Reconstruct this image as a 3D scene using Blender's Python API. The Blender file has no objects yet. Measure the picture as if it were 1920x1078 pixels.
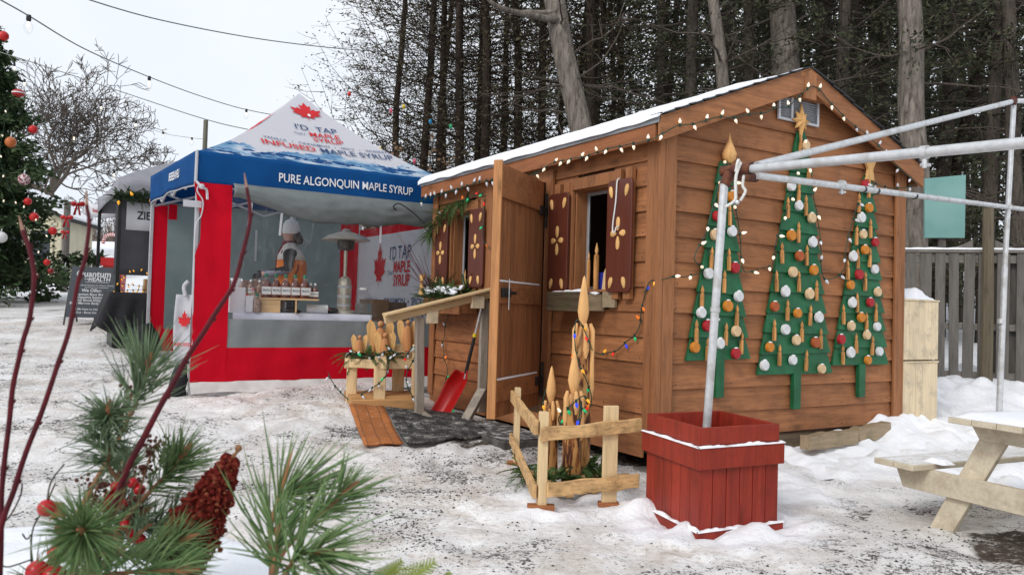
import bpy, bmesh, math, random
import numpy as np
from mathutils import Vector, Matrix, noise
R = math.radians
scn = bpy.context.scene
col = scn.collection
CAMZ = 1.25
# ------------------------------------------------------------------ camera
FPX, PITCH, ROLL = 1490.4, .0255, .0287
cd = bpy.data.cameras.new("camera")
cam = bpy.data.objects.new("camera", cd); col.objects.link(cam)
cd.sensor_width = 36; cd.lens = FPX / 1920 * 36
cd.clip_start = .05; cd.clip_end = 600
cam.matrix_world = (Matrix.Translation((0, 0, CAMZ)) @ Matrix.Rotation(PITCH, 4, 'X') @ Matrix.Rotation(math.pi / 2, 4, 'X')
                    @ Matrix.Rotation(ROLL, 4, 'Z'))
cd.dof.use_dof = True; cd.dof.focus_distance = 6.2; cd.dof.aperture_fstop = 9.5
scn.camera = cam
# ------------------------------------------------------------------ sky and sun (overcast)
w = bpy.data.worlds.new("World"); scn.world = w; w.use_nodes = True
nt = w.node_tree; nt.nodes.clear()
out = nt.nodes.new('ShaderNodeOutputWorld'); bg = nt.nodes.new('ShaderNodeBackground')
sky = nt.nodes.new('ShaderNodeTexSky'); sky.sky_type = 'NISHITA'; sky.sun_disc = False
SUN_EL, SUN_AZ = R(38), R(215)
sky.sun_elevation = SUN_EL; sky.sun_rotation = SUN_AZ; sky.dust_density = 4
mx = nt.nodes.new('ShaderNodeMix'); mx.data_type = 'RGBA'; mx.inputs[0].default_value = .9
tc = nt.nodes.new('ShaderNodeTexCoord'); nz = nt.nodes.new('ShaderNodeTexNoise'); nz.inputs['Scale'].default_value = 1.6; nz.inputs['Detail'].default_value = 5
nt.links.new(tc.outputs['Generated'], nz.inputs['Vector'])
cr = nt.nodes.new('ShaderNodeValToRGB'); cr.color_ramp.elements[0].position = .3; cr.color_ramp.elements[1].position = .72
cr.color_ramp.elements[0].color = (7.4, 8.0, 8.9, 1); cr.color_ramp.elements[1].color = (9.2, 9.5, 9.9, 1)
nt.links.new(nz.outputs[0], cr.inputs[0])
nt.links.new(sky.outputs[0], mx.inputs[6]); nt.links.new(cr.outputs[0], mx.inputs[7])
nt.links.new(mx.outputs[2], bg.inputs[0]); bg.inputs[1].default_value = .1
nt.links.new(bg.outputs[0], out.inputs[0])
sd = bpy.data.lights.new("sun", 'SUN'); sd.energy = 1.4; sd.angle = R(20); sd.color = (1, .965, .92)
so = bpy.data.objects.new("sun", sd); col.objects.link(so)
so.rotation_euler = Vector((math.sin(SUN_AZ) * math.cos(SUN_EL), math.cos(SUN_AZ) * math.cos(SUN_EL), math.sin(SUN_EL))).to_track_quat('Z', 'Y').to_euler()
scn.view_settings.view_transform = 'Standard'; scn.view_settings.look = 'None'
scn.view_settings.exposure = .22; scn.view_settings.gamma = 1
scn.cycles.max_bounces = 6; scn.cycles.transparent_max_bounces = 24
scn.cycles.use_denoising = True
scn.cycles.caustics_reflective = False; scn.cycles.caustics_refractive = False
# ------------------------------------------------------------------ helpers
def ray(px, py):
    a, b = px - 960, py - 539
    sx = math.cos(ROLL) * a + math.sin(ROLL) * b; sy = -math.sin(ROLL) * a + math.cos(ROLL) * b
    x, y, z = sx / FPX, 1, -sy / FPX
    c, s = math.cos(PITCH), math.sin(PITCH)
    return Vector((x, y * c - z * s, y * s + z * c))
def at(px, py, Y):
    """world point seen at that pixel of the 1920 px photograph, Y metres in front of the camera"""
    v = ray(px, py); v = v * (Y / v.y)
    return Vector((v.x, v.y, v.z + CAMZ))
def ss(a, b, x):
    t = min(1, max(0, (x - a) / (b - a))); return t * t * (3 - 2 * t)
def G0(x, y):
    A = .1 * max(0, min(y, 14) - 5.8) + .05 * max(0, min(y, 20) - 14) + .1 * max(0, min(y, 62) - 20) + .02 * max(0, y - 62)
    m = max(1 - ss(-1.9, -.6, x), ss(2.6, 3.9, x), ss(10.2, 12, y))
    z = A * (.3 + .7 * m)
    z += .09 * math.exp(-((x + 1.0) ** 2 + (y - 7.9) ** 2) / .7)
    # snow banked against the shed's gable, the red planter and the fence
    z += .07 * math.exp(-(((x - 3.1) * .854 + (y - 7.2) * .52) ** 2 / 1.1 + (-(x - 3.1) * .52 + (y - 7.2) * .854) ** 2 / .10))
    z += .16 * ss(8.6, 9.5, y) * ss(3.4, 4.2, x) * (1 - ss(10.2, 11, y))
    return z
def planterd(x, y):
    u = ((x - 1.085) * .888 + (y - 4.5) * .46) / .608; v = ((x - 1.085) * -.326 + (y - 4.5) * .945) / .613
    dx = max(-u * .608, (u - 1) * .608, 0); dy = max(-v * .613, (v - 1) * .613, 0); return math.hypot(dx, dy)
def G(x, y):
    n = noise.noise((x * .7, y * .7, 3.1)) * .03 + noise.noise((x * 2.6, y * 2.6, 1.7)) * .014
    clean = cleanf(x, y)
    n += noise.noise((x * 7, y * 7, 9.2)) * (.013 + .016 * clean) - .020 * max(0, noise.noise((x * 4.6, y * 3.4, 33)) - .12) / .3 + noise.noise((x * 17, y * 17, 5)) * (.007 + .007 * clean)
    if clean > .2: n += max(0, noise.noise((x * 4.3, y * 4.3, 21))) * .12 * clean
    if abs(x - 1.25) < 1.2 and abs(y - 4.9) < 1.2: n += ss(.20, .02, planterd(x, y)) * (.018 + .085 * noise.noise((x * 5.5, y * 5.5, 77)))
    if y > 9: n *= max(.3, 1 - (y - 9) * .1)
    return G0(x, y) + n
def cleanf(x, y):
    c = ss(2.0, 2.7, x) * ss(5.6, 6.5, y + noise.noise((x * 1.2, y * 1.2, 4)) * .8)
    c = max(c, ss(.62, .12, abs(x - 1.95)) * ss(.9, .3, abs(y - 5.9)) * .9)
    c = max(c, ss(.85, .45, math.hypot(x - 1.25, y - 4.9)) * .8, ss(.7, .3, math.hypot(x - .45, y - 5.2)) * .6)
    c = max(c, ss(16, 24, y) * .8)
    return c
FR = {}
def tagit(o, label=None, cat=None, group=None, kind=None):
    if label: o['label'] = label
    if cat: o['category'] = cat
    if group: o['group'] = group
    if kind: o['kind'] = kind
    return o
def thing(name, label, cat, loc=(0, 0, 0), rz=0, group=None, rot=None, kind=None):
    o = bpy.data.objects.new(name, None); col.objects.link(o)
    o.empty_display_size = .1
    o.location = loc; o.rotation_euler = rot if rot is not None else (0, 0, rz)
    from mathutils import Euler
    FR[o] = Matrix.Translation(loc) @ Euler(o.rotation_euler).to_matrix().to_4x4()
    return tagit(o, label, cat, group, kind)
def copy_tree(o, parent=None):
    c = o.copy(); col.objects.link(c); c.parent = parent
    if parent is None and o in FR: FR[c] = FR[o]
    for ch in list(o.children): copy_tree(ch, c)
    return c
class MB:
    def __init__(s): s.v = []; s.f = []; s.m = []
    def add(s, vs, fs, mi=0):
        b = len(s.v); s.v.extend([tuple(p) for p in vs]); s.f.extend([tuple(b + i for i in f) for f in fs]); s.m.extend([mi] * len(fs)); return s
    def box(s, a, b, M=None, mi=0, jit=0):
        x0, y0, z0 = a; x1, y1, z1 = b
        vs = [Vector(p) for p in ((x0, y0, z0), (x1, y0, z0), (x1, y1, z0), (x0, y1, z0), (x0, y0, z1), (x1, y0, z1), (x1, y1, z1), (x0, y1, z1))]
        if jit: vs = [p + Vector((random.uniform(-jit, jit), random.uniform(-jit, jit), random.uniform(-jit, jit))) for p in vs]
        if M is not None: vs = [M @ p for p in vs]
        return s.add(vs, [(0, 3, 2, 1), (4, 5, 6, 7), (0, 1, 5, 4), (1, 2, 6, 5), (2, 3, 7, 6), (3, 0, 4, 7)], mi)
    def beam(s, p, q, w, h, up=(0, 0, 1), mi=0):
        """rectangular bar from p to q, w wide, h along up"""
        p, q = Vector(p), Vector(q); d = (q - p); L = d.length; d.normalize()
        r = d.cross(Vector(up)).normalized(); u = r.cross(d)
        M = Matrix.Translation(p) @ Matrix((r, d, u)).transposed().to_4x4()
        return s.box((-w / 2, 0, -h / 2), (w / 2, L, h / 2), M, mi)
    def tube(s, pts, r, n=8, mi=0, caps=True):
        pts = [Vector(p) for p in pts]; k = len(pts)
        rs = r if isinstance(r, (list, tuple)) else [r] * k
        vs = []; ref = None
        for i, p in enumerate(pts):
            d = (pts[min(i + 1, k - 1)] - pts[max(i - 1, 0)]).normalized()
            if ref is None: ref = Vector((0, 0, 1)) if abs(d.z) < .9 else Vector((1, 0, 0))
            a = d.cross(ref)
            if a.length < 1e-6: a = d.orthogonal()
            a.normalize(); b = d.cross(a); ref = -b if False else b.cross(d) * 0 + ref
            ref = a.cross(d)
            for j in range(n):
                t = 2 * math.pi * j / n
                vs.append(p + (a * math.cos(t) + b * math.sin(t)) * rs[i])
        fs = [(i * n + j, i * n + (j + 1) % n, (i + 1) * n + (j + 1) % n, (i + 1) * n + j) for i in range(k - 1) for j in range(n)]
        if caps: fs += [tuple(reversed(range(n))), tuple((k - 1) * n + j for j in range(n))]
        return s.add(vs, fs, mi)
    def lathe(s, prof, n=16, M=None, mi=0, sx=1, sy=1):
        vs = []; k = len(prof)
        for r, z in prof:
            for j in range(n):
                t = 2 * math.pi * j / n; vs.append(Vector((r * math.cos(t) * sx, r * math.sin(t) * sy, z)))
        if M is not None: vs = [M @ p for p in vs]
        fs = [(i * n + j, i * n + (j + 1) % n, (i + 1) * n + (j + 1) % n, (i + 1) * n + j) for i in range(k - 1) for j in range(n)]
        fs += [tuple(reversed(range(n))), tuple((k - 1) * n + j for j in range(n))]
        return s.add(vs, fs, mi)
    def prism(s, poly, M, depth, mi=0):
        """2D polygon (ccw) in M's xy plane, extruded to +z by depth"""
        n = len(poly)
        vs = [M @ Vector((x, y, 0)) for x, y in poly] + [M @ Vector((x, y, depth)) for x, y in poly]
        fs = [tuple(reversed(range(n))), tuple(n + i for i in range(n))] + [(i, (i + 1) % n, n + (i + 1) % n, n + i) for i in range(n)]
        return s.add(vs, fs, mi)
    def sphere(s, c, r, n=10, M=None, mi=0, sc=(1, 1, 1)):
        k = max(4, n // 2 + 1)
        prof = [(max(1e-4, r * math.sin(math.pi * i / k)), -r * math.cos(math.pi * i / k)) for i in range(k + 1)]
        b = len(s.v); s.lathe(prof, n, None, mi)
        for i in range(b, len(s.v)):
            p = Vector(s.v[i]); p = Vector((p.x * sc[0], p.y * sc[1], p.z * sc[2]))
            if M is not None: p = M @ p
            s.v[i] = tuple(p + Vector(c))
        return s
    def grid(s, fn, nu, nv, mi=0, thick=0):
        vs = [Vector(fn(i / nu, j / nv)) for j in range(nv + 1) for i in range(nu + 1)]
        fs = [(j * (nu + 1) + i, j * (nu + 1) + i + 1, (j + 1) * (nu + 1) + i + 1, (j + 1) * (nu + 1) + i) for j in range(nv) for i in range(nu)]
        return s.add(vs, fs, mi)
    def quad(s, a, b, c, d, mi=0): return s.add([a, b, c, d], [(0, 1, 2, 3)], mi)
    def build(s, name, mats, parent=None, smooth=True, bevel=0, world=False, solid=0, angle=35, label=None):
        me = bpy.data.meshes.new(name)
        v = s.v
        if world and parent is not None:
            p = parent
            while p is not None and p not in FR: p = p.parent
            I = FR[p].inverted(); v = [tuple(I @ Vector(q)) for q in v]
        me.from_pydata(v, [], s.f)
        if not isinstance(mats, (list, tuple)): mats = [mats]
        for m in mats: me.materials.append(m)
        if len(mats) > 1: me.polygons.foreach_set('material_index', s.m)
        if smooth:
            me.polygons.foreach_set('use_smooth', [True] * len(s.f))
            try: me.set_sharp_from_angle(angle=R(angle))
            except Exception: pass
        me.update()
        o = bpy.data.objects.new(name, me); col.objects.link(o)
        if parent is not None: o.parent = parent
        if bevel:
            b = o.modifiers.new('bevel', 'BEVEL'); b.width = bevel; b.segments = 2; b.limit_method = 'ANGLE'; b.angle_limit = R(40); b.harden_normals = False
        if solid:
            b = o.modifiers.new('solid', 'SOLIDIFY'); b.thickness = solid; b.offset = 0
        if label: o['label'] = label
        return o
def recalc(o):
    bm = bmesh.new(); bm.from_mesh(o.data); bmesh.ops.recalc_face_normals(bm, faces=bm.faces); bm.to_mesh(o.data); bm.free(); return o
_tc = {}
def text2d(body, size=1, bold=0, align='CENTER', sx=1, spacing=1):
    k = (body, size, bold, align, sx, spacing)
    if k in _tc: return _tc[k]
    c = bpy.data.curves.new('t', 'FONT'); c.body = body; c.size = size; c.offset = bold * size; c.align_x = align; c.align_y = 'CENTER'; c.resolution_u = 3; c.space_character = spacing
    o = bpy.data.objects.new('t', c); col.objects.link(o)
    bpy.context.view_layer.update()
    me = bpy.data.meshes.new_from_object(o.evaluated_get(bpy.context.evaluated_depsgraph_get()))
    vs = [(v.co.x * sx, v.co.y) for v in me.vertices]; fs = [tuple(p.vertices) for p in me.polygons]
    bpy.data.objects.remove(o); bpy.data.curves.remove(c); bpy.data.meshes.remove(me)
    _tc[k] = (vs, fs); return vs, fs
def put_text(mb, body, fn, size, u=0, v=0, bold=0, align='CENTER', sx=1, mi=0, spacing=1):
    """fn maps plane (u,v) to 3D"""
    vs, fs = text2d(body, size, bold, align, sx, spacing)
    mb.add([fn(u + a, v + b) for a, b in vs], fs, mi)
def spl(pts, n=6):
    """Catmull-Rom through pts"""
    P = [Vector(p) for p in pts]; P = [P[0] * 2 - P[1]] + P + [P[-1] * 2 - P[-2]]; o = []
    for i in range(1, len(P) - 2):
        for k in range(n):
            t = k / n; a, b, c, d = P[i - 1], P[i], P[i + 1], P[i + 2]
            o.append(.5 * ((2 * b) + (c - a) * t + (2 * a - 5 * b + 4 * c - d) * t * t + (3 * b - a - 3 * c + d) * t ** 3))
    o.append(P[-2]); return o
def rotto(d, roll=0):
    """matrix whose z axis points along d"""
    return Vector(d).to_track_quat('Z', 'Y').to_matrix().to_4x4() @ Matrix.Rotation(roll, 4, 'Z')
# ------------------------------------------------------------------ materials
class NT:
    def __init__(s, name):
        s.m = bpy.data.materials.new(name); s.m.use_nodes = True; s.t = s.m.node_tree; s.b = s.t.nodes['Principled BSDF']; s.out = s.t.nodes['Material Output']
    def n(s, typ, **k):
        x = s.t.nodes.new(typ)
        for a, v in k.items():
            if a.startswith('i_'): x.inputs[a[2:].replace('_', ' ')].default_value = v
            else: setattr(x, a, v)
        return x
    def l(s, a, b): s.t.links.new(a, b)
    def coord(s, scale, kind='Object', rot=(0, 0, 0)):
        t = s.n('ShaderNodeTexCoord'); m = s.n('ShaderNodeMapping'); m.inputs['Scale'].default_value = scale; m.inputs['Rotation'].default_value = rot
        s.l(t.outputs[kind], m.inputs['Vector']); return m.outputs[0]
    def noise(s, vec, scale=1, detail=5, rough=.55, dist=0):
        n = s.n('ShaderNodeTexNoise'); n.inputs['Scale'].default_value = scale; n.inputs['Detail'].default_value = detail; n.inputs['Roughness'].default_value = rough; n.inputs['Distortion'].default_value = dist
        s.l(vec, n.inputs['Vector']); return n.outputs[0]
    def ramp(s, fac, stops):
        r = s.n('ShaderNodeValToRGB'); e = r.color_ramp.elements
        while len(e) < len(stops): e.new(.5)
        for i, (p, c) in enumerate(stops):
            e[i].position = p; e[i].color = (*c, 1) if len(c) == 3 else c
        s.l(fac, r.inputs[0]); return r.outputs[0]
    def mix(s, fac, a, b, mode='MIX'):
        m = s.n('ShaderNodeMix', data_type='RGBA', blend_type=mode)
        for sock, v in ((m.inputs[0], fac), (m.inputs[6], a), (m.inputs[7], b)):
            if isinstance(v, (int, float)): sock.default_value = v
            elif isinstance(v, tuple): sock.default_value = (*v, 1) if len(v) == 3 else v
            else: s.l(v, sock)
        return m.outputs[2]
    def math(s, op, a, b=0, clamp=False):
        m = s.n('ShaderNodeMath', operation=op); m.use_clamp = clamp
        for sock, v in ((m.inputs[0], a), (m.inputs[1], b)):
            if isinstance(v, (int, float)): sock.default_value = v
            else: s.l(v, sock)
        return m.outputs[0]
    def bump(s, h, st=.3, d=.01):
        b = s.n('ShaderNodeBump'); b.inputs['Strength'].default_value = st; b.inputs['Distance'].default_value = d; s.l(h, b.inputs['Height']); s.l(b.outputs[0], s.b.inputs['Normal'])
    def island(s, c, lo=.82, hi=1.15):
        g = s.n('ShaderNodeNewGeometry'); mr = s.n('ShaderNodeMapRange'); mr.inputs[3].default_value = lo; mr.inputs[4].default_value = hi
        s.l(g.outputs['Random Per Island'], mr.inputs[0]); hs = s.n('ShaderNodeHueSaturation'); s.l(mr.outputs[0], hs.inputs['Value']); s.l(c, hs.inputs['Color']); return hs.outputs[0]
    def fin(s, c, rough=.7, metal=0, spec=.4):
        if isinstance(c, tuple): s.b.inputs['Base Color'].default_value = (*c, 1)
        else: s.l(c, s.b.inputs['Base Color'])
        if isinstance(rough, float) or isinstance(rough, int): s.b.inputs['Roughness'].default_value = rough
        else: s.l(rough, s.b.inputs['Roughness'])
        s.b.inputs['Metallic'].default_value = metal; s.b.inputs['Specular IOR Level'].default_value = spec
        return s.m
def pm(name, c1, c2=None, rough=.7, scale=6, stretch=(1, 1, 1), lo=.35, hi=.65, bump=.15, bd=.004, isl=0, metal=0, spec=.4, c3=None, detail=5):
    m = NT(name); v = m.coord(stretch); c2 = c2 or tuple(x * .8 for x in c1)
    n = m.noise(v, scale, detail)
    c = m.ramp(n, [(lo, c1), (hi, c2)])
    if c3:
        n2 = m.noise(v, scale * .31, 3); c = m.mix(m.ramp(n2, [(.52, (0, 0, 0)), (.68, (1, 1, 1))]), c, c3)
    if isl: c = m.island(c, 1 - isl, 1 + isl)
    if bump: m.bump(n, bump, bd)
    return m.fin(c, rough, metal, spec)
def wood(name, c, axis='x', dark=.62, knot=True, isl=.12, rough=.65, grain=1.0, stain=None, spec=.3):
    m = NT(name); st = {'x': (.09, 1, 1), 'y': (1, .09, 1), 'z': (1, 1, .09)}[axis]
    g = m.n('ShaderNodeNewGeometry'); t = m.n('ShaderNodeTexCoord'); mp = m.n('ShaderNodeMapping'); mp.inputs['Scale'].default_value = st
    off = m.n('ShaderNodeCombineXYZ'); rr = m.math('MULTIPLY', g.outputs['Random Per Island'], 37.)
    for i in range(3): m.l(rr, off.inputs[i])
    ad = m.n('ShaderNodeVectorMath', operation='ADD'); m.l(t.outputs['Object'], ad.inputs[0]); m.l(off.outputs[0], ad.inputs[1])
    m.l(ad.outputs[0], mp.inputs['Vector']); v = mp.outputs[0]
    n1 = m.noise(v, 55 * grain, 4, .6, .4); n2 = m.noise(v, 9 * grain, 3, .5, 1.2)
    cd_ = tuple(x * dark for x in c); cl = tuple(min(1, x * 1.14) for x in c)
    a = m.ramp(n1, [(.36, cd_), (.5, c), (.66, cl)])
    b = m.ramp(n2, [(.38, tuple(x * (dark + .02) for x in c)), (.52, c), (.68, cl)])
    cc = m.mix(.5, a, b)
    if knot:
        vo = m.n('ShaderNodeTexVoronoi'); vo.inputs['Scale'].default_value = 3.1
        mp2 = m.n('ShaderNodeMapping'); mp2.inputs['Scale'].default_value = {'x': (.45, 1.2, 1.2), 'y': (1.2, .45, 1.2), 'z': (1.2, 1.2, .45)}[axis]
        m.l(ad.outputs[0], mp2.inputs['Vector']); m.l(mp2.outputs[0], vo.inputs['Vector'])
        k = m.ramp(vo.outputs[0], [(.04, (1, 1, 1)), (.075, (.55, .55, .55)), (.15, (0, 0, 0))]); cc = m.mix(m.math('MULTIPLY', k, .8), cc, tuple(x * .38 for x in c))
    if stain:
        n3 = m.noise(m.coord((1, 1, 1)), 6.5, 5, .65); cc = m.mix(m.ramp(n3, [(.5, (0, 0, 0)), (.72, (.8, .8, .8))]), cc, stain)
    if isl: cc = m.island(cc, 1 - isl, 1 + isl)
    m.bump(n1, .25, .002)
    return m.fin(cc, rough, 0, spec)
def emis(name, c, st, base=(.9, .85, .7)):
    m = NT(name); m.b.inputs['Emission Color'].default_value = (*c, 1); m.b.inputs['Emission Strength'].default_value = st
    return m.fin(base, .25)
MT = {}
CED = (.335, .138, .056)
MT['cedx'] = wood('cedar_stain_x', CED, 'x', dark=.58, isl=.16, stain=(.21, .085, .036)); MT['cedy'] = wood('cedar_stain_y', CED, 'y', dark=.58, isl=.16, stain=(.21, .085, .036)); MT['cedz'] = wood('cedar_stain_z', (.325, .135, .055), 'z', dark=.58, isl=.15)
MT['fascia'] = wood('fascia_stain', (.31, .115, .045), 'y', dark=.7)
MT['shutter'] = wood('shutter_brown', (.115, .03, .018), 'z', dark=.75, knot=False, isl=.04, rough=.35, spec=.5)
MT['petal'] = wood('petal_wood', (.72, .42, .16), 'z', knot=False, isl=.15)
MT['pinez'] = wood('pale_pine_z', (.66, .45, .24), 'z', dark=.78, isl=.1); MT['pinex'] = wood('pale_pine_x', (.62, .40, .20), 'x', dark=.75, isl=.1)
MT['barkpine'] = wood('bark_edge_pine', (.60, .34, .13), 'x', dark=.6, isl=.06, stain=(.16, .07, .03))
def burnt():
    m = NT('burnt_pine'); v = m.coord((1, 1, .22)); n = m.noise(v, 22, 4, .6, .8); n2 = m.noise(m.coord((1, 1, .4)), 9, 3, .5, .5)
    c = m.ramp(n, [(.44, (.06, .02, .01)), (.50, (.27, .095, .028)), (.57, (.53, .27, .09))]); c = m.mix(m.ramp(n2, [(.52, (0, 0, 0)), (.66, (.8, .8, .8))]), c, (.62, .36, .14)); m.bump(n, .6, .01); return m.fin(c, .6, 0, .3)
MT['burnt'] = burnt()
MT['carve'] = wood('carved_pine', (.68, .38, .15), 'z', dark=.7, isl=.1, knot=False)
MT['carvedark'] = wood('carved_brown_pine', (.46, .20, .075), 'z', dark=.6, isl=.1); MT['crate'] = wood('crate_pine', (.74, .60, .40), 'z', dark=.82, isl=.07, stain=(.4, .33, .25))
MT['greyz'] = wood('weathered_board', (.135, .122, .108), 'z', dark=.55, isl=.24, knot=True); MT['greyx'] = wood('weathered_rail', (.19, .17, .15), 'x', dark=.6, isl=.15)
MT['greypost'] = wood('grey_post', (.30, .27, .235), 'z', dark=.65)
MT['timber'] = wood('old_timber', (.33, .25, .16), 'x', dark=.6, stain=(.16, .14, .08))
MT['redwood'] = wood('red_paint', (.27, .028, .014), 'z', dark=.66, knot=True, isl=.16, rough=.5, stain=(.17, .022, .013))
MT['green'] = pm('green_paint', (.008, .125, .045), (.006, .085, .03), .5, 9, bump=.08, isl=.1)
MT['cream'] = wood('cream_paint', (.60, .53, .40), 'x', dark=.84, isl=.06, rough=.5, stain=(.36, .28, .20))
def snowmat(name='clean_snow', c=(.86, .87, .90)):
    m = NT(name); v = m.coord((1, 1, 1)); n = m.noise(v, 14, 6); n2 = m.noise(v, 90, 3)
    m.bump(m.math('ADD', n, m.math('MULTIPLY', n2, .25)), .45, .02)
    m.b.inputs['Subsurface Weight'].default_value = 0
    return m.fin(m.ramp(n, [(.3, tuple(x * .95 for x in c)), (.6, c)]), .85, 0, .2)
MT['snow'] = snowmat()
MT['black'] = pm('black_plastic', (.012, .012, .013), (.02, .02, .02), .45, 20, bump=.05)
MT['shingle'] = pm('black_shingle', (.025, .025, .027), (.05, .05, .052), .9, 60, bump=.5)
MT['galv'] = pm('galvanised_steel', (.66, .67, .68), (.54, .55, .56), .4, 24, metal=.45, bump=.1, isl=0, c3=(.46, .45, .43))
MT['drip'] = pm('grey_drip_edge', (.35, .37, .39), (.28, .3, .32), .5, 8, metal=.3)
MT['rust'] = pm('rusty_fitting', (.13, .04, .025), (.07, .028, .02), .75, 30, metal=.3, c3=(.2, .07, .03))
MT['white'] = pm('white_paint', (.78, .78, .77), (.7, .7, .69), .5, 5, bump=.03)
MT['cable'] = pm('green_cable', (.006, .035, .022), (.01, .05, .03), .5, 30, bump=0)
MT['bulb'] = emis('warm_bulb', (1, .74, .45), .55, (.9, .85, .75)); MT['dimbulb'] = pm('unlit_bulb', (.75, .76, .8), (.6, .6, .66), .2, 30, bump=.1)
for k, c in dict(red=(.9, .03, .02), yellow=(1, .45, .03), blue=(.03, .08, .9), gr=(.02, .5, .18), orange=(1, .22, .02)).items(): MT['b' + k] = emis('bulb_' + k, c, .35, tuple(x * .8 for x in c))
MT['red'] = pm('red_plastic', (.55, .012, .012), (.48, .01, .01), .4, 8, bump=.03)
MT['bark'] = None
def barkmat(name, c, c2, sc=1):
    m = NT(name); v = m.coord((1, 1, .18)); n = m.noise(v, 26 * sc, 6, .65, .6); n2 = m.noise(m.coord((1, 1, 1)), 2.5, 3)
    cc = m.ramp(n, [(.32, c2), (.62, c)]); cc = m.mix(m.ramp(n2, [(.4, (0, 0, 0)), (.7, (.5, .5, .5))]), cc, tuple(x * .6 for x in c))
    m.bump(n, 1, .06); return m.fin(cc, .95, 0, .1)
MT['bark'] = barkmat('pale_bark', (.27, .235, .20), (.065, .05, .042), .6); MT['darkbark'] = barkmat('dark_bark', (.075, .055, .043), (.025, .018, .015))
MT['twig'] = barkmat('twig_bark', (.16, .13, .11), (.07, .055, .046)); MT['midbark'] = barkmat('mid_bark', (.15, .125, .105), (.055, .045, .038))
def leafmat(name, c, c2, lo=.6, hi=1.5):
    m = NT(name); g = m.n('ShaderNodeNewGeometry'); cc = m.ramp(g.outputs['Random Per Island'], [(0, c), (1, c2)])
    n = m.noise(m.coord((1, 1, 1)), .9, 3); hs = m.n('ShaderNodeHueSaturation'); m.l(m.math('ADD', m.math('MULTIPLY', n, 1.2), .4), hs.inputs['Value']); m.l(cc, hs.inputs['Color'])
    return m.fin(hs.outputs[0], .7, 0, .2)
MT['cedarleaf'] = leafmat('cedar_foliage', (.045, .048, .026), (.10, .08, .045)); MT['hemlock'] = leafmat('hemlock_foliage', (.035, .048, .028), (.085, .085, .045))
MT['spruce'] = leafmat('spruce_foliage', (.03, .06, .025), (.075, .11, .045)); MT['needle'] = leafmat('pine_needles', (.09, .18, .06), (.22, .30, .13)); MT['needle2'] = leafmat('blue_pine_needles', (.10, .17, .085), (.20, .26, .15))
MT['cedargreen'] = leafmat('fresh_cedar', (.035, .085, .025), (.10, .15, .045)); MT['limecedar'] = leafmat('lime_cedar', (.17, .24, .04), (.32, .36, .10))
MT['stemred'] = pm('dogwood_bark', (.10, .004, .010), (.05, .004, .008), .55, 40, bump=.1, spec=.25)
MT['stembrown'] = pm('pine_twig', (.30, .15, .07), (.16, .08, .04), .8, 40)
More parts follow.
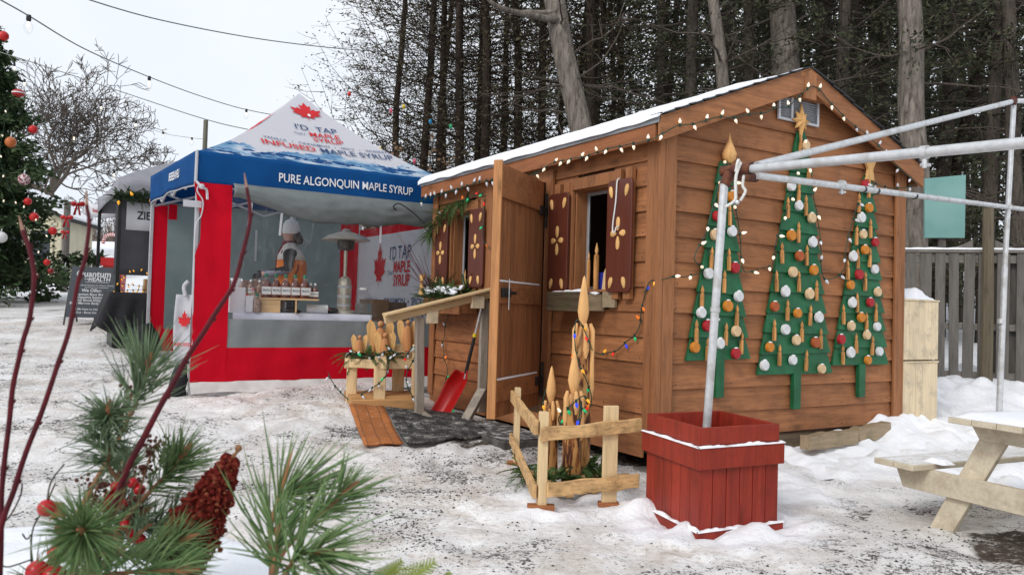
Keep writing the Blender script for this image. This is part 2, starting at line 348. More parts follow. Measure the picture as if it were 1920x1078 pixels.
# ------------------------------------------------------------------ ground
def axis_pts(segs):
    o = []
    for a, b, n in segs: o += list(np.linspace(a, b, n, endpoint=False))
    o.append(segs[-1][1]); return o
def ground():
    xs = axis_pts([(-160, -40, 12), (-40, -14, 20), (-14, -5, 50), (-5, 6, 260), (6, 12, 60), (12, 40, 24), (40, 160, 12)])
    ys = axis_pts([(-6, 2.4, 20), (2.4, 10.4, 230), (10.4, 22, 110), (22, 60, 50), (60, 260, 30)])
    vs = []; cl = []
    for y in ys:
        for x in xs:
            if y < 30 and abs(x) < 20: z = G(x, y)
            else: z = G0(x, y) + noise.noise((x * .05, y * .05, 0)) * .5 * ss(20, 60, y)
            vs.append((x, y, z)); cl.append(cleanf(x, y))
    nx = len(xs); fs = [(j * nx + i, j * nx + i + 1, (j + 1) * nx + i + 1, (j + 1) * nx + i) for j in range(len(ys) - 1) for i in range(nx - 1)]
    mb = MB(); mb.v = vs; mb.f = fs; mb.m = [0] * len(fs)
    m = NT('trodden_snow'); v = m.coord((1, 1, 1))
    at_ = m.n('ShaderNodeAttribute', attribute_name='clean'); dt = m.n('ShaderNodeAttribute', attribute_name='soil')
    big = m.noise(v, .55, 4, .6); mid = m.noise(v, 3.2, 6, .65, .4); fine = m.noise(v, 26, 5, .7); speck = m.noise(v, 55, 3, .6); pebb = m.noise(v, 21, 4, .7)
    packed = m.ramp(mid, [(.3, (.50, .44, .385)), (.45, (.68, .63, .58)), (.56, (.83, .81, .79))])
    packed = m.mix(m.ramp(fine, [(.36, (.7, .7, .7)), (.50, (0, 0, 0))]), packed, (.38, .32, .27))
    packed = m.mix(m.ramp(big, [(.42, (0, 0, 0)), (.6, (.75, .75, .75))]), packed, (.80, .80, .80))
    # gravel trodden through: dark grit where larger patches of dirt lie
    patch = m.ramp(m.math('ADD', m.math('MULTIPLY', m.noise(v, 1.15, 5, .7, .3), .7), m.math('MULTIPLY', mid, .3)), [(.44, (0, 0, 0)), (.60, (1, 1, 1))])
    thr = m.math('SUBTRACT', .69, m.math('MULTIPLY', patch, .20))
    grit = m.math('MULTIPLY', m.math('SUBTRACT', m.math('MAXIMUM', speck, m.math('SUBTRACT', pebb, .01)), thr), 22, True)
    packed = m.mix(m.math('MULTIPLY', patch, .38), packed, (.36, .32, .28))
    c = m.mix(m.math('MULTIPLY', grit, .93), packed, m.ramp(fine, [(.4, (.045, .04, .038)), (.65, (.12, .105, .095))]))
    cs = m.ramp(fine, [(.3, (.80, .81, .84)), (.6, (.87, .875, .89))])
    clf = m.math('ADD', m.math('MULTIPLY', at_.outputs['Fac'], 1.5), m.math('SUBTRACT', m.math('MULTIPLY', mid, 1.2), .75), True)
    clf = m.math('MULTIPLY', clf, m.ramp(at_.outputs['Fac'], [(.02, (0, 0, 0)), (.2, (1, 1, 1))]))
    c = m.mix(clf, c, cs)
    soil = m.ramp(m.math('ADD', m.noise(v, 18, 5, .7), m.math('MULTIPLY', m.noise(v, 70, 2), .3)), [(.5, (.028, .02, .016)), (.7, (.085, .062, .045)), (.82, (.45, .43, .41))])
    sf = m.math('MULTIPLY', m.math('ADD', m.math('SUBTRACT', m.math('MULTIPLY', dt.outputs['Fac'], 2.), 1.), m.math('MULTIPLY', m.math('SUBTRACT', mid, .5), 3.)), 3, True)
    c = m.mix(m.math('MULTIPLY', sf, m.ramp(dt.outputs['Fac'], [(.02, (0, 0, 0)), (.15, (1, 1, 1))])), c, soil)
    h = m.math('ADD', m.math('MULTIPLY', mid, .6), m.math('ADD', m.math('MULTIPLY', fine, .35), m.math('MULTIPLY', speck, .12)))
    m.bump(h, .75, .045); mt = m.fin(c, m.ramp(mid, [(.4, (.55,) * 3), (.6, (.85,) * 3)]), 0, .35)
    o = mb.build('snowy_ground', mt, angle=180); o['kind'] = 'structure'
    a = o.data.attributes.new('clean', 'FLOAT', 'POINT'); a.data.foreach_set('value', cl)
    so_ = []
    for x, y, z in vs:
        s1 = ss(1.0, .35, math.hypot((x - 3.2) / 1.15, (y - 4.35) / .75) + .3 * noise.noise((x * 3, y * 3, 8))); s2 = ss(1.0, .3, math.hypot((x + .35) / .5, (y - 7.0) / .3)) * .8
        lx, ly, _ = FRs @ Vector((x, y, 0)); under = ss(-.12, .08, lx) * ss(4.0, 3.8, ly) * ss(-.02, .12, ly) * ss(3.1, 2.9, lx)
        so_.append(max(s1, s2 * .7, under * .9))
    a = o.data.attributes.new('soil', 'FLOAT', 'POINT'); a.data.foreach_set('value', so_)
SH = thing('wooden_shed', 'brown stained clapboard cabin with open plank door, snow-edged gable roof and shuttered windows', 'shed', (1.1187, 6.0867, .2336), .5475)
FRs = FR[SH].inverted()
ground()
# ------------------------------------------------------------------ shed (local: x along gable, y along the door side)
W_, L_ = 3.05, 3.9
EZ = 2.30                       # underside of the eave boards
def roofz(x):                   # underside of the roof along the gable
    return 2.47 + (min(x, W_ - x) + .13) * .396
WIN_ = [(.55, 1.06, 1.19, 2.06), (2.93, 3.40, 1.25, 2.06)]
CZ = [.03 + .197 * i for i in range(17)]
def clap(mb, a0, a1, z0, z1, P, t=.03):
    """one clapboard between a0..a1: P(a,off,z); thick lower edge"""
    e = .004
    vs = [P(a0, t, z0), P(a1, t, z0), P(a1, .008, z1 + .012), P(a0, .008, z1 + .012), P(a0, 0, z0), P(a1, 0, z0), P(a1, 0, z1 + .012), P(a0, 0, z1 + .012)]
    mb.add(vs, [(0, 1, 2, 3), (4, 7, 6, 5), (0, 4, 5, 1), (0, 3, 7, 4), (1, 5, 6, 2), (3, 2, 6, 7)])
mb = MB(); Pg = lambda a, o, z: (a, -o, z)
for z in CZ[:-1]:
    z1 = min(z + .197, 3.03)
    def xr(zz):
        d = (zz + .02 - 2.47) / .396 - .13
        return max(.0, d)
    a, b = max(0, xr(z)), max(0, xr(z1))
    if z > 2.98: break
    if b > W_ / 2 - .02: b = W_ / 2 - .02
    t = .03
    vs = [Pg(a, t, z), Pg(W_ - a, t, z), Pg(W_ - b, .008, z1 + .012), Pg(b, .008, z1 + .012), Pg(a, 0, z), Pg(W_ - a, 0, z), Pg(W_ - b, 0, z1 + .012), Pg(b, 0, z1 + .012)]
    mb.add(vs, [(0, 1, 2, 3), (4, 7, 6, 5), (0, 4, 5, 1), (0, 3, 7, 4), (1, 5, 6, 2), (3, 2, 6, 7)])
mb.build('gable_siding', MT['cedx'], SH, smooth=False)
mb = MB(); Ps = lambda a, o, z: (-o, a, z)
DO = (1.5, 2.48, 0, 2.2); WIN = [(.55, 1.06, 1.19, 2.06), (2.93, 3.40, 1.25, 2.06)]
for z in CZ:
    z1 = min(z + .197, 2.46)
    if z > 2.42: break
    segs = [(0, L_)]
    for (p, q, r, s) in [DO] + WIN:
        if z1 > r + .02 and z < s - .02:
            n = []
            for (u, v) in segs:
                if q <= u or p >= v: n.append((u, v)); continue
                if p > u: n.append((u, p))
                if q < v: n.append((q, v))
            segs = n
    for u, v in segs: clap(mb, u, v, z, z1, Ps)
mb.build('side_siding', MT['cedy'], SH, smooth=False)
mb = MB(); random.seed(2)
for z in CZ[:-2]:
    for x in (.14, .17, .78, 1.5, 2.2, 2.86, 2.9):
        if z + .04 < roofz(x) - .25: mb.sphere((x + random.uniform(-.01, .01), -.029, z + .03 + random.uniform(-.008, .01)), .0042, 6)
    for y in (.16, .6, 1.1, 1.42, 2.7, 3.1, 3.5, 3.78):
        if z < 2.2 and not any(p - .13 < y < q + .13 and r - .05 < z < s_ + .1 for (p, q, r, s_) in WIN_): mb.sphere((-.029, y, z + .03 + random.uniform(-.008, .01)), .0042, 6)
n_ = mb.build('nail_heads', pm('rusty_nail', (.03, .018, .014)), SH, smooth=False); n_['kind'] = 'stuff'
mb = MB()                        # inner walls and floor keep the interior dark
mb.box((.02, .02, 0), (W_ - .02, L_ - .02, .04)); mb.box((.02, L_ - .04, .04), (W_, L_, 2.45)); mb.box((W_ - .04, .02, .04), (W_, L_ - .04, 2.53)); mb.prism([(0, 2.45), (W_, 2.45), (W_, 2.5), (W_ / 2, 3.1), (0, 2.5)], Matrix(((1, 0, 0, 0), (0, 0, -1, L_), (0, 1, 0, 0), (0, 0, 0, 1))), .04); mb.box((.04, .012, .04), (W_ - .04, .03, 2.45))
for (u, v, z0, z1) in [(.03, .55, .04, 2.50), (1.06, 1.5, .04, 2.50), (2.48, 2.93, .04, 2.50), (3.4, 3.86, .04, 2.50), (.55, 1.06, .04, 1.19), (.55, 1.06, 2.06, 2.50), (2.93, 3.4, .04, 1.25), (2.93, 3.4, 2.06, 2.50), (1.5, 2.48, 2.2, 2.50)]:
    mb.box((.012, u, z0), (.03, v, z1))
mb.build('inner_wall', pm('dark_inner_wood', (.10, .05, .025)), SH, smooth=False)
def part(name, boxes, m, parent=SH, bevel=.003, label=None):
    mb = MB()
    for a, b in boxes: mb.box(a, b)
    return mb.build(name, m, parent, bevel=bevel, label=label)
for a, b in [((-.0, -.055, -.01), (.115, -.031, 2.47)), ((-.055, -.055, -.01), (-.003, -.008, 2.44)), ((-.05, -.004, -.01), (-.031, .10, 2.34)), ((W_ - .12, -.055, -.01), (W_ + .0, -.031, 2.46)), ((W_ + .003, -.055, -.01), (W_ + .03, .07, 2.44)),
             ((-.052, L_ - .1, -.01), (-.031, L_ + .02, 2.34))]: part('corner_board', [(a, b)], MT['cedz'])
part('skirt_board', [((-.03, .11, -.11), (-.008, L_, .045))], MT['cedy'])
part('floor_beam', [((.45, .1, -.2), (.55, L_ - .1, -.0)), ((1.4, .1, -.2), (1.5, L_ - .1, -.0)), ((.12, .06, -.16), (W_ - .1, .12, 0))], MT['timber'])
for x, y in ((.06, .12), (.06, 1.3), (.06, 2.6), (.06, 3.75), (2.9, .12), (2.9, 3.7)): part('foundation_block', [((x - .09, y - .09, -.33), (x + .09, y + .09, -.2))], MT['greyx'])
# roof
def slab(x0, x1, z0, z1, y0, y1, t):
    return [((x0, y0, z0), (x1, y0, z1), (x1, y1, z1), (x0, y1, z0)), t]
def roofpart(name, off, t, m, xa=-.15, xb=W_ / 2, ya=-.155, yb=L_ + .15, side=0, jag=0, nseg=1):
    mb = MB(); f = (lambda x: x) if side == 0 else (lambda x: W_ - x)
    za, zb = roofz(xa) + off, 2.47 + (xb + .13) * .396 + off
    if nseg == 1:
        vs = [(f(xa), ya, za), (f(xb), ya, zb), (f(xb), yb, zb), (f(xa), yb, za)]; vs = vs + [(a, b, c + t) for a, b, c in vs]
        mb.add(vs, [(0, 3, 2, 1), (4, 5, 6, 7), (0, 1, 5, 4), (1, 2, 6, 5), (2, 3, 7, 6), (3, 0, 4, 7)])
    else:
        random.seed(5)
        for k in range(nseg):
            u0, u1 = k / nseg, (k + 1) / nseg; x0, x1 = xa + (xb - xa) * u0 - .012, xa + (xb - xa) * u1
            z0, z1 = za + (zb - za) * u0 + .008, za + (zb - za) * u1
            y0 = ya - random.uniform(0, jag); vs = [(f(x0), y0, z0), (f(x1), y0, z1 - .004), (f(x1), yb, z1 - .004), (f(x0), yb, z0)]; vs = vs + [(a, b, c + t) for a, b, c in vs]
            mb.add(vs, [(0, 3, 2, 1), (4, 5, 6, 7), (0, 1, 5, 4), (1, 2, 6, 5), (2, 3, 7, 6), (3, 0, 4, 7)])
    o = recalc(mb.build(name, m, SH, smooth=False)); return o
roofpart('roof_deck', -.002, .016, MT['cedy']); roofpart('roof_deck', -.002, .016, MT['cedy'], side=1)
roofpart('roof_shingles', .016, .012, MT['shingle'], xa=-.16, xb=W_ / 2 + .004, ya=-.165, nseg=12, jag=.012)
roofpart('roof_shingles', .016, .012, MT['shingle'], xa=-.17, xb=W_ / 2 + .004, ya=-.165, side=1, nseg=12, jag=.018)
def snowroof():
    mb = MB(); nu, nv = 60, 90; xa, xb = -.19, W_ / 2 - .12; ya, yb = -.17, L_ + .17
    top = []; bot = []
    for j in range(nv + 1):
        for i in range(nu + 1):
            u, v = i / nu, j / nv; y = ya + (yb - ya) * v + (noise.noise((u * 9, v * 2, 1)) * .012 if j in (0,) else 0)
            x = xa + (xb - xa) * u
            if i == 0: x += noise.noise((0, y * 2.3, 7)) * .02 - .012 * (1 if 1.7 < y < 2.9 else 0)
            z = 2.47 + (x + .13) * .396 + .032
            th = .040 + .016 * noise.noise((x * 2, y * 2, 0)) + .006 * noise.noise((x * 9, y * 9, 0))
            th *= ss(0, .10, min(u * 1.9, 1 - u) + .03) * (.35 + .65 * ss(0, .1, v)) * ss(1.02, .72, u) 
            th = max(th, .006)
            # shingle steps show along the rake
            if j < 3: th *= .45 + .5 * ((u * 12) % 1)
            drop = .028 * ss(.03, 0, u) * (1 + noise.noise((y * 3, 2, 2)))
            top.append((x, y, z + th)); bot.append((x, y, z - drop))
    n = len(top); mb.v = top + bot; k = nu + 1
    mb.f = [(j * k + i, j * k + i + 1, (j + 1) * k + i + 1, (j + 1) * k + i) for j in range(nv) for i in range(nu)]
    mb.f += [tuple(n + q for q in reversed(f)) for f in mb.f[:nu * nv]]
    rim = [(0, i) for i in range(nu + 1)] + [(j, nu) for j in range(1, nv + 1)] + [(nv, i) for i in range(nu - 1, -1, -1)] + [(j, 0) for j in range(nv - 1, 0, -1)]
    for a in range(len(rim)):
        p, q = rim[a], rim[(a + 1) % len(rim)]; p = p[0] * k + p[1]; q = q[0] * k + q[1]; mb.f.append((q, p, n + p, n + q))
    mb.m = [0] * len(mb.f); mb.build('roof_snow', MT['snow'], SH, angle=60)
snowroof()
part('eave_fascia', [((-.155, -.10, EZ), (-.132, L_ + .14, EZ + .145))], MT['fascia'])
part('eave_fascia', [((W_ + .132, -.10, EZ), (W_ + .155, L_ + .14, EZ + .145))], MT['fascia'])
part('soffit', [((-.13, -.09, EZ + .03), (-.03, L_ + .13, EZ + .045))], MT['cedy'])
part('drip_edge', [((-.168, -.15, EZ + .125), (-.157, L_ + .15, EZ + .175))], MT['drip'])
def rake(f, name='rake_board'):
    mb = MB(); h = .175
    xs = (-.155, W_ / 2 - (.05 if f else -.05))
    pts = []
    for x in (-.155, W_ / 2 - .075): pts.append((x, 2.47 + (x + .13) * .396))
    (xa, za), (xb, zb) = pts; g = (lambda x: x) if not f else (lambda x: W_ - x)
    vs = [(g(xa), y, za - h) for y in (-.155, -.128)] + [(g(xb), y, zb - h) for y in (-.155, -.128)] + [(g(xa), y, za - .002) for y in (-.155, -.128)] + [(g(xb), y, zb - .002) for y in (-.155, -.128)]
    mb.add(vs, [(0, 2, 6, 4), (1, 5, 7, 3), (0, 4, 5, 1), (2, 3, 7, 6), (0, 1, 3, 2), (4, 6, 7, 5)])
    recalc(mb.build(name, MT['cedx'], SH, bevel=.003))
rake(0); rake(1)
mb = MB(); zc = 2.47 + (W_ / 2 + .13) * .396
mb.prism([(-.073, -.26), (.073, -.26), (.073, -.035), (0, -.006), (-.073, -.035)], Matrix.Translation((W_ / 2, -.162, zc)) @ Matrix(((1, 0, 0, 0), (0, 0, 1, 0), (0, 1, 0, 0), (0, 0, 0, 1))), .03)
recalc(mb.build('peak_board', MT['cedz'], SH, bevel=.003))
part('lookout', [((-.13, -.128, 2.44), (.0, -.0, 2.465))], MT['cedy'])
mb = MB(); mb.box((W_ / 2 - .28, -.125, zc - .235), (W_ / 2 + .28, -.032, zc - .215)); mb.build('ridge_block', MT['cedx'], SH)
# vent
vt = part('gable_vent', [((1.26, -.05, 2.70), (1.285, -.03, 2.93)), ((1.76, -.05, 2.70), (1.785, -.03, 2.93)), ((1.26, -.05, 2.685), (1.785, -.03, 2.705)), ((1.42, -.05, 2.705), (1.445, -.03, 2.93)), ((1.285, -.034, 2.705), (1.76, -.0305, 2.93))], pm('vent_white', (.62, .63, .66)))
mb = MB()
for i in range(11):
    z = 2.712 + i * .02; mb.add([(1.286, -.047, z), (1.42, -.047, z), (1.42, -.036, z + .014), (1.286, -.036, z + .014)], [(0, 1, 2, 3)]); mb.add([(1.446, -.047, z), (1.758, -.047, z), (1.758, -.036, z + .014), (1.446, -.036, z + .014)], [(0, 1, 2, 3)])
mb.build('louvre', pm('vent_grey', (.28, .29, .32)), vt, solid=.003)
# windows
MT['glass'] = NT('window_glass').fin((.9, .92, .93), .03); bb = MT['glass'].node_tree.nodes['Principled BSDF']; bb.inputs['Transmission Weight'].default_value = 1; bb.inputs['IOR'].default_value = 1.05
for k, (p, q, r, s) in enumerate(WIN):
    wn = part('window', [((-.062, p - .13, r - .02), (-.032, p - .005, s + .10)), ((-.062, q + .005, r - .02), (-.032, q + .13, s + .10)), ((-.066, p - .02, s), (-.03, q + .02, s + .1))], MT['cedz'])
    part('reveal', [((-.03, p - .004, r), (.13, p + .012, s)), ((-.03, q - .012, r), (.13, q + .004, s)), ((-.03, p, s - .012), (.13, q, s + .004)), ((-.03, p, r - .02), (.13, q, r + .0))], MT['cedz'], wn)
    part('sash', [((.085, p + .012, r), (.11, p + .032, s - .01)), ((.085, q - .045, r), (.11, q - .012, s - .01)), ((.085, p + .03, s - .04), (.11, q - .04, s - .012)), ((.085, p + .03, r), (.11, q - .04, r + .03))], pm('aluminium_sash', (.45, .47, .5), metal=.4, rough=.4), wn)
    mb = MB(); mb.box((.095, p + .03, r + .03), (.099, q - .04, s - .04)); mb.build('pane', MT['glass'], wn, smooth=False)
def petalpoly(n=12, a=.043, b=.088):
    o = []
    for i in range(n):
        t = 2 * math.pi * i / n; y = -math.cos(t); wv = math.sin(t) * (1 + .30 * (y))
        o.append((wv * a / 2, (y + 1) * b / 2))
    return o
def petal(mb, y, z, ang, l=.09, wd=.045, x=-.105):
    # in the side plane (normal -x); ang 0 = pointing up
    c, s_ = math.cos(ang), math.sin(ang); P = petalpoly(14, wd, l)
    Mx = Matrix(((0, 0, -1, x), (-c, s_, 0, y), (s_, c, 0, z), (0, 0, 0, 1)))
    k = len(P); vs = [Mx @ Vector((a, b, 0)) for a, b in P] + [Mx @ Vector((a, b, .006)) for a, b in P] + [Mx @ Vector((a * .6, l / 2 + (b - l / 2) * .7, .013)) for a, b in P]
    mb.add(vs, [tuple(range(2 * k, 3 * k))] + [(i + r * k, (i + 1) % k + r * k, (i + 1) % k + (r + 1) * k, i + (r + 1) * k) for r in (0, 1) for i in range(k)])
def shutter(y0, y1, z0, z1):
    yc = (y0 + y1) / 2; hw = (y1 - y0) / 2
    for q in (-.075, .065): part('shutter_batten', [((-.078, yc + q - .045, z0 - .055), (-.034, yc + q + .035, z1 + .09))], MT['cedz'])
    r = .045; poly = []
    for cx, cy, a0 in ((hw - r, (z1 - z0) - r, 0), (-hw + r, (z1 - z0) - r, 90), (-hw + r, r, 180), (hw - r, r, 270)):
        for i in range(6): t = R(a0 + i * 18); poly.append((cx + r * math.cos(t), cy + r * math.sin(t)))
    mb = MB(); mb.prism(poly, Matrix(((0, 0, -1, -.079), (-1, 0, 0, yc), (0, 1, 0, z0), (0, 0, 0, 1))), .024)
    sh = recalc(mb.build('shutter', MT['shutter'], SH, bevel=.004))
    zc_ = z0 + (z1 - z0) * .52; X = -.105
    for (y, z, a) in [(yc, zc_ + .022, 0), (yc, zc_ - .022, math.pi)] : m_ = MB(); petal(m_, y, z, a, .11, .042, X); recalc(m_.build('petal', MT['petal'], sh))
    for (y, z, a) in [(yc + .018, zc_, math.pi / 2), (yc - .018, zc_, -math.pi / 2)]: m_ = MB(); petal(m_, y, z, a, .075, .05, X); recalc(m_.build('petal', MT['petal'], sh))
    for sy in (-1, 1):
        m_ = MB(); petal(m_, yc + sy * .085, z1 - .145, sy * .25, .1, .045, X); recalc(m_.build('petal', MT['petal'], sh))
        m_ = MB(); petal(m_, yc + sy * .095, z0 + .03, -sy * -.0 + sy * .25 * -1, .095, .045, X); recalc(m_.build('petal', MT['petal'], sh))
shutter(.215, .525, 1.165, 2.07); shutter(1.075, 1.375, 1.165, 2.05)
shutter(2.585, 2.905, 1.22, 2.05); shutter(3.42, 3.72, 1.22, 1.99)
# door opening frame, door, step
part('door_frame', [((-.065, 1.385, -.02), (-.031, 1.495, 2.29)), ((-.065, 2.485, -.02), (-.031, 2.62, 2.29)), ((-.06, 1.5, 2.19), (-.032, 2.48, 2.29)), ((-.03, 1.497, .04), (.1, 1.512, 2.19)), ((-.03, 2.468, .04), (.1, 2.483, 2.19))], MT['cedz'])
Dv = Vector((-.90, -.665, 0)); dl = 1.07; dd = Dv.normalized(); dn = Vector((dd.y, -dd.x, 0))   # faces the camera side
if dn.x > 0: dn = -dn
dn = Vector((-dd.y, dd.x, 0)); dn = dn if dn.y < 0 else -dn
H0 = Vector((-.07, 1.50, 0)); MD = Matrix((dd, -dn, Vector((0, 0, 1)))).transposed().to_4x4(); MD.translation = H0
def dbox(name, boxes, m, parent, bevel=.003, jit=0):
    mb = MB()
    for a, b in boxes: mb.box(a, b, MD, jit=jit)
    return recalc(mb.build(name, m, parent, bevel=bevel))
door = dbox('door', [((.01 + i * .1325, 0, .13), (.008 + (i + 1) * .1325, .022, 2.18)) for i in range(8)], MT['cedz'], SH, .004)
dbox('door_edge', [((1.069, -.03, .13), (1.09, .045, 2.195))], wood('door_edge_wood', (.46, .21, .08), 'z', dark=.7), door)
for z in (.26, 1.05, 1.90):
    b = dbox('ledge', [((.10, -.024, z), (1.067, -.002, z + (.17 if z < 1.8 else .27)))], MT['cedx'], door)
    if z < 1.8: dbox('snow_line', [((.14, -.026, z + .172), (1.06, -.004, z + .188))], MT['snow'], b, .005)
for z in (.36, 1.9):
    dbox('hinge', [((.015, -.045, z - .14), (.045, -.026, z + .17)), ((.045, -.04, z - .035), (.19, -.026, z + .045)), ((.0, -.06, z - .04), (.03, -.045, z + .05))], MT['black'], door)
lt = dbox('latch', [((.86, -.045, 1.10), (1.03, -.026, 1.175)), ((.76, -.055, 1.125), (.9, -.046, 1.15))], MT['black'], door)
mb = MB(); mb.tube([MD @ Vector((.93, -.055, z)) for z in (1.0, 1.1, 1.2, 1.25)], .0045, 6); mb.build('bolt', MT['galv'], lt)
SHL = FR[SH]; SHZ = Vector((1.1187, 6.0867, .2336)); SHR = .5475
def shw(x, y, z): return SHL @ Vector((x, y, z))
# ------------------------------------------------------------------ painted wooden trees on the gable (same local frame as the shed)
DM = {k: pm('disc_' + k, c, tuple(x * .85 for x in c), .6, 12, bump=.05) for k, c in dict(s=(.72, .73, .74), r=(.42, .012, .02), o=(.62, .22, .02), t=(.42, .09, .02), n=(.74, .52, .30)).items()}
def wtree(label, xl, xr, zb, xt, zt, tz, nb, discs, cands, topper):
    t = thing('wooden_christmas_tree', label, 'wall decoration', SHZ, SHR, 'painted wooden Christmas trees on the gable wall')
    random.seed(int(zt * 1000)); hb = (zt - zb) / nb; xc = (xl + xr) / 2
    for i in range(nb):
        mb = MB(); u0 = i / nb; u1 = (i + 1) / nb
        hwL = lambda u: (xc - xl) * (1 - u) ** 1.0 + .045; hwR = lambda u: (xr - xc) * (1 - u) + .045
        cx = xc + (xt - xc) * (i / nb); z = zb + i * hb; tl = random.uniform(-.008, .008)
        wl, wr = hwL(u0 * .93), hwR(u0 * .93); wl2, wr2 = wl - (xc - xl) / nb - .022, wr - (xr - xc) / nb - .022
        wl2, wr2 = max(.03, wl2), max(.03, wr2)
        P = [(cx - wl, z + tl), (cx + wr, z - tl), (cx + wr2, z + hb + .014), (cx - wl2, z + hb + .014)]
        yo = .032 + .016
        vs = [(x, -.044 - .02, zz) for x, zz in P[:2]] + [(x, -.044, zz) for x, zz in P[2:]] + [(x, -.032, zz) for x, zz in P]
        mb.add(vs, [(0, 1, 2, 3), (7, 6, 5, 4), (0, 4, 5, 1), (1, 5, 6, 2), (2, 6, 7, 3), (3, 7, 4, 0)])
        recalc(mb.build('board', MT['green'], t, bevel=.003))
    mb = MB(); mb.box((xc + (xt - xc) * .0 - .045, -.075, tz), (xc + .045, -.034, zb + .01)); mb.build('trunk_board', MT['green'], t, bevel=.003)
    for k, l in discs.items():
        for (x, z) in l:
            mb = MB(); M = Matrix.Translation((x, -.066, z)) @ Matrix.Rotation(math.pi / 2, 4, 'X'); r = .043 + random.uniform(-.004, .003)
            mb.lathe([(r, 0), (r, .028), (r - .004, .034)], 20, M); d = mb.build('bauble_disc', DM[k], t)
            if random.random() < .75:
                m2 = MB(); m2.sphere((x + .002, -.084, z + r + .001), .02, 8, sc=(1.1, .55, .4)); m2.build('snow_cap', MT['snow'], d)
    for (x, z) in cands:
        mb = MB(); h = .15; r = .0165; z0 = z - .085; ro = random.uniform(-.05, .05); M = Matrix.Translation((x, -.075, z0)) @ Matrix.Rotation(ro, 4, 'Y')
        mb.lathe([(r, 0), (r * 1.05, .05), (r * .95, .11), (r * .4, .115), (r * .8, .13), (r * .75, .15), (r * .3, .17), (.001, .182)], 8, M); mb.build('wooden_candle', MT['burntc'], t)
    return t
MT['burntc'] = wood('burnt_candle_wood', (.58, .28, .09), 'z', dark=.35, grain=1.6, isl=.2, knot=False)
D1 = {'s': [(.7, 1.68), (.45, 1.33), (.79, 1.16), (.38, 1.02), (.59, .78)], 'r': [(.74, 1.39), (.45, .92), (.77, .7), (.53, 1.79)], 'o': [(.67, 1.08), (.32, .75), (.69, 1.96)], 'n': [(.77, .88), (.51, 1.64)]}
C1 = [(.48, 1.45), (.68, 1.45), (.63, 1.27), (.39, 1.14), (.78, 1.0), (.34, .87), (.66, .85), (.84, .78), (.46, .73), (.56, 1.96), (.68, 1.81)]
D2 = {'n': [(1.67, 1.87), (1.44, 1.39), (1.66, 1.21), (1.5, .81), (1.84, .56), (1.57, 2.49)], 'o': [(1.41, 1.7), (1.71, 1.42), (1.51, 1.04), (1.17, .75)], 's': [(1.69, 1.66), (1.35, 1.22), (1.79, 1.01), (1.36, .9), (1.11, .6), (1.46, .64), (1.4, 2.12), (1.5, 1.96)], 't': [(1.52, 1.53), (1.22, 1.09), (1.75, .79)]}
C2 = [(1.51, 1.73), (1.31, 1.54), (1.62, 1.54), (1.25, 1.3), (1.53, 1.31), (1.76, 1.24), (1.39, 1.06), (1.68, 1.02), (1.23, .89), (1.58, .88), (1.83, .82), (1.3, .68), (1.64, .63), (1.51, 2.48), (1.63, 2.24), (1.5, 2.07), (1.37, 1.93), (1.6, 1.97)]
D3 = {'s': [(2.36, 1.93), (2.25, 1.57), (2.57, 1.47), (2.25, 1.15), (2.62, .94), (2.24, .7), (2.66, .71)], 'n': [(2.39, 1.78), (2.62, 1.26), (2.24, .94), (2.47, .86)], 'r': [(2.57, 1.72), (2.34, 1.41), (2.51, 1.16), (2.1, .82), (2.41, 2.24)], 'o': [(2.42, 1.64), (2.22, 1.31), (2.38, 1.02), (2.49, .63), (2.47, 2.03)]}
C3 = [(2.3, 1.76), (2.51, 1.84), (2.33, 1.55), (2.5, 1.57), (2.19, 1.44), (2.44, 1.35), (2.33, 1.15), (2.14, 1.04), (2.61, 1.07), (2.47, .97), (2.33, .78), (2.56, .76), (2.14, .68), (2.33, 2.06), (2.47, 2.21)]
T1 = wtree('green board tree topped with a wooden candle flame, behind the steel post', .30, .92, .65, .635, 2.23, .35, 9, D1, C1, 0)
T2 = wtree('tallest green board tree, in the middle of the gable, topped with a wooden star', 1.10, 1.97, .52, 1.56, 2.60, .22, 12, D2, C2, 1)
T3 = wtree('green board tree nearest the far corner, topped with a small wooden angel', 2.06, 2.79, .586, 2.50, 2.32, .293, 11, D3, C3, 2)
mb = MB(); mb.lathe([(.02, 0), (.052, .03), (.06, .07), (.04, .12), (.014, .18), (.006, .22), (.001, .245)], 12, Matrix.Translation((.655, -.075, 2.23))); mb.build('wooden_flame', MT['carve'], T1)
mb = MB(); c = (1.527, -.11, 2.70); k = 16; rr = [.15, .058, .10, .058, .12, .058, .10, .058] * 2; rr[8] = .17
P = [(c[0] + rr[i] * math.sin(2 * math.pi * i / 16) * .95, -.07, c[2] + rr[i] * math.cos(2 * math.pi * i / 16)) for i in range(16)]
mb.add([c] + P + [(x, -.055, z) for x, y, z in P], [(0, 1 + (i + 1) % 16, 1 + i) for i in range(16)] + [(1 + i, 1 + (i + 1) % 16, 17 + (i + 1) % 16, 17 + i) for i in range(16)]); recalc(mb.build('wooden_star', MT['petal'], T2, smooth=False))
mb = MB(); Mx = Matrix.Translation((2.49, -.05, 2.29)) @ Matrix(((1, 0, 0, 0), (0, 0, 1, 0), (0, 1, 0, 0), (0, 0, 0, 1)))
mb.prism([(-.055, 0), (.06, .0), (.035, .1), (.075, .17), (.07, .2), (.02, .165), (.02, .2), (0, .215), (-.02, .2), (-.02, .165), (-.06, .2), (-.07, .17), (-.03, .1)], Mx, -.03); recalc(mb.build('wooden_angel', MT['petal'], T3, bevel=.004))
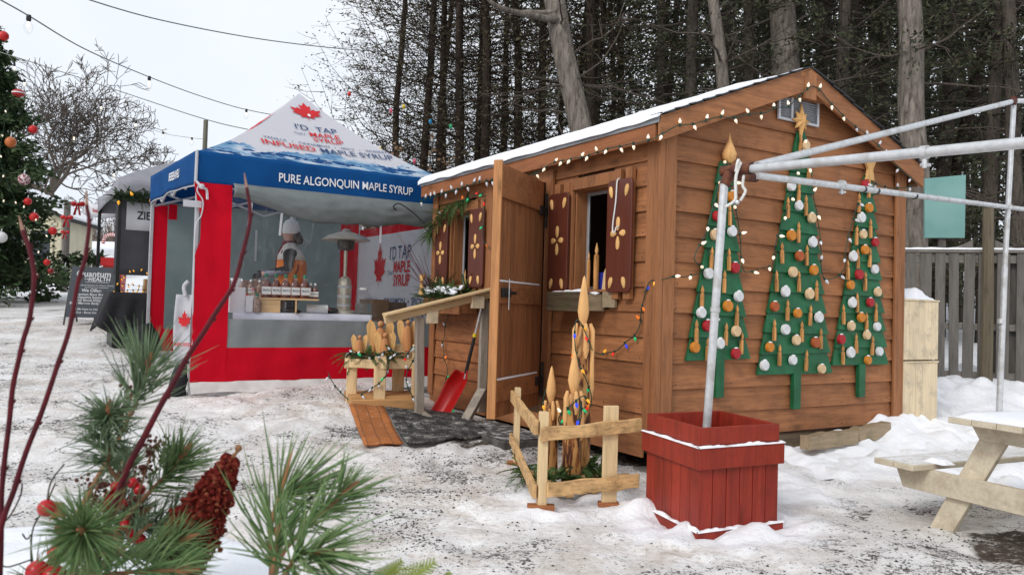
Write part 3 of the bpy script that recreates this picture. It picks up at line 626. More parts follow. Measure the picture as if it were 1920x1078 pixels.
# ------------------------------------------------------------------ strings of lights
def bulbmesh(mat, r=.0125, l=.042, sock=True):
    mb = MB()
    if sock: mb.lathe([(.008, -.012), (.009, .006), (.008, .014)], 8, None, 1)
    mb.lathe([(.006, .014), (r * .8, .02), (r, .028), (r * .72, .04), (r * .3, .05), (.001, .055)], 8, None, 0)
    o = mb.build('bulb', [mat, MT['cable']]); me = o.data; bpy.data.objects.remove(o); return me
BM = {k: bulbmesh(m) for k, m in dict(w=MT['bulb'], d=MT['dimbulb'], r=MT['bred'], y=MT['byellow'], b=MT['bblue'], g=MT['bgr'], o=MT['borange']).items()}
def lightstring(label, pts, gap, kinds, frame=None, group=None, jit=.6, down=True, n=5, scale=1, seed=1, wob=.012, cr_=.0042, out=None):
    """pts in the frame of the shed (or world)"""
    random.seed(seed)
    t = thing('light_string', label, 'string lights', *( (SHZ, SHR) if frame is None else ((0, 0, 0), 0)), group)
    cv = spl(pts, n); cv = [p + Vector((noise.noise(p * 9) * wob, noise.noise(p * 9 + Vector((5, 5, 5))) * wob * .4, noise.noise(p * 8 + Vector((9, 0, 0))) * wob)) for p in cv]
    mb = MB(); mb.tube(cv, cr_, 5); cab = mb.build('cable', MT['cable'], t)
    L = 0; nx = gap * .5; i = 0
    for a, b in zip(cv, cv[1:]):
        s = (b - a).length
        while L + s > nx:
            p = a.lerp(b, (nx - L) / s); d = Vector((random.uniform(-jit, jit), random.uniform(-jit, jit) * .5, random.choice([-1, -1, 1]) if down is None else (-1 if down else 1)))
            if out is not None: d = Vector(out) * .6 + Vector((random.uniform(-1, 1), random.uniform(-.3, .3), random.uniform(-1, 1)))
            k = kinds(p, i) if callable(kinds) else kinds[i % len(kinds)]
            o = bpy.data.objects.new('bulb', BM[k]); col.objects.link(o); o.parent = t
            o.location = p; o.rotation_euler = d.to_track_quat('Z', 'Y').to_euler(); o.scale = (scale,) * 3
            nx += gap * random.uniform(.8, 1.25); i += 1
        L += s
    return t
GL = [(-.22, 2.29), (-.04, 2.4), (.21, 2.47), (.41, 2.55), (.55, 2.56), (.76, 2.62), (.96, 2.67), (1.07, 2.73), (1.23, 2.75), (1.34, 2.84), (1.56, 2.98), (1.76, 2.88), (1.92, 2.8), (2.1, 2.73), (2.29, 2.66), (2.55, 2.55), (2.78, 2.42), (3.05, 2.32)]
lightstring('green cable of clear bulbs following the slopes of the gable up to its peak', [(x, -.172, z) for x, z in GL], .165, lambda p, i: 'w' if p.x < 1.95 else 'd', down=None, jit=.8, scale=1.0, seed=3)
lightstring('short green cable of clear bulbs sagging under the far end of the gable slope', [(3.06, -.172, 2.31), (2.95, -.1, 2.26), (2.75, -.06, 2.25), (2.6, -.05, 2.27), (2.42, -.06, 2.33)], .13, 'd', down=None, seed=4)
lightstring('green cable of clear bulbs along the eave from the corner to the open door', [(-.185, y, z) for y, z in [(-.12, 2.3), (.07, 2.3), (.39, 2.31), (.74, 2.30), (1.0, 2.31), (1.22, 2.31), (1.4, 2.27), (1.6, 2.25)]], .135, 'w', down=None, jit=.9, scale=1.0, seed=5)
lightstring('green cable of frosted bulbs along the eave from the open door to the far end', [(-.185, y, z) for y, z in [(1.95, 2.27), (2.2, 2.29), (2.5, 2.30), (2.9, 2.29), (3.3, 2.27), (3.7, 2.26), (4.05, 2.24)]], .125, 'd', down=None, jit=.5, scale=1.2, seed=6)
TL = [[(-.01, 1.27), (.12, 1.29), (.23, 1.3), (.39, 1.35), (.30, 1.42), (.32, 1.5), (.41, 1.66), (.46, 1.83), (.53, 2.0), (.58, 2.2), (.66, 2.22), (.71, 2.1), (.74, 1.85), (.80, 1.61), (.82, 1.39), (.93, 1.37), (1.06, 1.41), (1.17, 1.43)],
      [(1.17, 1.43), (1.24, 1.69), (1.34, 1.89), (1.42, 2.1), (1.49, 2.35), (1.55, 2.55), (1.62, 2.35), (1.67, 2.1), (1.73, 1.92), (1.79, 1.69), (1.82, 1.39), (1.93, 1.35), (2.05, 1.39), (2.13, 1.46)],
      [(2.13, 1.46), (2.14, 1.62), (2.22, 1.86), (2.33, 2.1), (2.42, 2.25)]]
lab = ['clear bulbs from the corner post up and around the left board tree', 'clear bulbs looping around the star-topped board tree', 'clear bulbs climbing the left side of the angel-topped board tree']
for k in range(3): lightstring(lab[k], [(x, -.082, z) for x, z in TL[k]], .19, (lambda p, i: 'w' if p.x < 1.3 else ('w' if (p.x < 1.75 and p.z > 1.6) else 'd')), out=(0, -1, 0), seed=7 + k, scale=1.1)
lightstring('multicoloured bulbs hanging from the corner post to the tall log candle', [(.0, -.06, 1.27), (-.07, .02, 1.25), (-.06, .119, 1.03), (-.06, .163, .87), (-.07, .385, .71), (-.08, .55, .66), (-.12, .70, .68)], .125, 'yboogbryb', down=None, jit=1.2, seed=11, scale=.95, wob=.02)
lightstring('multicoloured bulbs around the right shutter of the far window', [(-.10, 3.15, 2.17), (-.12, 2.8, 2.19), (-.12, 2.6, 2.19), (-.13, 2.54, 2.1), (-.13, 2.55, 1.8), (-.12, 2.53, 1.68), (-.10, 2.40, 1.60), (-.1, 2.36, 1.5)], .17, 'ogrgrgo', down=None, jit=1.2, seed=12)
lightstring('cable of coloured bulbs hanging down the far end of the door side', [(-.06, 3.6, 2.15), (-.06, 3.68, 1.9), (-.06, 3.70, 1.5), (-.06, 3.45, 1.0), (-.06, 3.50, .6), (-.07, 3.40, .3), (-.12, 3.3, .02), (-.2, 3.1, -.05), (-.18, 2.95, -.1)], .19, 'dogdogdd', down=None, jit=1.2, seed=13, wob=.05)
# white hook hanging on the shutter, icicle
t = thing('wire_hook', 'white metal hook hanging over the top of the right shutter of the near window', 'hook', SHZ, SHR)
mb = MB(); mb.tube(spl([(-.09, .39, 2.08), (-.112, .39, 2.05), (-.112, .40, 1.9), (-.112, .43, 1.72), (-.112, .43, 1.66), (-.118, .405, 1.64), (-.12, .385, 1.66), (-.12, .38, 1.68), (-.12, .35, 1.69)]), .006, 6); mb.build('hook_wire', MT['white'], t)
t = thing('icicle', 'thin icicle hanging from the eave right of the open door', 'icicle', SHZ, SHR)
mb = MB(); mb.tube([(-.16, .80, 2.30), (-.16, .80, 2.22), (-.16, .803, 2.12), (-.16, .80, 2.04)], [.012, .008, .005, .001], 6); mb.build('ice', MT['glass'], t)
tagit(t, cat='icicle')
# ------------------------------------------------------------------ window boxes
def sprig(mb, p, d, l, w, n=26, wid=.006, seed=0):
    """flat cedar / fir sprig: side leaves both sides of an axis"""
    d = Vector(d).normalized(); s = d.cross(Vector((random.uniform(-.3, .3), random.uniform(-.3, .3), 1))).normalized(); u = s.cross(d)
    for i in range(n):
        t = i / n; q = Vector(p) + d * l * t - Vector((0, 0, 1)) * l * .25 * t * t; ll = w * (1 - t * .75) * random.uniform(.7, 1.1)
        for sg in (-1, 1):
            e = q + (s * sg * .8 + d * .55 + u * random.uniform(-.25, .25)) * ll; m_ = (q + e) / 2; nn = d * wid
            mb.add([q - nn * .4, m_ - nn + u * wid * .4, e, m_ + nn + u * wid * .4], [(0, 1, 2, 3)])
def greenery(name, label, cat, pts, n, l, w, mat, spread=1.0, parent=None, seed=0, up=.35, group=None, frame=(SHZ, SHR)):
    random.seed(seed)
    t = parent or thing(name, label, cat, *frame, group); mb = MB()
    for k in range(n):
        i = random.random() * (len(pts) - 1); a = Vector(pts[int(i)]).lerp(Vector(pts[int(i) + 1]), i % 1)
        d = Vector((random.gauss(0, 1), random.gauss(0, 1), random.gauss(up, .5))).normalized()
        sprig(mb, a + d * .01, d, l * random.uniform(.6, 1.2), w, wid=w * .16)
    mb.build('sprigs', mat, t, smooth=False); return t
t = thing('window_box', 'mossy grey plank window box with snow under the window right of the door', 'window box', SHZ, SHR)
mb = MB(); mb.box((-.27, .60, 1.0), (-.245, 1.13, 1.165)); mb.build('front_plank', wood('mossy_plank', (.11, .075, .048), 'y', dark=.35, stain=(.07, .075, .03)), t, bevel=.006)
mb = MB(); mb.box((-.245, .61, 1.01), (-.035, .63, 1.15)); mb.box((-.245, 1.1, 1.01), (-.035, 1.12, 1.15)); mb.box((-.245, .63, 1.01), (-.035, 1.1, 1.03)); mb.box((-.07, .44, 1.04), (-.04, .60, 1.17)); mb.build('side_plank', MT['timber'], t, bevel=.003)
mb = MB(); mb.grid(lambda u, v: (-.262 + .225 * u, .6 + .53 * v, 1.135 + .045 * math.sin(math.pi * u) ** .5 * (.5 + .5 * math.sin(math.pi * v)) + .03 * noise.noise((u * 3, v * 6, 0))), 12, 24); mb.build('snow_cap', MT['snow'], t)
def candle(name, label, fr, base, h, r, mat, fh, group=None, tilt=0, parent=None):
    t = parent or thing(name, label, 'wooden candle', *fr, group)
    M = Matrix.Translation(base) @ Matrix.Rotation(tilt, 4, 'Y')
    mb = MB(); mb.lathe([(r, 0), (r * .95, h * .3), (r * 1.02, h * .7), (r * .9, h * .97), (r * .5, h)], 10, M); mb.build('candle_body', mat, t)
    mb = MB(); mb.lathe([(r * .3, h), (r * .7, h + fh * .25), (r * .5, h + fh * .55), (r * .15, h + fh * .9), (.001, h + fh)], 10, M); mb.build('flame', MT['carve'], t); return t
candle('wooden_candle', 'shorter burnt wooden candle in the window right of the door', (SHZ, SHR), (.03, .93, 1.195), .26, .016, MT['burntc'], .07, 'small burnt candles in the near window')
candle('wooden_candle', 'taller burnt wooden candle in the window right of the door', (SHZ, SHR), (.03, .82, 1.195), .30, .024, MT['burntc'], .10, 'small burnt candles in the near window')
t = thing('blue_panel', 'small blue card standing behind the candles in the window', 'card', SHZ, SHR); mb = MB(); mb.box((.06, .70, 1.195), (.07, .88, 1.34)); mb.build('card', pm('deep_blue', (.01, .02, .30)), t)
t = thing('window_board', 'curved plank leaning inside the near window, right edge', 'plank', SHZ, SHR); mb = MB()
mb.prism([(.545, 1.19), (.70, 1.19), (.68, 1.33), (.62, 1.42), (.575, 1.52), (.56, 1.75), (.545, 1.8)], Matrix(((0, 0, 1, .0), (1, 0, 0, 0), (0, 1, 0, 0), (0, 0, 0, 1))), .02); recalc(mb.build('plank', MT['pinez'], t))
lightstring('tiny warm lights glowing inside the near window', [(.25, .95, 1.85), (.3, .7, 1.9), (.22, .75, 1.5), (.3, .68, 1.62)], .2, 'wd', seed=14, scale=.55)
t = thing('window_box', 'window box overflowing with cedar and snow under the window left of the door', 'window box', SHZ, SHR)
mb = MB(); mb.box((-.26, 2.78, .93), (-.235, 3.66, 1.10)); mb.box((-.235, 2.79, .94), (-.035, 2.81, 1.09)); mb.box((-.235, 3.63, .94), (-.035, 3.65, 1.09)); mb.box((-.235, 2.8, .94), (-.035, 3.64, .96)); mb.build('box', MT['cedy'], t, bevel=.004)
greenery('', '', '', [(-.2, 2.75, 1.1), (-.24, 3.2, 1.12), (-.2, 3.72, 1.1)], 170, .22, .045, MT['cedargreen'], parent=t, seed=2, up=.2)
greenery('', '', '', [(-.12, 3.3, 1.15), (-.12, 3.75, 1.15)], 60, .34, .04, MT['spruce'], parent=t, seed=3, up=1.0)
greenery('', '', '', [(-.12, 2.85, 1.15), (-.12, 2.95, 1.15)], 14, .30, .05, MT['cedargreen'], parent=t, seed=4, up=1.1)
mb = MB()
random.seed(4)
for y in np.linspace(3.0, 3.62, 13): mb.sphere((-.21 + random.uniform(-.03, .03), y, 1.17 + random.uniform(-.01, .03)), random.uniform(.035, .065), 10, sc=(1.3, 1.3, .6))
for y in (2.86, 2.93): mb.sphere((-.2, y, 1.21), .035, 10, sc=(1.3, 1.6, .5))
mb.v = [tuple(Vector(p) + Vector((noise.noise(Vector(p) * 14), noise.noise(Vector(p) * 14 + Vector((5, 0, 0))), noise.noise(Vector(p) * 16 + Vector((0, 5, 0))) * .8)) * .045) for p in mb.v]
mb.build('snow_clumps', MT['snow'], t, angle=180)
mb = MB(); random.seed(8)
for k in range(9):
    a = Vector((-.2, 3.55 + random.uniform(-.1, .1), 1.15)); d = Vector((-.25 + random.uniform(-.2, .1), .3 + random.uniform(-.3, .3), .45 + random.uniform(-.1, .2))); mb.tube([a, a + d * .6, a + d + Vector((0, 0, .04))], [.004, .003, .001], 4)
mb.build('red_twigs', MT['stemred'], t)
candle('wooden_candle', 'small carved candle hanging in the far window', (SHZ, SHR), (-.0, 3.02, 1.72), .14, .018, MT['carve'], .10)
candle('wooden_candle', 'small carved candle standing in the cedar of the far window box', (SHZ, SHR), (-.08, 3.0, 1.2), .12, .014, MT['carve'], .10)
t = thing('wooden_angel', 'small flat wooden angel at the left end of the far window box', 'wooden angel', SHZ, SHR)
mb = MB(); mb.prism([(-.06, -.15), (.05, -.15), (.02, 0), (.075, .07), (.07, .1), (.02, .07), (-.02, .1), (-.05, .06), (-.02, 0)], Matrix(((0, 0, 1, -.24), (-1, 0, 0, 3.78), (0, 1, 0, 1.28), (0, 0, 0, 1))), .02); recalc(mb.build('angel_board', MT['petal'], t, bevel=.003))
greenery('cedar_swag', 'cedar bough swag draped over the left shutter of the far window', 'cedar swag', [(-.10, 2.95, 2.17), (-.12, 3.2, 2.17), (-.14, 3.45, 2.10), (-.16, 3.7, 1.95), (-.16, 3.82, 1.8)], 110, .20, .035, MT['cedargreen'], seed=6, up=-.6)
# ------------------------------------------------------------------ hand rail beside the door
t = thing('handrail', 'sloping wooden handrail on two posts left of the door', 'handrail', SHZ, SHR)
MT['oldpost'] = wood('wet_grey_post', (.34, .29, .235), 'z', dark=.5, knot=False)
mb = MB(); mb.beam((-.805, 2.5, -.10), (-.835, 2.5, .90), .085, .05, (0, 1, 0)); mb.build('post', MT['oldpost'], t, bevel=.004)
mb = MB(); mb.beam((-.11, 2.5, -.06), (-.11, 2.5, 1.13), .085, .05, (0, 1, 0)); mb.build('post', MT['oldpost'], t, bevel=.004)
mb = MB(); mb.beam((-1.22, 2.46, .87), (-.06, 2.46, 1.155), .04, .085, (0, 0, 1)); mb.beam((-1.22, 2.46, .915), (-.06, 2.46, 1.20), .12, .028, (0, 0, 1)); o = mb.build('rail', wood('rail_pine', (.62, .44, .24), 'x', dark=.7), t, bevel=.008)
mb = MB(); mb.box((-.29, 2.43, 1.0), (-.15, 2.47, 1.13)); mb.build('rail_block', MT['crate'], t, bevel=.003); mb = MB(); mb.box((-.78, 2.44, .84), (-.66, 2.47, .97)); mb.build('rail_block', MT['crate'], t, bevel=.003)
mb = MB(); mb.beam((-.79, 2.45, -.03), (-.62, 2.35, -.16), .06, .05); mb.beam((-.15, 2.42, .18), (-.42, 2.28, -.12), .10, .045); mb.build('foot_brace', MT['oldpost'], t, bevel=.003)
mb = MB(); mb.box((-.08, 2.43, 1.06), (-.03, 2.52, 1.20)); mb.build('bracket', MT['black'], t, bevel=.003)
# ------------------------------------------------------------------ snow shovel
t = thing('snow_shovel', 'snow shovel with red scoop and black telescopic grip leaning by the handrail', 'shovel', SHZ, SHR)
a = Vector((-.16, 2.46, 1.04)); b = Vector((-.24, 2.62, .33)); dv = (b - a)
mb = MB(); mb.tube([a, a + dv * .45], .011, 10); mb.tube([a + dv * .97, b + dv * .08], .011, 10); mb.build('handle', MT['galv'], t)
mb = MB(); mb.tube([a + dv * .43, b], .018, 10); mb.build('grip', MT['black'], t)
mb = MB(); mb.tube([a + dv * .42, a + dv * .47], .022, 10); mb.build('collar', pm('yellow_plastic', (.75, .55, .02)), t)
mb = MB(); random.seed(1)
def scoop(u, v):
    w_ = .235 * (.6 + .4 * min(1, v * 3)); s = (u - .5) * w_; c = v
    ctr = Vector((-.25, 2.66, .34)).lerp(Vector((-.46, 2.78, -.17)), c) + Vector((.07, .05, .05)) * math.sin(c * math.pi) * 1.0
    lat = Vector((-.52, .80, .05)).normalized(); return ctr + lat * s + Vector((-.6, -.6, .35)) * ((u - .5) ** 2) * .30
mb.grid(scoop, 12, 16); mb.build('scoop', MT['red'], t, solid=.006, angle=180)
# ------------------------------------------------------------------ mats and the step log
def matsheet(o_, ex, ey, nx, ny, h, name, m, t, wav=.006, thick=.015):
    mb = MB()
    def f(u, v):
        p = Vector(o_) + Vector(ex) * u + Vector(ey) * v; return (p.x, p.y, max(G(p.x, p.y), G0(p.x, p.y) - .01) + h + noise.noise((p.x * 3, p.y * 3, 0)) * wav)
    mb.grid(f, nx, ny); return mb.build(name, m, t, solid=thick)
A, B = Vector((-.86, 6.78, 0)), Vector((-.14, 7.2, 0)); C_ = Vector((-1.20, 8.0, 0))
t = thing('door_mat', 'dark rubber mat dusted with snow in front of the shed step', 'mat')
mm = NT('snowy_rubber'); v = mm.coord((1, 1, 1)); n = mm.noise(v, 9, 6, .7); n2 = mm.noise(v, 60, 4, .6)
mm.l(n, mm.n('ShaderNodeMath').inputs[0]); cc = mm.ramp(mm.math('ADD', mm.math('MULTIPLY', n, .6), mm.math('MULTIPLY', n2, .4)), [(.44, (.018, .018, .018)), (.53, (.08, .077, .072)), (.62, (.42, .40, .37))]); mm.bump(n2, .8, .01)
matsheet(A, B - A, Vector((-.35, 1.05, 0)), 24, 30, .03, 'mat', mm.fin(cc, .9), t)
t = thing('door_mat', 'orange-brown tiled mat beside the dark rubber mat', 'mat')
mm = NT('orange_mat'); v = mm.coord((1, 1, 1), rot=(0, 0, -1.87)); bk = mm.n('ShaderNodeTexBrick'); mm.l(v, bk.inputs['Vector']); bk.inputs['Scale'].default_value = 3.2; bk.inputs['Mortar Size'].default_value = .012; bk.inputs['Brick Width'].default_value = .9; bk.inputs['Row Height'].default_value = .34; bk.inputs['Color1'].default_value = (.42, .14, .035, 1); bk.inputs['Color2'].default_value = (.32, .11, .03, 1); bk.inputs['Mortar'].default_value = (.13, .06, .03, 1)
n = mm.noise(v, 22, 5, .7); cc = mm.mix(mm.ramp(n, [(.60, (0, 0, 0)), (.72, (.7, .7, .7))]), bk.outputs[0], (.6, .58, .56))
matsheet(A + Vector((-.33, -.14, 0)), Vector((.31, .12, 0)), Vector((-.36, 1.10, 0)), 10, 30, .028, 'mat', mm.fin(cc, .8), t)
t = thing('door_step', 'dark wet snow-dusted step slab in front of the shed doorway', 'step', SHZ, SHR)
mb = MB(); mb.box((-.60, 1.22, -.235), (-.06, 2.30, -.125)); o = mb.build('slab', pm('wet_slab', (.035, .03, .026), (.11, .10, .09), .8, 12, bump=.8, bd=.02), t, bevel=.015)
mb = MB(); mb.grid(lambda u, v: (-.595 + .52 * u, 1.23 + 1.06 * v, -.121 + .010 * noise.noise((u * 6, v * 11, 3))), 20, 40); mb.build('trodden_snow', pm('snowy_step', (.07, .065, .06), (.5, .49, .48), .9, 14, lo=.47, hi=.66, bump=.6), t, angle=180)
W0 = ((0, 0, 0), 0)
# ------------------------------------------------------------------ corner rail fence round the log candles
def gat(x, y): return G0(x, y)
pA, pB, pC = Vector((.225, 5.05, 0)), Vector((.665, 5.17, 0)), Vector((.07, 6.35, 0))
t = thing('rail_fence', 'small corner fence of pale posts and bark-edged rails round the log candles', 'rail fence')
MT['fpost'] = wood('fence_post_pine', (.70, .52, .29), 'z', dark=.8)
def rawrail(p, q, h, w, m, t, sg=.012, seed=0, name='rail'):
    p, q = Vector(p), Vector(q); d = q - p; L = d.length; d.normalize(); r = Vector((d.y, -d.x, 0)).normalized()
    mb = MB(); n = 16; ring = []
    for i in range(n + 1):
        a = p.lerp(q, i / n); tp = noise.noise((i * .25, seed, 0)) * sg; bt = noise.noise((i * .3, seed + 9, 0)) * sg * 1.8
        ring += [a + r * w / 2 + Vector((0, 0, h / 2 + tp)), a - r * w / 2 + Vector((0, 0, h / 2 + tp)), a - r * w / 2 - Vector((0, 0, h / 2 + bt)), a + r * w / 2 - Vector((0, 0, h / 2 + bt))]
    fs = [(i * 4 + j, i * 4 + (j + 1) % 4, i * 4 + 4 + (j + 1) % 4, i * 4 + 4 + j) for i in range(n) for j in range(4)] + [(3, 2, 1, 0), (n * 4, n * 4 + 1, n * 4 + 2, n * 4 + 3)]
    mb.add(ring, fs); return recalc(mb.build(name, m, t, bevel=.004))
def zpost(p, w, d, h, z=None, rz=.2, name='post', m=None, t_=None, lean=(0, 0)):
    z = gat(p.x, p.y) if z is None else z
    M = Matrix.Translation((p.x, p.y, z)) @ Matrix.Rotation(rz, 4, 'Z') @ Matrix.Rotation(lean[0], 4, 'Y') @ Matrix.Rotation(lean[1], 4, 'X')
    mb = MB(); mb.box((-w / 2, -d / 2, -.05), (w / 2, d / 2, h), M); return mb.build(name, m or MT['fpost'], t_ or t, bevel=.004)
fd = (pB - pA).normalized(); sd_ = (pC - pA).normalized(); yaw1 = math.atan2(fd.y, fd.x)
zpost(pA + Vector((0, .0, 0)), .055, .05, .60, rz=yaw1); zpost(pB, .098, .03, .635, rz=yaw1); zpost(pC, .045, .085, .60, rz=.1)
MT['barkx'] = wood('bark_rail', (.64, .40, .18), 'x', dark=.42, isl=.05, stain=(.13, .055, .025))
nf = Vector((fd.y, -fd.x, 0)); nf = nf if nf.y < 0 else -nf
rail_z = gat(.3, 5.1)
rawrail(pA - fd * .03 + nf * .045 + Vector((0, 0, .46 + rail_z)), pB + fd * .2 + nf * .035 + Vector((0, 0, .515 + rail_z)), .085, .024, MT['barkx'], t, seed=1)
rawrail(pA + fd * .02 + nf * .045 + Vector((0, 0, .115 + rail_z)), pB + fd * .19 + nf * .035 + Vector((0, 0, .155 + rail_z)), .09, .024, MT['barkx'], t, seed=2)
rawrail(pA + Vector((-.045, -.03, .50 + rail_z)), pC + Vector((-.045, -.1, .56)), .09, .026, MT['barkx'], t, seed=3)
rawrail(pA + Vector((-.045, -.03, .10 + rail_z)), pC + Vector((-.045, -.1, .23)), .085, .026, MT['barkx'], t, seed=4)
for p, s in ((pA, .09), (pB, .07), (pC, .07)):
    mb = MB(); z = gat(p.x, p.y); mb.box((p.x - s, p.y - .05, z - .02), (p.x + s * .9, p.y + .03, z + .018)); mb.build('foot_block', wood('foot_wood', (.35, .13, .05), 'x', dark=.6), t, bevel=.003)
t = thing('plank_offcut', 'pale board offcuts lying behind the lower rail of the corner fence', 'boards')
rawrail((.12, 5.75, .07), (.42, 5.2, .05), .05, .06, MT['barkx'], t, seed=5, name='offcut'); rawrail((.33, 5.3, .05), (.62, 5.42, .05), .06, .05, MT['barkx'], t, seed=6, name='offcut'); rawrail((.5, 5.62, .06), (.85, 5.55, .1), .05, .05, MT['barkx'], t, seed=7, name='offcut')
greenery('cedar_boughs', 'dark cedar boughs lying on the snow around the feet of the log candles', 'cedar boughs', [(.10, 5.9, .08), (.2, 5.5, .08), (.45, 5.5, .08), (.7, 5.6, .08), (.55, 5.9, .1)], 120, .20, .045, MT['cedargreen'], seed=9, up=.3, frame=W0)
# carved log candles
def logcandle(label, base, h, r, fh, fr, seed, drips, lean=0):
    t = thing('log_candle', label, 'wooden candle', base, 0, 'carved log candles behind the corner fence'); mb = MB(); random.seed(seed)
    n, k = 20, 26; vs = []
    for i in range(k + 1):
        u = i / k; z = h * u; rr = r * (1.06 - .14 * u) * (1 if u < .93 else (1 - (u - .93) * 6))
        for j in range(n):
            a = 2 * math.pi * j / n
            # melted-wax ribs near the top, each running down a different way
            d = 1 + .12 * noise.noise((math.cos(a) * 1.6 + seed, math.sin(a) * 1.6, u * 3)) 
            rib = max(0, math.sin(a * drips + seed)) ; rb = ss(.45 - .25 * noise.noise((j * .7, seed, 0)), .62, u)
            d += .16 * rib * rb - .05 * rb
            vs.append((rr * d * math.cos(a), rr * d * math.sin(a) * .9, z - .03))
    fs = [(i * n + j, i * n + (j + 1) % n, (i + 1) * n + (j + 1) % n, (i + 1) * n + j) for i in range(k) for j in range(n)] + [tuple(k * n + j for j in range(n))]
    mb.add(vs, fs); mb.build('candle_body', MT['burnt'], t, angle=50)
    for q in range(3):
        a = [-2.6, -.35, -1.3][q]; hh = h * [.34, .48, .2][q]; x, y = math.cos(a) * r * .95, math.sin(a) * r * .85; m2 = MB()
        m2.tube([(x, y, h - .04 - hh), (x * 1.02, y * 1.02, h - hh * .9), (x * 1.02, y * 1.04, h - hh * .5), (x, y, h - .06), (x * .8, y * .8, h - .01)], [.008, .022 * r / .07, .017 * r / .07, .020 * r / .07, .010], 10)
        m2.build('wax_drip', MT['carve'], t, angle=70)
    m3 = MB(); m3.lathe([(fr * .35, h - .04), (fr * .8, h + fh * .08), (fr, h + fh * .22), (fr * .8, h + fh * .5), (fr * .42, h + fh * .8), (fr * .25, h + fh * .93), (.001, h + fh)], 14, None, sy=.75)
    m3.build('flame', MT['carve'], t, angle=60); return t
logcandle('tallest carved log candle with long pointed flame, right of the other two', (.535, 5.9, .03), 1.13, .075, .345, .043, 3, 5)
logcandle('middle carved log candle, in front of the tallest one', (.455, 5.62, .03), .66, .066, .27, .042, 5, 4)
logcandle('smallest carved log candle, left of the other two', (.315, 5.95, .03), .55, .06, .245, .038, 8, 4)
lightstring('multicoloured bulbs wound around the three log candles', [(.60, 5.80, .96), (.49, 5.78, 1.18), (.465, 5.77, 1.05), (.50, 5.78, .86), (.56, 5.79, .74), (.60, 5.79, .62), (.58, 5.77, .55), (.52, 5.5, .66), (.44, 5.5, .60), (.36, 5.7, .47), (.40, 5.49, .42), (.49, 5.5, .46), (.50, 5.5, .62), (.46, 5.5, .42), (.36, 5.68, .38), (.27, 5.86, .42), (.25, 5.86, .54), (.27, 5.86, .66)], .135, 'ryboygroybgwgrygb', frame=1, down=None, jit=1.2, seed=21, n=6, scale=.95, wob=.006)
# ------------------------------------------------------------------ red plank planter holding the steel post
PF, PL, PR = Vector((1.085, 4.5, 0)), Vector((.885, 5.08, 0)), Vector((1.625, 4.78, 0))
PB_ = PL + (PR - PF); gz_ = G0(1.2, 4.9) - .03; HT = .63
t = thing('planter_box', 'dark red plank planter box dusted with snow, holding a steel post', 'planter')
def face(p, q, n, h0, h1, out=0, th=.022, name='side_planks', m='redwood', inset=0):
    p, q = Vector(p), Vector(q); d = (q - p); L = d.length; d.normalize(); o_ = Vector((d.y, -d.x, 0)) * out; mb = MB(); random.seed(int(p.x * 997))
    M = Matrix((d, Vector((-d.y, d.x, 0)), Vector((0, 0, 1)))).transposed().to_4x4(); M.translation = p + o_
    for i in range(n):
        a, b = L * i / n + .0025 + inset, L * (i + 1) / n - .0025 - inset; mb.box((a, random.uniform(0, .003), h0), (b, th, h1 + random.uniform(-.004, .004)), M)
    return mb.build(name, MT[m], t, bevel=.003)
for a, b, n in ((PL, PF, 6), (PF, PR, 6), (PR, PB_, 6), (PB_, PL, 6)): face(a, b, n, gz_ - .03, gz_ + HT)
for a, b in ((PL, PF), (PF, PR), (PR, PB_), (PB_, PL)): face(a, b, 1, gz_ + .535, gz_ + HT + .004, .006, .03, 'rim_board')
def grow(p, k):
    c = (PL + PR) / 2; d = (p - c).normalized(); return p + d * k
for (h0, h1, g_, nm) in ((.40, .525, .035, 'trim_board'), (-.03, .055, .035, 'base_board')):
    q = [grow(p, g_) for p in (PL, PF, PR, PB_)]
    for i in range(4): face(q[i], q[(i + 1) % 4], 1, gz_ + h0, gz_ + h1, 0, .024, nm)
    for i in range(3):                                                   # snow lying on the ledge
        a, b = grow([PL, PF, PR][i], .035), grow([PF, PR, PB_][i], .035); mb = MB(); d = (b - a); L = d.length; d.normalize(); inn = Vector((-d.y, d.x, 0)); K = 60
        for k in range(K + 1):
            s = L * k / K; th = (.004 + .020 * abs(noise.noise((s * 6, i * 5 + h0 * 9, 0))) + .007 * noise.noise((s * 30, i, 3))) * (1.5 if h0 < 0 else 1.1); th = max(.0055, th)
            if h0 < 0 and noise.noise((s * 5, i * 3.3, 1)) > .2: th = .005
            o2 = a + d * s + Vector((0, 0, gz_ + h1 - .003))
            for (dy, dz) in ((-.004, 0), (-.004 - .006 * noise.noise((s * 12, i, 8)), th * .6), (.008, th), (.024, th * .8), (.03, 0)): mb.v.append(tuple(o2 + inn * dy + Vector((0, 0, dz))))
        mb.f = [(k * 5 + j, k * 5 + 5 + j, k * 5 + 6 + j, k * 5 + 1 + j) for k in range(K) for j in range(4)]; mb.m = [0] * len(mb.f)
        recalc(mb.build('ledge_snow', MT['snow'], t, angle=80))
mb = MB(); q = [grow(p, -.02) for p in (PL, PF, PR, PB_)]; mb.quad(*[(p.x, p.y, gz_ + .33) for p in q]); mb.build('planter_soil', pm('red_inner_floor', (.10, .012, .01), (.05, .01, .01)), t, smooth=False)
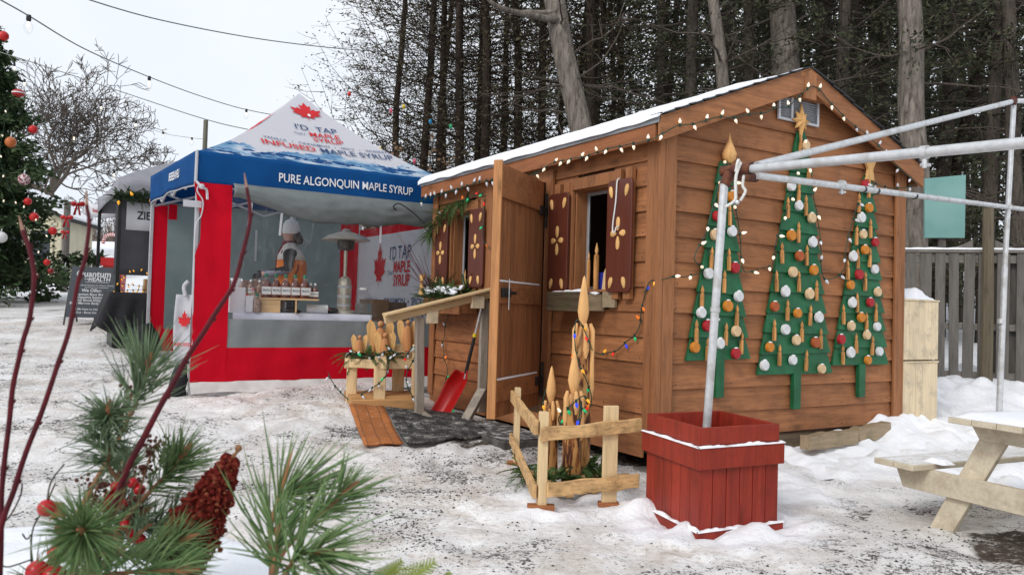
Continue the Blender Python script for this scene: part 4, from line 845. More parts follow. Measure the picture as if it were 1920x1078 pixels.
# ------------------------------------------------------------------ steel tube frame
t = thing('pipe_frame', 'bare galvanised tube canopy frame standing in the red planter and behind the picnic table', 'tube frame')
J = at(1385, 319, 4.95); b1 = at(1321, 800, 4.98); P2b = at(1873, 772, 8.3); P2t = at(1901, 190, 8.3); C2_ = at(1890, 388, 8.3)
b1.z = gz_ + .3; top1 = at(1358, 345, 4.97); rp = .026
P2b.z = min(P2b.z, G0(P2b.x, P2b.y)) - .03
mb = MB(); mb.tube([b1, top1], rp, 14); mb.build('post', MT['galv'], t)
mb = MB(); mb.tube([P2b, at(1884, 500, 8.3)], rp + .004, 12); mb.build('post', MT['galv'], t)
mb = MB(); mb.tube([at(1884, 500, 8.3), P2t], rp, 12); mb.build('post', MT['galv'], t)
Bq = at(1920, 268, 3.6); db = Bq - J
mb = MB(); mb.tube([J + db * .03, J + db * 1.8], rp + .001, 14); mb.build('eave_tube', MT['galv'], t)
dc = C2_ - J
mb = MB(); mb.tube([J + dc * .04 - Vector((0, 0, .02)), J + dc * 1.25], rp - .002, 14); mb.build('purlin_tube', MT['galv'], t)
da = P2t - J; mb = MB(); mb.tube([J + da * .04, J + da * 1.0], rp, 14); mb.build('rafter_tube', MT['galv'], t)
mb = MB(); e = P2t; mb.tube([e, e + Vector((1.1, .25, .12))], rp, 12); mb.build('rafter_tube', MT['galv'], t)
dbn, dan, dcn = db.normalized(), da.normalized(), dc.normalized()
mb = MB(); Jc = J - dbn * .03
mb.tube([Jc - dbn * .10, Jc + dbn * .13], rp + .008, 16, caps=False); mb.tube([Jc - dbn * .10, Jc + dbn * .13], rp + .001, 16, caps=False)
mb.tube([Jc - Vector((.03, 0, .02)), top1 - Vector((0, 0, .01))], rp + .008, 14); mb.tube([Jc + Vector((0, .05, 0)) - dan * .02, Jc + Vector((0, .05, 0)) + dan * .24], rp + .007, 14, caps=False); mb.tube([Jc - Vector((0, 0, .03)), Jc + dcn * .24 - Vector((0, 0, .03))], rp + .005, 14)
mb.build('corner_fitting', MT['rust'], t)
mb = MB(); mb.tube([P2t - Vector((.03, 0, .09)) * .5, P2t + Vector((0, 0, .04))], rp + .009, 12); mb.tube([P2t - dan * .09, P2t + dan * .05], rp + .008, 12); mb.build('ridge_fitting', MT['rust'], t)
def clamp(p, d, r=.034, l=.035):
    d = Vector(d).normalized(); s = d.orthogonal().normalized(); mb = MB(); mb.tube([p - d * l / 2, p + d * l / 2], r, 16); mb.tube([p - Vector((0, 0, r)), p - Vector((0, 0, r + .045))], .012, 8)
    mb.tube([p - Vector((.02, 0, r + .03)), p + Vector((.03, 0, -r - .03))], .009, 8); mb.build('clamp', MT['galv'], t)
clamp(J + db * .72, db); clamp(J + dc * .27, dc, .03); clamp(C2_, (0, 0, 1), .036, .05); clamp(at(1877, 602, 8.3), (0, 0, 1), .036, .05)
pc = top1.lerp(b1, .44); clamp(pc, top1 - b1, .031, .028)
for f_ in (.34, .385, .53):
    mb = MB(); q = J + dc * f_ - Vector((0, 0, .018)); mb.tube([q - dcn * .014, q + dcn * .014], .027, 12); mb.build('black_tape', MT['black'], t)
tz = thing('strap', 'white strap knotted over the rusty corner fitting of the tube frame', 'strap')
MT['strapw'] = pm('white_webbing', (.72, .71, .68), (.6, .59, .56), .8, 60)
mb = MB(); mb.tube(spl([J + Vector((-.0, -.045, .04)), J + Vector((-.03, -.05, -.05)), J + Vector((-.03, -.05, -.15)), J + Vector((-.035, -.05, -.2)), J + Vector((-.09, -.04, -.24))]), .010, 6)
mb.tube(spl([J + Vector((.03, -.03, .0)), J + Vector((.015, -.04, -.10)), J + Vector((.03, -.05, -.14)), J + Vector((.0, -.05, -.2))]), .009, 6)
mb.tube(spl([J + Vector((-.03, -.045, -.02)), J + Vector((-.02, -.05, .045)), J + Vector((.0, .0, .055)), J + Vector((.01, .04, .02))]), .010, 6); mb.build('webbing', MT['strapw'], tz)
mb = MB(); mb.sphere(J + Vector((-.02, -.05, -.21)), .016, 8); mb.build('buckle', MT['galv'], tz)
# ------------------------------------------------------------------ picnic table (local x along the benches, y towards the camera)
PO = at(1639, 857, 5.02); ex = Vector((.906, .423, 0)); ey = Vector((.423, -.906, 0)); bz = PO.z
PT = thing('picnic_table', 'cream painted wooden picnic table with snow on its top', 'picnic table', (PO.x, PO.y, 0), math.atan2(.423, .906))
def pb(name, boxes, m=None, parent=PT, bevel=.004):   # local: x along, -y towards camera
    mb = MB()
    for (a, b) in boxes: mb.box(a, b)
    return mb.build(name, m or MT['cream'], parent, bevel=bevel)
tz_ = .70
for i, y in enumerate((0, .14)): pb('bench_plank', [((0, -y - .135, bz - .035), (1.75, -y, bz))])
for i in range(5): pb('tabletop_plank', [((0, -.50 - i * .142 - .138, tz_ - .035), (1.75, -.50 - i * .142, tz_))])
for i, y in enumerate((1.48, 1.62)): pb('bench_plank', [((0, -y - .135, bz - .035), (1.75, -y, bz))])
for xx in (.16, 1.5):
    mb = MB(); Mx = Matrix(((0, 0, 1, xx), (-1, 0, 0, 0), (0, 1, 0, 0), (0, 0, 0, 1)))
    mb.prism([(.02, bz - .036), (1.74, bz - .036), (1.68, bz - .175), (.08, bz - .175)], Mx, .036); recalc(mb.build('bench_support', MT['cream'], PT, bevel=.004))
    mb = MB(); mb.prism([(.52, tz_ - .036), (1.2, tz_ - .036), (1.14, tz_ - .13), (.58, tz_ - .13)], Mx, .036); recalc(mb.build('top_support', MT['cream'], PT, bevel=.004))
    Mx2 = Mx.copy(); Mx2[0][3] = xx + .038
    for s in (0, 1):
        pl = [(.22, -.05), (.37, -.05), (.76, tz_ - .036), (.60, tz_ - .036)]; pl = pl if not s else [(1.76 - a, b) for a, b in reversed(pl)]
        mb = MB(); mb.prism(pl, Mx2, .036); recalc(mb.build('leg', MT['cream'], PT, bevel=.004))
def snowpatch(name, parent, x0, x1, y0, y1, z, th, frame_fn=None, nx=30, ny=16, edge=.12):
    mb = MB()
    def f(u, v):
        e = min(u, 1 - u, v, 1 - v); k = ss(0, edge, e * (1 + .6 * noise.noise((u * 6, v * 5, z)))) ; jx = .012 * noise.noise((v * 7, z, 1)) if u in (0, 1) else 0
        return (x0 + (x1 - x0) * u + jx, y0 + (y1 - y0) * v, z + th * k * (1 + .4 * noise.noise((u * 4, v * 4, 2))))
    mb.grid(f, nx, ny); return mb.build(name, MT['snow'], parent, angle=180)
snowpatch('table_snow', PT, .005, 1.74, -1.20, -.505, tz_ + .001, .026, edge=.06)
MT['frost'] = pm('frosted_paint', (.62, .60, .56), (.78, .78, .78), .8, 22, lo=.4, hi=.6, bump=.3)
snowpatch('bench_frost', PT, .02, 1.74, -.265, -.01, bz + .0005, .004).data.materials[0] = MT['frost']
snowpatch('table_snow', PT, .19, .3, -.34, -.18, bz + .001, .025, edge=.3)
snowpatch('bench_snow', PT, .02, 1.74, -1.75, -1.49, bz + .001, .02)
# ------------------------------------------------------------------ pallet-wood crates beside the shed
FRc = (SHZ, SHR)
def crate(label, z0, z1, x1, snow, lean=0):
    t = thing('wooden_crate', label, 'crate', SHZ, SHR, 'pale plank crates stacked beside the shed'); random.seed(int(z0 * 100) + 4); n = 5
    x0 = W_ + .035; w_ = (x1 - x0) / n
    mb = MB()
    for i in range(n): mb.box((x0 + i * w_ + .001, -.03 - random.uniform(0, .004), z0 + .01), (x0 + (i + 1) * w_ - .001, -.01, z1 - .012 + random.uniform(0, .004)))
    mb.build('front_planks', MT['crate'], t, bevel=.002)
    mb = MB(); mb.box((x1 - .02, -.005, z0 + .01), (x1 + .0, .42, z1 - .015)); mb.box((x0 + .002, -.005, z0 + .01), (x0 + .02, .42, z1 - .015)); mb.build('side_panel', MT['crate'], t, bevel=.002)
    mb = MB(); mb.box((x0, -.04, z1 - .008), (x1 + .012, .43, z1 + .008)); mb.build('lid', MT['crate'], t, bevel=.002)
    if snow: snowpatch('snow_cap', t, x0 + .01, x1 - .02, -.03, .41, z1 + .009, .11, edge=.3)
crate('lower pale plank crate of the stack beside the shed corner', -.02, .60, W_ + .64, False); crate('upper pale plank crate topped with thick snow beside the shed corner', .612, 1.205, W_ + .64, True)
t = thing('crate_plinth', 'old mossy timber under the pale crates and the shed corner', 'timber', SHZ, SHR); mb = MB(); mb.box((W_ - .28, -.015, -.24), (W_ + .60, .45, -.035)); mb.build('timber_block', wood('mossy_timber', (.15, .135, .075), 'x', dark=.5, stain=(.09, .10, .04)), t, bevel=.006)
for i, (a, b, lab) in enumerate([((1.48, -.20, -.04), (2.08, -.24, -.02), 'left'), ((2.14, -.20, -.02), (2.60, -.20, .02), 'right')]):
    t = thing('timber', lab + ' of two split timbers half buried in snow at the foot of the gable', 'timber', SHZ, SHR)
    rawrail(a, b, .12, .10, MT['timber'], t, sg=.02, seed=31 + i, name='split_timber')
# lumpy snow bank at the foot of the gable
t = thing('snow_bank', None, None, SHZ, SHR, kind='structure'); mb = MB()
def bank(u, v):
    x = 1.15 + 2.55 * u; y = -.02 - .62 * v; wv = shw(x, y, 0); g = G0(wv.x, wv.y) - FR[SH].translation.z
    prof = (1 - v) ** 1.2 * ss(0, .25, v + .18)
    z = g - .015 + (.10 + .09 * noise.noise((x * 2.1, v * 2, 7)) + .05 * noise.noise((x * 6, v * 5, 1)) + .03 * noise.noise((x * 13, v * 9, 5))) * prof * ss(0, .12, u) * ss(1, .9, u)
    z += .09 * math.exp(-((x - 2.75) ** 2) / .03) * prof + .05 * math.exp(-((x - 2.1) ** 2) / .01) * prof
    return (x, y + .03 * noise.noise((x * 4, v * 4, 2)), z)
mb.grid(bank, 130, 40); mb.build('snow_heap', MT['snow'], t, angle=180)
# ------------------------------------------------------------------ weathered fence
t = thing('board_fence', 'weathered grey board fence with snow along its top rail', 'fence'); random.seed(12)
FA = at(1672, 455, 10.0); FB = Vector((8.6, 8.9, 0)); FA.z = 0
fdv = (FB - FA).normalized(); fn = Vector((fdv.y, -fdv.x, 0)); fn = fn if fn.y < 0 else -fn; FLn = (FB - FA).length
Mf = Matrix((fdv, -fn, Vector((0, 0, 1)))).transposed().to_4x4(); Mf.translation = FA
topz = lambda s: 2.10 + .0 * s
k = 0; s = 0
while s < FLn:
    bw = random.uniform(.105, .145); p = Mf @ Vector((s, 0, 0)); z0 = G0(p.x, p.y) - .12 + random.uniform(0, .1); back = k % 2 if s > .95 else 0
    if s > 1.0: bw *= 1.25
    y = .06 if back else -.045; ln = random.uniform(-.012, .012)
    mb = MB(); mb.box((s, y, z0), (s + bw, y + .018, topz(s) - .02 + random.uniform(-.01, .01)), Mf @ Matrix.Translation((s, 0, 1)) @ Matrix.Rotation(ln, 4, 'Y') @ Matrix.Translation((-s, 0, -1)))
    mb.build('board', MT['greyz'], t, bevel=.002); s += (bw + (.045 if s < .95 else -.02)) * (1 if s < .95 else .8); k += 1
mb = MB(); mb.box((0, -.06, topz(0) - .015), (FLn, .09, topz(0) + .02), Mf); mb.box((0, -.02, topz(0) - .14), (FLn, .035, topz(0) - .04), Mf); mb.box((0, -.02, 1.14), (FLn, .035, 1.22), Mf); mb.box((0, -.02, .55), (FLn, .035, .63), Mf); mb.build('rail', MT['greyx'], t, bevel=.003)
mb = MB(); mb.grid(lambda u, v: Mf @ Vector((FLn * u, -.062 + .148 * v, topz(0) + .022 + .028 * math.sin(math.pi * v) ** .5 * (1 + .4 * noise.noise((u * 30, 0, 0))))), 120, 5); mb.build('rail_snow', MT['snow'], t, angle=180)
for sx0, sgn in ((.98, -1), (1.10, 1)):          # scalloped brackets each side of the post
    mb = MB(); P = [(0, 0), (.34 * sgn, 0), (.34 * sgn, .012), (.22 * sgn, .03), (.1 * sgn, .08), (0, .13)]
    P = P if sgn > 0 else P[::-1]; mb.prism(P, Mf @ Matrix.Translation((sx0 + .06 * sgn, .02, topz(0) + .018)) @ Matrix(((1, 0, 0, 0), (0, 0, 1, 0), (0, 1, 0, 0), (0, 0, 0, 1))), .03); recalc(mb.build('scalloped_bracket', MT['greyz'], t))
fp = Mf @ Vector((1.05, -.10, 0)); mb = MB(); mb.tube([fp + Vector((.0, 0, G0(fp.x, fp.y) - .1)), fp + Vector((.01, 0, 1.4)), fp + Vector((.0, 0, 2.62))], [.07, .065, .06], 10); mb.build('round_post', wood('peeled_post', (.15, .12, .08), 'z', dark=.55, stain=(.12, .10, .05)), t)
tp = thing('teal_panel', 'flat pale teal board standing behind the fence beside the grey trunk', 'board')
a, b, c, d = at(1734, 335, 10.9), at(1811, 328, 10.75), at(1809, 446, 10.75), at(1734, 446, 10.9); mb = MB(); q = Vector((0, .03, 0)); mb.add([a, b, c, d, a + q, b + q, c + q, d + q], [(0, 1, 2, 3), (7, 6, 5, 4), (0, 4, 5, 1), (1, 5, 6, 2), (2, 6, 7, 3), (3, 7, 4, 0)])
recalc(mb.build('panel', pm('teal_paint', (.19, .37, .34), (.16, .33, .31), .6, 3, bump=.05, c3=(.22, .4, .37)), tp, smooth=False))
mb = MB(); c2 = (c + d) / 2; mb.box((c2.x - .04, c2.y + .04, G0(c2.x, c2.y) - .1), (c2.x + .04, c2.y + .1, c2.z + .4)); mb.build('prop_post', MT['greyz'], tp)
# ------------------------------------------------------------------ log stand with wooden angels by the tent
SO = Vector((-1.28, 8.15, 0)); SO.z = G0(SO.x, SO.y); ST = thing('log_stand', 'pale split-log stand on four posts hung with a cable of bulbs, left of the handrail', 'stand', SO, .32)
MT['split'] = wood('split_pine', (.74, .54, .30), 'z', dark=.75)
mb = MB(); mb.box((-.37, -.24, .02), (.33, .26, .11)); mb.box((-.37, -.28, -.03), (.33, -.22, .08)); mb.build('base_slab', wood('base_slab_wood', (.5, .27, .11), 'x', dark=.65), ST, bevel=.01)
for (x, y, h, w_) in ((-.33, -.02, .50, .10), (-.08, -.22, .50, .115), (.30, -.18, .62, .10), (.18, .2, .60, .12), (-.02, .2, .48, .1)):
    mb = MB(); mb.box((x - w_ / 2, y - .03, .0), (x + w_ / 2, y + .03, h)); mb.build('post', MT['split'], ST, bevel=.008)
for (a, b, z, hh) in (((-.40, -.04), (-.02, -.27), .42, .09), ((-.02, -.19), (.33, -.15), .42, .10), ((.02, .0), (.36, .1), .45, .16), ((-.40, .02), (.2, .24), .42, .12)):
    mb = MB(); mb.beam((*a, z), (*b, z), .028, hh); mb.build('board', MT['split'], ST, bevel=.006)
mb = MB(); mb.box((-.36, -.17, .38), (.28, .2, .41)); mb.build('shelf', MT['split'], ST, bevel=.004)
greenery('cedar_boughs', 'cedar boughs lying on top of the pale log stand', 'cedar boughs', [SO + Vector((-.35, -.1, .5)), SO + Vector((-.1, -.22, .5)), SO + Vector((.12, -.1, .5))], 70, .2, .045, MT['cedargreen'], seed=15, up=-.1, frame=W0)
lightstring('dark cable of small unlit bulbs draped over the pale log stand', [SO + Vector(q) for q in [(-.36, -.1, .52), (-.22, -.28, .5), (-.05, -.30, .52), (.10, -.2, .55), (.22, -.2, .5), (.3, -.1, .62), (.33, -.22, .55), (.26, -.24, .3), (.34, -.24, .08), (.42, -.2, -.0)]], .085, 'dddgdddddr', frame=1, down=None, jit=1.3, seed=31, wob=.03, cr_=.005)
lightstring('dark cable of bulbs hanging in a loop in front of the log stand', [SO + Vector(q) for q in [(-.55, -.16, .31), (-.4, -.2, .12), (-.25, -.26, .06), (-.12, -.3, .16), (.0, -.3, .25), (.08, -.3, .36), (.08, -.28, .5)]], .10, 'dddgd', frame=1, down=None, jit=1.3, seed=32, wob=.03, cr_=.005)
def angel(label, x, y, z, h, rz=.2, kind=0):
    t = thing('wooden_angel', label, 'wooden angel', SO + Vector((x, y, z)), rz, 'little wooden angels on the log stand'); r = h * .13
    mb = MB(); mb.lathe([(r * 1.1, 0), (r * 1.15, h * .3), (r * .95, h * .6), (r * .6, h * .72), (r * .35, h * .76)], 12, None, sy=.7); mb.build('body', MT['carvedark'], t)
    mb = MB(); mb.sphere((0, 0, h * .84), r * .62, 12); mb.build('head', wood('angel_head', (.48, .22, .09), 'z', knot=False), t)
    for s in (-1, 1):
        mb = MB(); P = [(0, h * .3), (s * r * 1.0, h * .15), (s * r * 1.6, h * .2), (s * r * 2.3, h * .55), (s * r * 2.5, h * .8), (s * r * 1.9, h * .95), (s * r * 1.1, h * .86), (s * r * .5, h * .6)]
        mb.prism(P if s > 0 else P[::-1], Matrix(((1, 0, 0, 0), (0, 0, 1, r * .7), (0, 1, 0, 0), (0, 0, 0, 1))), .014); recalc(mb.build('wing', MT['petal'], t, bevel=.003))
angel('smallest wooden angel at the left end of the log stand', -.24, -.12, .46, .26); angel('narrow wooden angel in the middle of the log stand', .02, -.13, .42, .34)
angel('broad wooden angel partly hidden by the handrail post', .23, -.02, .55, .34, .2); angel('wooden angel standing behind the others on the log stand', -.06, .05, .44, .44)
# loose grit on the trodden snow
random.seed(404); mb = MB(); cnt = 0
while cnt < 11500:
    y = 2.6 + 9.5 * random.random() ** 1.3; x = random.uniform(-.62 * y - .3, .62 * y + .3)
    pd = noise.noise((x * .9, y * .9, 11)) * .9 + noise.noise((x * 2.7, y * 2.7, 4)) * .55
    if random.random() > ss(-.05, .75, pd) + .02 or cleanf(x, y) > .35: continue
    lx, ly, _ = FRs @ Vector((x, y, 0))
    if lx > -.1 and ly > -.05: continue
    r = .0032 + .0075 * random.random() ** 3; z = G(x, y); a = random.uniform(0, 3); mb.add([(x + math.cos(a + q) * r * k_, y + math.sin(a + q) * r, z) for q, k_ in ((0, 1.5), (1.57, 1), (3.14, 1.3), (4.7, .8))] + [(x, y, z + r * .8)], [(0, 1, 4), (1, 2, 4), (2, 3, 4), (3, 0, 4)]); cnt += 1
o = mb.build('gravel', pm('dark_grit', (.03, .028, .026), (.07, .062, .055), .9, 90, bump=0), None, smooth=False); o['kind'] = 'stuff'
# ------------------------------------------------------------------ maple syrup tent (local x along the front, y to the back)
TO = Vector((-3.335, 8.3, .27)); TR = R(32.7)
MT['navy'] = pm('blue_canopy', (.004, .075, .25), (.003, .06, .21), .8, 3, bump=.4, bd=.03, spec=.15); MT['tred'] = pm('red_tent_fabric', (.62, .004, .02), (.54, .004, .017), .8, 2.5, bump=.45, bd=.04, spec=.12)
MT['tgrey'] = pm('grey_tent_vinyl', (.30, .33, .33), (.24, .27, .27), .6, 4, bump=.4, bd=.03); MT['twhite'] = pm('white_tent_fabric', (.74, .74, .77), (.68, .68, .72), .8, 3, bump=.3, bd=.03)
MT['teal'] = pm('slate_tent_fabric', (.24, .30, .30), (.19, .25, .25), .75, 2, bump=.4, bd=.03)
MT['lettnavy'] = pm('navy_print', (.02, .06, .17), bump=0); MT['lettred'] = pm('red_print', (.58, .015, .02), bump=0); MT['lettwhite'] = pm('white_print', (.82, .82, .84), bump=0)
m = NT('clear_vinyl'); m.t.nodes.remove(m.b); tr = m.n('ShaderNodeBsdfTransparent'); tr.inputs[0].default_value = (.95, .96, .96, 1); gl = m.n('ShaderNodeBsdfGlossy'); gl.inputs['Roughness'].default_value = .12; gl.inputs[0].default_value = (.9, .9, .92, 1)
df = m.n('ShaderNodeBsdfDiffuse'); df.inputs[0].default_value = (.7, .72, .72, 1)
v = m.coord((1.4, 1, .5)); nn = m.noise(v, 5, 5, .65, 1.6); bmp = m.n('ShaderNodeBump'); bmp.inputs['Strength'].default_value = .5; bmp.inputs['Distance'].default_value = .05; m.l(nn, bmp.inputs['Height']); m.l(bmp.outputs[0], gl.inputs['Normal'])
ms = m.n('ShaderNodeMixShader'); ms.inputs[0].default_value = .3; m.l(gl.outputs[0], ms.inputs[1]); m.l(df.outputs[0], ms.inputs[2])
m2 = m.n('ShaderNodeMixShader'); m.l(m.ramp(nn, [(.45, (.03,) * 3), (.60, (.06,) * 3), (.70, (.20,) * 3)]), m2.inputs[0]); m.l(tr.outputs[0], m2.inputs[1]); m.l(ms.outputs[0], m2.inputs[2]); m.l(m2.outputs[0], m.out.inputs['Surface']); MT['vinyl'] = m.m
def translucent(m, k):
    nt_ = m.node_tree; b = nt_.nodes['Principled BSDF']; o = nt_.nodes['Material Output']; tr_ = nt_.nodes.new('ShaderNodeBsdfTranslucent'); mx_ = nt_.nodes.new('ShaderNodeMixShader'); mx_.inputs[0].default_value = k
    l = b.inputs['Base Color'].links
    if l: nt_.links.new(l[0].from_socket, tr_.inputs[0])
    nt_.links.new(b.outputs[0], mx_.inputs[1]); nt_.links.new(tr_.outputs[0], mx_.inputs[2]); nt_.links.new(mx_.outputs[0], o.inputs['Surface'])
for k_ in ('tgrey', 'twhite', 'teal'): translucent(MT[k_], .4)
translucent(MT['navy'], .15); translucent(MT['tred'], .2)
TT = thing('market_tent', 'blue and white peaked market tent with red-framed clear vinyl front wall', 'tent', TO, TR)
TS = 3.05; VT = 2.53; VB = 2.17; PK = 1.14
raise_b = .10                                     # the rear legs stand a little higher up the slope
def zup(y): return raise_b * y / TS
def roofP(side, u, h):
    """side 0 front, 1 right, 2 back, 3 left; u -1..1 along the eave, h 0..1 up to the peak"""
    d = 1 - h; s = h; hw = TS / 2
    z = VT + PK * (.62 * s + .38 * s * s) - .035 * (1 - abs(u) ** 2) * math.sin(math.pi * min(1, s * 1.15)) 
    a = u * hw * d; b = -hw * d
    x, y = [(a, b), (-b, a), (-a, -b), (b, -a)][side]
    return Vector((x + hw, y + hw, z + zup(y + hw)))
m = NT('printed_canopy'); uvn = m.n('ShaderNodeAttribute', attribute_name='pr'); sp = m.n('ShaderNodeSeparateXYZ'); m.l(uvn.outputs['Vector'], sp.inputs[0])
def ridge(scale, off, seed):
    cb = m.n('ShaderNodeCombineXYZ'); m.l(sp.outputs[0], cb.inputs[0]); cb.inputs[1].default_value = seed; n = m.noise(cb.outputs[0], scale, 5, .6)
    cb2 = m.n('ShaderNodeCombineXYZ'); m.l(sp.outputs[0], cb2.inputs[0]); m.l(m.math('MULTIPLY', sp.outputs[1], 3.2), cb2.inputs[1]); cb2.inputs[2].default_value = seed
    return n, m.noise(cb2.outputs[0], 3.2, 5, .6)
n1, t1 = ridge(1.5, 0, 1.0); n2, t2 = ridge(2.2, 0, 5.0)
h1 = m.math('ADD', m.math('MULTIPLY', n1, .75), -.10); k1 = m.math('LESS_THAN', sp.outputs[1], h1)
h2 = m.math('ADD', m.math('MULTIPLY', n2, .85), -.24); k2 = m.math('LESS_THAN', sp.outputs[1], h2)
c = m.mix(k1, (.74, .74, .79), m.ramp(t1, [(.38, (.10, .26, .50)), (.5, (.30, .50, .70)), (.6, (.68, .74, .82))]))
c = m.mix(m.math('MULTIPLY', k2, m.ramp(t2, [(.5, (0, 0, 0)), (.53, (1, 1, 1))])), c, (.015, .09, .27)); m.bump(m.noise(m.coord((1, 1, 1)), 2.2, 4), .35, .04)
MT['printed'] = m.fin(c, .8, 0, .2); translucent(MT['printed'], .4)
CN = MB(); CN.grid(lambda u, v: (0, 0, 0), 1, 1)
mb = MB(); pr = []
for s_ in range(4):
    b0 = len(mb.v); mb.grid(lambda u, v: roofP(s_, 2 * u - 1, v), 30, 24); pr += [((i / 30 - .5) * 3.05 * (1 - j / 24) + s_ * 4.1, j / 24, 0) for j in range(25) for i in range(31)]
roof = mb.build('canopy', MT['printed'], TT, angle=50); a = roof.data.attributes.new('pr', 'FLOAT_VECTOR', 'POINT'); a.data.foreach_set('vector', [q for p in pr for q in p])
def valP(side, u, w_, out=.0):
    """valance: u -1..1, w_ 0 top..1 bottom"""
    hw = TS / 2 + .012; x, y = [(u * hw, -hw), (hw, u * hw), (-u * hw, hw), (-hw, -u * hw)][side]
    n_ = [(0, -1), (1, 0), (0, 1), (-1, 0)][side]; fl = (.015 * math.sin(u * 9 + side) + .02 * noise.noise((u * 2.5, side, w_))) * w_ + out + (.03 * w_ * (1 - abs(u)))
    if side == 3: fl -= .10 * w_ * math.sin((1 + u) * math.pi / 2) * .4
    zb = VB + (.03 * noise.noise((u * 1.5, side * 3, 0))) + (.05 * math.sin(math.pi * (u + 1) / 2) if side == 3 else 0)
    return Vector((x + TS / 2 + n_[0] * fl, y + TS / 2 + n_[1] * fl, VT + .005 - (VT - zb) * w_ + zup(y + TS / 2)))
for s_ in range(4):
    mb = MB(); mb.grid(lambda u, v: valP(s_, 2 * u - 1, v), 60, 8); mb.build('valance', MT['navy'], TT, solid=.003, angle=180)
mb = MB(); mb.grid(lambda u, v: valP(0, 2 * u - 1, 1 + .06 * v, -.006), 60, 2); mb.grid(lambda u, v: valP(3, 2 * u - 1, 1 + .05 * v, -.006), 30, 2); mb.build('valance_hem', MT['twhite'], TT, angle=180)
mb = MB(); mb.tube([(-.01, -.014, VT - .0), (-.012, -.016, VB - .02)], .016, 8); mb.build('corner_piping', MT['twhite'], TT)
def lett(name, body, fn, size, u, v, mat, parent=TT, **k):
    mb = MB(); put_text(mb, body, fn, size, u, v, **k); return mb.build(name, mat, parent, smooth=False)
vf = lambda u, v: valP(0, u / (TS / 2), v / (VB - VT) * 1.0, .008)
lett('lettering', 'PURE ALGONQUIN MAPLE SYRUP', lambda u, v: valP(0, (u - TS / 2) / (TS / 2), (.19 - v) / .36, .012), .135, 1.66, .0, MT['lettwhite'], bold=.010, sx=.80)
lett('lettering', 'SYRUP SHACK'.replace('SYRUP SHACK', 'UEVNVEEIER'), lambda u, v: valP(3, (1.52 - u) / (TS / 2), (.18 - v) / .36, .012), .15, 1.22, .0, MT['lettwhite'], bold=.022, sx=.85)
def rf(u, v):   # u metres from centre line, v 0..1 height
    h = v; d = max(.02, 1 - h); p = roofP(0, max(-1, min(1, u / (TS / 2) / d)), h); return p + Vector((0, -.012, .010))
def rtext(body, size, u, h, mat, **k):
    mb = MB(); vs, fs = text2d(body, size, k.get('bold', 0), 'CENTER', k.get('sx', 1)); sl = 1.9
    mb.add([rf(u + a, h + b / sl) for a, b in vs], fs); mb.build('lettering', mat, TT, smooth=False)
def leafpoly(s=1.0):
    P = [(0, -.5), (.02, -.28), (.20, -.33), (.17, -.22), (.42, -.10), (.34, -.04), (.44, .20), (.28, .14), (.24, .22), (.12, .06), (.17, .38), (.08, .33), (0, .55)]
    P = P + [(-x, y) for x, y in reversed(P[1:-1])]; return [(x * s, y * s) for x, y in P]
def fan(mb, P, fn, c=(0, 0)):
    mb.add([fn(*c)] + [fn(*p) for p in P], [(0, i + 1, (i + 1) % len(P) + 1) for i in range(len(P))])
mb = MB(); fan(mb, [(x * 1.35 + .0, y) for x, y in leafpoly(.34)], lambda x, y: rf(x + .0, .795 + y / 1.9)); mb.build('leaf_emblem', MT['lettred'], TT, smooth=False)
mb = MB(); fan(mb, [(.022 * math.cos(i), .03 * math.sin(i) - .06) for i in range(6)], lambda x, y: rf(x + .02, .795 + y / 1.9) + Vector((0, -.006, .004)), (0, -.06)); mb.build('leaf_heart', MT['lettwhite'], TT, smooth=False)
rtext("I'D  TAP", .155, .04, .615, MT['lettnavy'], bold=.004); rtext('MAPLE', .135, .12, .545, MT['lettred'], bold=.014); rtext('SYRUP', .135, .14, .482, MT['lettred'], bold=.014)
rtext('THAT', .06, -.20, .535, MT['lettnavy']); rtext('VANILLA   •   CINNAMON   •   SPICY   •   WHISKEY BARREL', .07, .22, .405, MT['lettnavy'], bold=.006)
rtext('INFUSED', .19, -.42, .33, MT['lettred'], bold=.015, sx=.88); rtext('MAPLE SYRUP', .19, .43, .33, MT['lettnavy'], bold=.006, sx=.82)
mb = MB(); fan(mb, [(x * 1.3, y) for x, y in leafpoly(.5)], lambda x, y: roofP(3, x / (TS / 2) / .35, min(.98, .68 + y / 1.9)) + Vector((-.012, 0, .01))); mb.build('leaf_emblem', MT['lettred'], TT, smooth=False)
for nm, (x, y) in dict(fl=(0.02, .02), fr=(TS - .02, .02), br=(TS - .02, TS - .02), bl=(.02, TS - .02)).items():
    mb = MB(); mb.box((x - .021, y - .021, -.1 if y < 1 else .1), (x + .021, y + .021, VT + zup(y) - .02)); mb.build('leg', pm('tent_leg_' + nm, (.55, .55, .57), metal=.5, rough=.45) if nm == 'fl' else bpy.data.materials['tent_leg_fl'], TT, bevel=.004)
mb = MB()
for (a, b) in (((0, .03), (TS, .03)), ((0, TS - .03), (TS, TS - .03)), ((.03, 0), (.03, TS)), ((TS - .03, 0), (TS - .03, TS))):
    n_ = 4; d = Vector((b[0] - a[0], b[1] - a[1], 0)) / n_
    for i in range(n_):
        p = Vector((*a, 0)) + d * i; q = p + d; z1, z2 = VB + .05, VT - .06
        if i % 2: z1, z2 = z2, z1
        mb.beam((p.x, p.y, z1), (q.x, q.y, z2), .02, .03); mb.beam((p.x, p.y, z2), (q.x, q.y, z1), .02, .03)
mb.build('truss', bpy.data.materials['tent_leg_fl'], TT)
